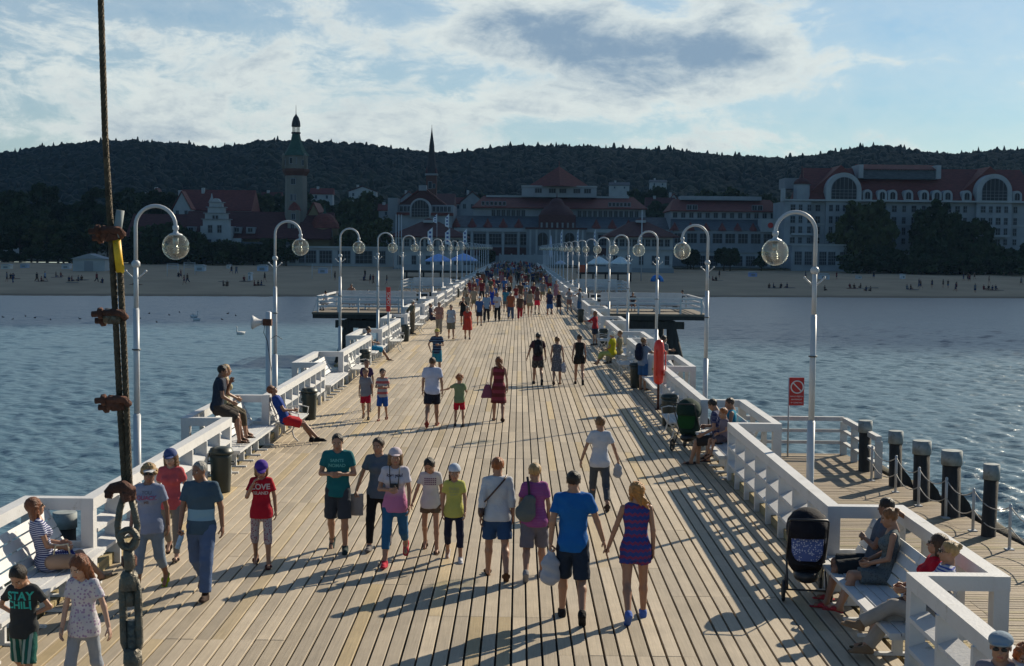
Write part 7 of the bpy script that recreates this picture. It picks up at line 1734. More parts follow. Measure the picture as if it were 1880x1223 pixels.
# sitting people ----------------------------------------------------------------
def sit(px, py, zs, face, X=None, **k):
    """px,py = the pelvis in the photograph, zs = its height above the deck"""
    p = at(px, py, zs + .09); loc = Vector((p.x if X is None else X, p.y, 0)); return person(loc, face=face, pose='sit', v=k.pop('v', vox(p.y)), seat=zs, **k)
w3, i3 = sit(86, 1030, .47, -62, h=1.66, recl=.22, female=True, build=1.08, arms=('rest', 'lap'), hair='long', hc='auburn', skin_='tan', glasses=True, head=(0, -8), top=('dress', (.035, .04, .18), 'stripe', (.50, .52, .60), .55), extra='sleeves', bot=('shorts', (.035, .04, .18), 'polka', (.45, .46, .55), .6), legs={-1: (1.55, 1.35, .1), 1: (1.72, 1.0, -.25)}, shoes=('sandal', (.25, .18, .1)), label='red-haired woman in sunglasses and navy striped dress sitting on the nearest left bench')
sit(399, 748, 1.12, -75, h=1.76, recl=-.12, arms=('face', 'lap'), hair='short', hc='dark', skin_='deep', build=1.08, head=(10, 8), top=('tee', (.025, .035, .06)), bot=('bermuda', (.05, .04, .035)), legs={-1: (1.15, .95, .05), 1: (1.05, .95, .05)}, shoes=('sandal', (.05, .03, .02)), feetz=.46, label='man in navy T-shirt perched on the left outer rail with his feet on the bench')
sit(413, 742, 1.12, -70, h=1.66, recl=-.02, female=True, arms=('rest', 'lap'), hair='short', hc='blond', skin_='tan', build=1.05, top=('tank', (.50, .46, .28)), bot=('capri', (.10, .08, .05)), legs={-1: (1.12, .9, .05), 1: (1.0, .85, .05)}, shoes=('sandal', (.05, .03, .02)), feetz=.46, label='blonde woman in pale yellow top perched on the left outer rail')
sit(527, 770, .46, -72, X=-5.18, h=1.76, recl=.42, arms=('elbowout', 'lap'), hair='crop', hc='auburn', skin_='deep', glasses=True, head=(0, -28), top=('tee', (.012, .05, .26)), bot=('shorts', (.52, .02, .03)), legs={-1: (1.35, .85, .1), 1: (1.30, .55, .05)}, shoes=('sneaker', BLK), label='man in blue T-shirt and red shorts reclining on the first iron-legged bench')
sit(683, 638, .46, -75, h=1.70, recl=.25, arms=('rest', 'lap'), hair='short', hc='dark', skin_='deep', top=('tee', (.05, .05, .07), 'stripe', (.3, .3, .32), .8), bot=('bermuda', (.01, .22, .42)), legs={-1: (1.4, .85, .1), 1: (1.35, .75, .05)}, shoes=('sandal', (.04, .03, .02)), label='dark-haired person in striped top and bright blue shorts sitting in the left bench bay')
sit(792, 584, .46, -80, h=1.70, recl=.1, arms=('lap', 'lap'), hair='short', hc='dark', top=('shirt', (.04, .04, .07)), bot=('trousers', (.03, .03, .06)), label='person in dark clothes sitting on the iron-legged bench beyond the man in the beige cap')
sit(1124, 648, .46, 62, h=1.64, recl=.02, female=True, build=1.15, arms=('lap', 'rest'), hair='curly', hc='white', skin_='tan', top=('tee', (.52, .46, .01)), bot=('capri', (.36, .40, .14)), legs={-1: (1.5, 1.1, .1), 1: (1.5, .9, .05)}, shoes=('sandal', (.05, .03, .03)), label='white-haired woman in bright yellow T-shirt sitting on the right bench')
sit(1137, 645, .46, 60, h=1.62, recl=.05, female=True, arms=('lap', 'front'), hair='short', hc='fairbrown', skin_='tan', top=('shirt', (.22, .20, .13)), bot=('trousers', (.25, .24, .2)), legs={-1: (1.5, 1.4, .1), 1: (1.5, 1.4, .05)}, label='woman in beige shirt sitting beside the white-haired woman in yellow')
sit(1318, 806, .46, 74, h=1.74, recl=-.10, arms=('rest', 'front'), hair='short', hc='dark', skin_='tan', top=('tee', (.03, .04, .12), 'check', (.10, .10, .16), 1.0), bot=('bermuda', (.04, .035, .035)), head=(10, 25), legs={-1: (1.45, 1.2, .1), 1: (1.4, 1.4, .05)}, shoes=('sandal', (.04, .03, .03)), label='man in dark blue patterned T-shirt bending over on the second right bench')
sit(1340, 802, .46, 82, h=1.70, recl=.05, arms=('front', 'front'), hair='crop', hc='brown', skin_='tan', top=('tank', (.01, .26, .40)), bot=('bermuda', (.07, .06, .09)), head=(-10, 18), legs={-1: (1.5, 1.45, .1), 1: (1.5, 1.35, .05)}, shoes=('sandal', (.05, .03, .03)), label='person in bright turquoise vest sitting next to the man bending over')
sit(1328, 800, .62, 110, h=1.10, recl=.05, child=True, arms=('lap', 'front'), hair='short', hc='ginger', skin_='tan', top=('tee', (.20, .16, .20)), bot=('shorts', (.10, .08, .10)), head=(10, 10), legs={-1: (1.4, 1.2, .1), 1: (1.4, 1.2, .05)}, shoes=('sandal', (.05, .03, .03)), v=.016, label='small ginger child held on the lap between the two adults on the second right bench')
sit(1600, 1034, .46, 78, h=1.78, recl=.30, arms=('cross', 'armback'), hair='short', hc='dark', skin_='deep', top=('tee', (.09, .11, .15)), bot=('bermuda', (.025, .03, .035)), head=(30, 10), legs={-1: (1.45, 1.2, .15), 1: (1.5, 1.35, .1)}, shoes=('sandal', (.45, .04, .05)), label='dark-haired man in grey-blue T-shirt leaning back on the nearest right bench, hidden behind a woman')
sit(1628, 1055, .46, 80, h=1.68, recl=.10, female=True, arms=('lap', 'lap'), hair='bun', hc=(.22, .09, .03), skin_='tan', top=('dress', (.13, .16, .17), 'dots', (.07, .08, .09), .6), bot=(None, None), head=(0, 16), legs={-1: (1.62, 1.25, .2), 1: (1.5, 1.15, -.05)}, shoes=('sandal', (.38, .04, .05)), label='woman with hair bun in grey patterned dress sitting on the nearest right bench')
sit(1690, 1110, .46, 84, h=1.68, recl=.28, female=True, arms=('lap', 'lap'), hair='bob', hc='brown', skin_='tan', glasses=True, top=('tee', (.52, .01, .03)), bot=('skirt', (.12, .08, .06)), head=(6, -6), legs={-1: (1.4, .9, .1), 1: (1.35, 1.0, .05)}, shoes=('sandal', (.08, .06, .03)), label='dark-haired woman in sunglasses and red blouse on the nearest right bench')
sit(1710, 1128, .46, 86, h=1.70, recl=.30, female=True, build=1.05, arms=('lap', 'lap'), hair='bun', hc='blond', skin_='tan', glasses=True, top=('tee', (.48, .50, .58), 'stripe', (.04, .07, .30), .7), bot=('loose', (.36, .33, .30)), head=(4, 2), legs={-1: (1.78, .75, -.25), 1: (1.40, .80, .08)}, shoes=('sneaker', (.24, .16, .10)), label='blonde woman in sunglasses, striped top and beige trousers, legs crossed, on the nearest right bench')
p, h_ = at(1838, 1560, 0), 1.74
Yc = 12.1; p = atY(1838, 1200, Yc); person((p.x, Yc, -.33), 1.72, 150, label='man in pale blue flat cap and sunglasses at the bottom right corner', hair='crop', hc='white', hat='flatcap', hatc=(.26, .34, .42), glasses=True, skin_='tan', top=('tee', (.2, .2, .25)), bot=('trousers', (.1, .1, .12)), arms=('hang', 'hang'), head=(0, 8), v=.014) if False else None
def corner_pair():
    # two people whose heads just enter the picture, on the deck beyond the near right railing
    for px, pyh, Y, kw in ((1838, 1168, 10.9, dict(h=1.50, hair='crop', hc='white', hat='flatcap', hatc=(.26, .34, .42), glasses=True, top=('tee', (.2, .2, .25)), bot=('trousers', (.1, .1, .12)), label='man in pale blue flat cap and sunglasses at the bottom right corner')),
                           (1885, 1192, 10.9, dict(h=1.42, hair='curly', hc='ginger', female=True, top=('tee', (.3, .2, .15)), bot=('trousers', (.1, .1, .12)), label='ginger curly-haired head cut off by the right edge beside the flat cap'))):
        q = atY(px, pyh, Y); zt = q.z; person((q.x, Y, zt - kw['h'] - .02), face=158, pose='stand', arms=('hang', 'hang'), skin_='tan', v=.014, **kw)
    q = atY(1850, 1200, 10.9); zf = atY(1838, 1168, 10.9).z - 1.52
    st = MB(); st.box(q.x - .7, q.x + 1.1, 9.9, 12.2, zf - .06, zf - .002); tag(st.build('gangway_floor', M_TIMBER), kind='structure')
corner_pair()
# people on the far platforms ------------------------------------------------------
sit(600, 556, .46, 60, h=1.74, recl=-.15, arms=('rest', 'lap'), hair='short', hc='dark', top=('shirt', (.55, .57, .62)), bot=('trousers', (.45, .45, .48)), label='man in white shirt bent forward on the outer end of the nearer left platform')
p = atY(645, 530, 98.6); person((p.x, 98.6, 0), 1.70, 180, pose='stand', arms=('elbowout', 'elbowout'), hair='short', hc='dark', skin_='deep', top=(None, None), bot=('shorts', (.1, .1, .12)), v=.03, label='bare-chested man leaning over the bench back on the nearer left platform')
p = atY(676, 545, 97); person((p.x, 97, 0), 1.66, 180, pose='sit', seat=.46, arms=('lap', 'lap'), hair='short', hc='dark', top=('tee', (.05, .05, .07)), bot=('shorts', (.1, .1, .12)), v=.03, label='dark head showing above the bench back on the nearer left platform')
p = atY(1162, 545, 96.5); person((p.x, 96.5, 0), 1.70, 180, pose='sit', seat=.46, arms=('lap', 'lap'), hair='short', hc='dark', top=('tee', (.06, .05, .06)), bot=('shorts', (.1, .1, .12)), v=.03, label='dark-haired sitter on the middle of the nearer right platform')
sit(1250, 552, .46, 60, h=1.72, recl=.2, arms=('lap', 'lap'), hair='short', hc='dark', top=('tee', (.08, .09, .12)), bot=('bermuda', (.03, .12, .35)), label='sitter in grey top and blue shorts at the outer end of the nearer right platform')
# held things ----------------------------------------------------------------------
def bottle():
    w = wpt(m_, mi_['A'][1][2]); r = empty('water_bottle', (w.x, w.y, w.z - .16), label='clear blue plastic water bottle in the hand of the man in the polo shirt', cat='bottle'); r.rotation_euler = (.15, .35, 0)
    MB().lathe([(.001, -.12), (.033, -.118), (.034, -.05), (.030, -.04), (.034, -.03), (.034, .04), (.026, .075), (.013, .10), (.013, .11)], n=12).build('body', mat('bottle_blue', (.18, .34, .55), .15, spec=.8), r); MB().lathe([(.015, .11), (.015, .128), (0, .129)], n=10).build('cap', M_SIGNW, r)
bottle()
def bag(root, inf, k_, size, col, lbl, kind='tote', drop=.0, off=(0, 0)):
    w = wpt(root, inf['A'][k_][2]); rz = inf['rz']; r = empty('handbag' if kind != 'flat' else 'flat_bag', (w.x + off[0], w.y + off[1], w.z - drop), rz, label=lbl, cat='bag'); a, b, c = size; cm = fab(col)
    f = Field((-a, -b - .05, -c - .1), (a, b + .05, .1), .012)
    if kind == 'sack': f.cone((0, 0, -c * .78), (0, 0, -c * .45), a * .60, a * .48, .03, sq=(0, 1, 0), q=a / b * .9); f.cone((0, 0, -c * .4), (0, 0, -.02), a * .36, .022, .08); f.wrinkle(.006, 4)
    elif kind == 'flat': f.cone((0, 0, -.02), (0, 0, -c), a * .8, a * .8, 0, sq=(0, 1, 0), q=a / b); f.cut((0, 0, -c), (0, 0, -1)); f.cut((0, 0, -.02), (0, 0, 1))
    else: f.cone((0, 0, -c * .35), (0, 0, -c * .9), a * .45, a * .75, 0, sq=(0, 1, 0), q=a / b * .9); f.cut((0, 0, -c), (0, 0, -1))
    f.wrinkle(.003, 2); V, F = f.mesh(); link('bag_body', npmesh('bag_body', V, F, [cm]), r)
    h = MB(); h.tube([(-a * .3, 0, -c * .3), (0, 0, .02), (a * .3, 0, -c * .3)], .008, 5); h.build('strap', cm, r)
bag(w9, i9, 1, (.13, .045, .34), (.30, .29, .29), 'flat beige bag hanging from the hand of the woman in black leggings', 'flat', .03)
bag(w15, i15, -1, (.20, .12, .42), (.40, .43, .50), 'pale drawstring sack in the left hand of the youth in blue', 'sack', .06)
bag(w17, i17, 1, (.13, .06, .22), (.40, .42, .46), 'small pale bag in the right hand of the woman in grey jeans', 'sack', .05)
bag(w22, i22, 1, (.16, .10, .36), (.45, .46, .52), 'white carrier bag beside the woman in the grey patterned dress', 'sack', .05)
bag(w20, i20, -1, (.22, .07, .38), (.22, .07, .12), 'pinkish shoulder bag at the left side of the woman in the red sundress', 'tote', -.12, (-.08, -.02))
def shoulder_bag():
    # grey tote on the back of the blonde woman, strap over the shoulder
    w = wpt(w14, i14['pel'] + np.array([-.10, -.16, .16])); r = empty('shoulder_bag', w, i14['rz'], label='grey sack-like shoulder bag on the back of the woman in violet', cat='bag')
    f = Field((-.25, -.15, -.2), (.25, .15, .35), .014); f.cone((-.02, 0, -.03), (.03, .01, .12), .14, .085, 0, sq=(0, 1, 0), q=1.9); f.wrinkle(.003, 2); V, F = f.mesh(); link('bag_body', npmesh('bag_body', V, F, [fab((.12, .14, .14))]), r)
    MB().tube([(.03, .02, .15), (.02, .03, .30), (.0, .10, .42)], .016, 6).build('strap', fab((.05, .05, .06)), r)
    o, inf = folk13
    w = wpt(o, inf['pel'] + np.array([-.22, .0, .05])); r = empty('cross_body_bag', w, inf['rz'], label='brown leather bag at the left hip of the ginger-haired woman, strap across her back', cat='bag')
    f = Field((-.15, -.15, -.2), (.15, .15, .15), .012); f.cone((0, -.03, -.02), (0, .03, -.02), .09, .09, 0, sq=(1, 0, 0), q=2.2); V, F = f.mesh(); link('bag_body', npmesh('bag_body', V, F, [mat('brown_leather', (.05, .022, .015), .45, var=.2)]), r)
    MB().tube([(.0, -.02, .06), (.08, -.14, .16), (.20, -.155, .30), (.31, -.12, .42), (.34, -.03, .47)], .012, 6).build('strap', mat('brown_leather', (.05, .022, .015), .45), r)
folk13 = None
for o in bpy.data.objects:
    if str(o.get('label', '')).startswith('woman with cropped ginger'): folk13 = (o, dict(pel=np.array([0, 0, .87]), rz=o.rotation_euler.z))
shoulder_bag()
def backpack(lbl0, col, lbl):
    for o in bpy.data.objects:
        if str(o.get('label', '')).startswith(lbl0):
            w = wpt(o, (0, -.20, 1.22)); r = empty('backpack', w, o.rotation_euler.z, label=lbl, cat='backpack'); f = Field((-.25, -.2, -.35), (.25, .2, .35), .018)
            f.cone((0, 0, -.14), (0, .01, .14), .15, .13, 0, sq=(0, 1, 0), q=1.6); f.cone((0, -.06, -.10), (0, -.06, .0), .09, .09, .03); V, F = f.mesh(); link('bag_body', npmesh('bag_body', V, F, [fab(col)]), r)
            m2 = MB(); [m2.tube([(s_ * .09, .08, .17), (s_ * .12, .19, .22), (s_ * .13, .30, .10)], .02, 6) for s_ in (-1, 1)]; m2.build('strap', fab(col), r)
backpack('man in dark red T-shirt with black backpack', (.015, .015, .022), 'black backpack on the man in the dark red T-shirt')
backpack('man with navy backpack', (.012, .016, .04), 'navy backpack on the man at the right railing')
def camera_prop():
    w = wpt(w10, i10['chest'] + np.array([0, .16, -.10])); r = empty('camera', w, i10['rz'], label='black camera hanging on a neck strap of the woman in the white cap', cat='camera')
    MB().box(-.06, .06, -.02, .03, -.04, .04).build('camera_body', M_BLACK, r); MB().tube([(0, .03, 0), (0, .08, 0)], .03, 10).build('lens', M_BLACK, r)
    MB().tube([(-.055, 0, .04), (-.065, -.01, .16), (-.07, -.07, .28)], .007, 5).tube([(.055, 0, .04), (.065, -.01, .16), (.07, -.07, .28)], .007, 5).build('strap', M_BLACK, r)
    w = wpt(w3, i3['pel'] + np.array([.20, .14, .02])); r = empty('handbag', w, w3.rotation_euler.z, label='beige leather handbag on the lap side of the woman in the navy striped dress', cat='bag')
    f = Field((-.2, -.25, -.15), (.2, .25, .2), .013); f.cone((0, -.11, 0), (0, .11, -.01), .09, .09, 0, sq=(1, 0, 0), q=1.3); f.wrinkle(.003, 2); V, F = f.mesh(); link('bag_body', npmesh('bag_body', V, F, [mat('beige_leather', (.32, .20, .13), .5, var=.15)]), r)
    MB().tube([(0, -.10, .06), (.01, -.07, .20), (.01, .07, .21), (0, .10, .06)], .011, 6).build('handle', mat('cream_strap', (.55, .48, .34), .5), r)
camera_prop()
# pushchairs -----------------------------------------------------------------------
def pushchair(loc, rz, col, col2, lbl, s=1.0, pat=None):
    r = empty('pushchair', loc, rz, label=lbl, cat='pushchair'); r.scale = (s,) * 3; dk = mat('pushchair_frame', (.02, .02, .022), .4); cm = fab(col)
    f = Field((-.32, -.5, .25), (.32, .5, 1.2), .02)
    # seat tub and hood: handle side is -y (towards the parent), opening to +y
    f.cone((0, -.10, .90), (0, .02, .88), .265, .25, 0, sq=(0, 1, 0), q=.9); f.ell((0, .14, .72), (.20, .22, .26), sub=True); f.cut((0, 0, .74), (0, -.2, -1)); f.wrinkle(.003, 1); V, F = f.mesh(); link('hood', npmesh('hood', V, F, [cm]), r)
    f = Field((-.32, -.4, .25), (.32, .55, .95), .02); f.cone((0, -.14, .80), (0, -.04, .50), .235, .235, 0, sq=(0, 1, 0), q=2.4); f.cone((0, -.02, .46), (0, .22, .46), .20, .19, .04, sq=(0, 0, 1), q=2.0); V, F = f.mesh(); link('seat_tub', npmesh('seat_tub', V, F, [fab(col if pat is None else col)]), r)
    f = Field((-.3, -.35, .5), (.3, .1, 1.0), .018); f.cone((0, -.245, .66), (0, -.225, .80), .20, .21, 0, sq=(0, 1, 0), q=5.5); V, F = f.mesh(); link('back_panel', npmesh('back_panel', V, F, [fab(*col2) if isinstance(col2[0], tuple) else fab(col2)]), r)
    f = Field((-.3, -.4, .15), (.3, .4, .5), .02); f.cone((0, -.15, .30), (0, .14, .30), .16, .15, 0, sq=(0, 0, 1), q=1.7); f.cut((0, 0, .36), (0, 0, 1)); V, F = f.mesh(); link('basket', npmesh('basket', V, F, [dk]), r)
    fr = MB()
    for x in (-.24, .24):
        fr.tube([(x, -.42, 1.04), (x, -.30, .84), (x, .02, .46), (x * .9, .36, .14)], .013, 6); fr.tube([(x, .05, .52), (x, -.30, .16)], .013, 6)
    fr.tube([(-.24, -.42, 1.04), (-.22, -.45, 1.07), (.22, -.45, 1.07), (.24, -.42, 1.04)], .017, 6); fr.tube([(-.27, -.30, .15), (.27, -.30, .15)], .012, 6); fr.build('frame', dk, r)
    def wheel(x, y, R_, w):
        t = MB(); pts = [(x, y + (R_ - .018) * math.cos(a), R_ + (R_ - .018) * math.sin(a)) for a in [2 * math.pi * i / 20 for i in range(21)]]; t.tube(pts, .022, 7, cap=False); o = t.build('wheel', M_BLACK, r)
        h = MB(); h.tube([(x - .02, y, R_), (x + .02, y, R_)], .025, 8)
        for i in range(5): a = 2 * math.pi * i / 5; h.beam((x, y, R_), (x, y + (R_ - .03) * math.cos(a), R_ + (R_ - .03) * math.sin(a)), .014, .014)
        h.build('spokes', dk, o)
    for x in (-.29, .29): wheel(x, -.30, .135, .03)
    for x in (-.22, .22): wheel(x, .37, .09, .03)
p = at(1478, 1098, 0); pushchair((p.x + .02, p.y + .1, 0), R(-8), (.016, .017, .02), ((.12, .17, .42), 'dots', (.5, .52, .62), .6), 'black pushchair with rounded hood and blue speckled panel by the nearest right bench', 1.0)
p = at(1262, 828, 0); pushchair((p.x + .05, p.y + .1, 0), R(-25), (.015, .04, .03), (.015, .08, .02), 'green pushchair with dark hood parked in front of the second right bench', 1.0)
# people further along the pier: shared figures with their own clothes -----------------
PAL = dict(white=(.52, .54, .58), navy=(.02, .03, .09), black=(.015, .015, .02), red=(.38, .02, .03), blue=(.03, .12, .36), grey=(.17, .18, .20), teal=(.02, .22, .28), pink=(.32, .15, .19), khaki=(.22, .19, .12), denim=(.06, .10, .19), brown=(.10, .06, .04), purple=(.09, .05, .13), orange=(.30, .09, .04), sky_blue=(.22, .34, .50), beige=(.32, .27, .20), green=(.05, .075, .05), dark_red=(.16, .02, .03))
def proto_set():
    P_ = []; o0 = (0, -60, -60)
    specs = [dict(arms=('slightf', 'slightb'), ph=.8, top=('tee', (.5, .5, .5)), bot=('shorts', (.1, .1, .1)), hair='short'), dict(arms=('slightb', 'slightf'), ph=-.8, top=('tee', (.5, .5, .5)), bot=('trousers', (.1, .1, .1)), hair='crop', build=1.12),
             dict(arms=('hang', 'front'), ph=.6, top=('tank', (.5, .5, .5)), bot=('hotpants', (.1, .1, .1)), hair='long', female=True), dict(arms=('slightb', 'hang'), ph=-.6, top=('dress', (.5, .5, .5)), bot=(None, None), hair='bun', female=True),
             dict(arms=('hang', 'slightf'), ph=.5, top=('tee', (.5, .5, .5)), bot=('bermuda', (.1, .1, .1)), hair='bob', female=True, build=1.15), dict(arms=('front', 'hang'), ph=-.9, top=('shirt', (.5, .5, .5)), bot=('shorts', (.1, .1, .1)), hair='short', hat='cap', hatc=(.5, .5, .5))]
    for i, k in enumerate(specs):
        o, inf = person(o0, 1.70, 0, v=.036, single=True, shoes=None, label='x', **k); names = inf['out']; P_.append((o, names)); 
    return P_
PS = proto_set()
TOPN = ('shirt', 'dress', 'tank_top'); BOTN = ('shorts', 'trousers', 'leggings')
rc = random.Random(21); combos = set()
def crowd(n, Y0, Y1, xa, xb, where, bias=1.0, towards=.5):
    for i in range(n):
        for _ in range(60):
            t = rc.random() ** bias; Y = Y0 + (Y1 - Y0) * t; X = rc.uniform(xa, xb)
            if all((X - a) ** 2 + ((Y - b) * .5) ** 2 > .35 for a, b in PLACED): break
        PLACED.append((X, Y)); k = rc.randrange(len(PS)); po, names = PS[k]
        for _ in range(400):
            k = rc.randrange(len(PS)); po, names = PS[k]
            t_ = rc.choice(['white', 'white', 'navy', 'navy', 'black', 'black', 'red', 'blue', 'grey', 'grey', 'teal', 'pink', 'purple', 'orange', 'sky_blue', 'beige', 'green', 'dark_red', 'brown']); b_ = rc.choice(['black', 'navy', 'denim', 'khaki', 'grey', 'brown', 'beige', 'blue', 'white', 'red'])
            if (k, t_, b_ if k != 3 else '', where) not in combos: break
        combos.add((k, t_, b_ if k != 3 else '', where)); fc = rc.random() < towards
        if isinstance(po, bpy.types.Object): o = po.copy(); COL.objects.link(o)
        o.location = (X, Y, 0); s_ = rc.uniform(.9, 1.07) if rc.random() > .12 else rc.uniform(.66, .8); o.scale = (s_, s_, s_); o.rotation_euler.z = math.pi * (1 if fc else 0) + rc.uniform(-.25, .25)
        o.name = 'person'; slot = 4
        sk_ = SK[rc.choice(['tan', 'deep', 'tan'])]; o.material_slots[0].link = 'OBJECT'; o.material_slots[0].material = sk_
        hcn = rc.choice(['dark', 'brown', 'brown', 'blond', 'fairbrown', 'grey'])
        for nm in names[1:]:
            c = t_ if nm in TOPN else b_ if nm in BOTN else None
            if c: o.material_slots[slot].link = 'OBJECT'; o.material_slots[slot].material = fab(PAL[c])
            elif nm == 'hair': o.material_slots[slot].link = 'OBJECT'; o.material_slots[slot].material = hairm(HC[hcn])
            elif nm in ('cap', 'brim'): o.material_slots[slot].link = 'OBJECT'; o.material_slots[slot].material = fab(PAL['white'])
            slot += 1
        kindn = ['person', 'stocky man', 'long-haired woman', 'woman with a bun', 'bob-haired woman', 'white-capped man'][k]; cl = t_.replace('_', ' ')
        what = f'{cl} dress' if k == 3 else f'{cl} top and {b_} {"trousers" if k == 1 else "shorts"}'
        tag(o, f'{"small " if s_ < .85 else ""}{kindn} in {what}, {where}', 'person', 'people strolling along the pier')
PLACED = [(-2.4, 52), (-1.6, 50), (.8, 60), (2.2, 60)]
crowd(13, 82, 112, -4.2, 2.9, 'in the nearer part of the crowd', 1.0)
crowd(34, 106, 158, -4.6, 3.3, 'in the middle of the crowd', 1.0)
crowd(76, 145, 220, -5.0, 3.6, 'in the distant crowd', .8)
crowd(56, 205, 312, -5.0, 3.6, 'far off near the pier entrance', .8)
# people on the beach and in the shallows ------------------------------------------------
sitm, _i = person((0, -60, -60), 1.7, 0, pose='sit', seat=.05, v=.04, single=True, arms=('rest', 'rest'), legs={-1: (1.9, 1.9, .2), 1: (1.8, 1.8, .2)}, hair='short', top=('tee', (.3, .3, .3)), bot=('shorts', (.1, .1, .1)), shoes=None, label='x')
lay = sitm
BP = [(13, 541, 's'), (24, 543, 's'), (83, 541, 's'), (178, 543, 's'), (68, 518, 's'), (76, 519, 'd'), (20, 511, 'd'), (25, 511, 'd'), (127, 521, 'd'), (132, 521, 'd'), (144, 521, 'd'), (150, 521, 'd'), (188, 520, 'd'), (103, 533, 'd'), (112, 533, 'd'),
      (248, 526, 'd'), (332, 512, 's'), (338, 523, 's'), (344, 522, 's'), (328, 534, 'd'), (410, 529, 'd'), (417, 529, 'd'), (425, 503, 's'), (434, 503, 's'), (448, 518, 'd'), (467, 525, 'd'), (474, 526, 'd'), (480, 526, 'd'), (486, 520, 's'), (615, 515, 's'), (625, 516, 's'), (668, 532, 'd'), (680, 527, 's'), (685, 527, 's'), (710, 526, 's'), (670, 534, 's'),
      (1301, 546, 's'), (1320, 545, 's'), (1308, 538, 'd'), (1314, 538, 'd'), (1478, 547, 's'), (1535, 548, 's'), (1412, 530, 'd'), (1420, 531, 'd'), (1434, 530, 'd'), (1445, 531, 'd'), (1514, 534, 'd'), (1560, 529, 'd'), (1568, 530, 'd'), (1580, 529, 'd'), (1590, 538, 'd'), (1598, 538, 'd'), (1665, 531, 'd'), (1672, 531, 'd'), (1687, 528, 's'), (1690, 530, 's'), (1711, 530, 's'),
      (1731, 542, 's'), (1740, 542, 's'), (1754, 536, 's'), (1756, 534, 's'), (1769, 516, 's'), (1777, 516, 's'), (1779, 544, 's'), (1788, 545, 's'), (1790, 540, 's'), (1806, 532, 'd'), (1815, 532, 'd'), (1822, 533, 'd'), (1828, 532, 'd'), (1815, 544, 's'), (1874, 543, 's'), (1500, 506, 's'), (1604, 512, 's')]
for i, (px, py, kd) in enumerate(BP):
    p = beach_at(px, py - (0 if kd == 's' else 0)); po, names = (PS[rc.choice([0, 1, 2, 4])] if kd == 's' else (sitm, _i['out'])); o = po.copy(); COL.objects.link(o); o.name = 'person'
    o.location = (p.x, p.y, max(p.z, WATER_Z - .25)); o.rotation_euler.z = rc.uniform(0, 6.28); slot = 4; t_ = rc.choice(['black', 'navy', 'grey', 'brown', 'brown', 'navy', 'black', 'dark_red']); b_ = rc.choice(['black', 'navy', 'brown', 'denim'])
    if i == 2: t_, b_ = 'sky_blue', 'navy'
    for nm in names[1:]:
        c = t_ if nm in TOPN else b_ if nm in BOTN else None
        if c: o.material_slots[slot].link = 'OBJECT'; o.material_slots[slot].material = fab(PAL[c])
        slot += 1
    side_ = 'left' if px < 940 else 'right'; n_ = sum(1 for a in BP[:i + 1] if (a[0] < 940) == (px < 940))
    rk = sorted(a[0] for a in BP if (a[0] < 940) == (px < 940)).index(px); tag(o, f'beachgoer in {t_.replace("_", " ")} {"standing" if kd == "s" else "sitting"}, {ordn(rk)} from the left on the {side_} beach', 'person', 'people on the beach')
for i, (px, py, kd) in enumerate([b for b in BP if b[2] == 'd'][::2]):
    p = beach_at(px + 3, py + 1); c = [(.10, .10, .16), (.25, .10, .08), (.30, .30, .28), (.06, .12, .16)][i % 4]
    o = MB().box(-1.0, 1.0, -.45, .45, 0, .05).build('beach_towel', fab(c)); o.location = (p.x, p.y - .5, p.z + .02); o.rotation_euler.z = rc.uniform(-.5, .5)
    tag(o, f'{ordn(i)} of the beach towels counting from the left, lying flat on the sand', 'towel', 'towels on the sand')
for o, _n in PS: bpy.data.objects.remove(o)
bpy.data.objects.remove(sitm)
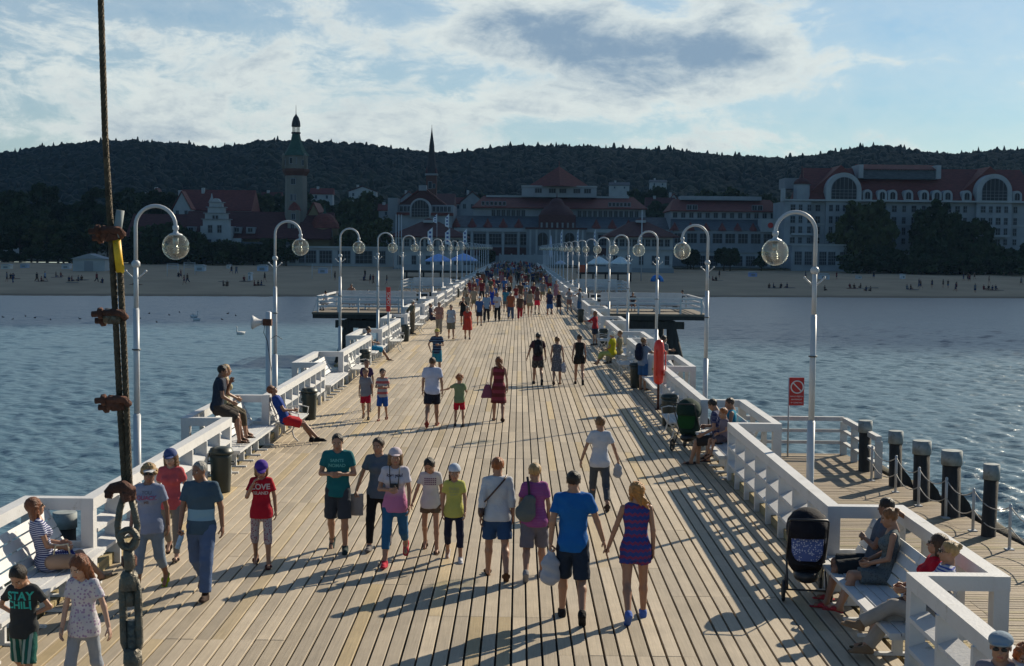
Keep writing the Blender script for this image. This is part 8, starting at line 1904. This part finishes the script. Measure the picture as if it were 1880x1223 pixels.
# birds -----------------------------------------------------------------------------
def bird_mesh(swan):
    f = Field((-.35, -.6, -.2), (.35, .65, .95), .03)
    if swan: f.ell((0, 0, .12), (.20, .42, .17), 0); f.cone((0, -.3, .18), (0, -.52, .26), .08, .02, .06); f.cone((0, .32, .16), (0, .42, .40), .07, .05, .05); f.cone((0, .42, .4), (0, .36, .66), .05, .042, .03); f.cone((0, .36, .66), (0, .46, .74), .045, .05, .03); f.cone((0, .46, .73), (0, .58, .68), .03, .012, .01)
    else: f.ell((0, 0, .05), (.10, .20, .08), 0); f.cone((0, .14, .08), (0, .19, .20), .045, .045, .02); f.cone((0, .2, .2), (0, .28, .19), .022, .010, .01)
    return f.mesh()
sv, sf = bird_mesh(True); dv, df = bird_mesh(False); ms = npmesh('swan', sv, sf, [mat('white_feathers', (.6, .6, .58), .8)]); md = npmesh('duck', dv, df, [mat('dark_feathers', (.05, .04, .035), .8, var=.4)])
for i, (px, py) in enumerate(((442, 614), (361, 589), (356, 583))):
    p = at(px, py, WATER_Z); o = link('swan', ms); o.location = (p.x, p.y, WATER_Z); o.rotation_euler.z = (2.2, 1.4, -1.2)[i]; o.scale = (.95,) * 3; tag(o, ('white swan swimming left of the loudspeaker mast, nearest of the swans', 'white swan right of the first left lamp, front one of the two', 'white swan right of the first left lamp, rear one of the two')[i], 'swan', 'swans on the water')
rb = random.Random(8); BD = [(6, 583), (23, 587), (47, 581), (64, 584), (93, 588), (147, 586), (232, 577), (257, 585), (274, 576), (288, 592), (311, 579), (330, 574), (408, 587), (418, 576), (433, 580)]
for i, (px, py) in enumerate(BD):
    p = at(px, py, WATER_Z); o = link('duck', md); o.location = (p.x, p.y, WATER_Z); o.rotation_euler.z = rb.uniform(0, 6.28); o.scale = (.75,) * 3; tag(o, f'{ordn(sorted(b[0] for b in BD).index(px))} small dark water bird from the left off the left beach', 'duck', 'ducks scattered on the left water')
# ================================================================ haze
def haze():
    mt = bpy.data.materials.new('haze'); mt.use_nodes = True; nt = mt.node_tree; nt.nodes.clear(); out = nt.nodes.new('ShaderNodeOutputMaterial')
    v = nt.nodes.new('ShaderNodeVolumePrincipled'); v.inputs['Color'].default_value = (.36, .64, 1.0, 1); v.inputs['Density'].default_value = HAZE_D; v.inputs['Anisotropy'].default_value = .2
    nt.links.new(v.outputs[0], out.inputs['Volume'])
    o = MB().box(-1000, 1000, -160, 1600, -9, 150).build('haze', mt); tag(o, kind='stuff')
HAZE_D = .00007
haze()
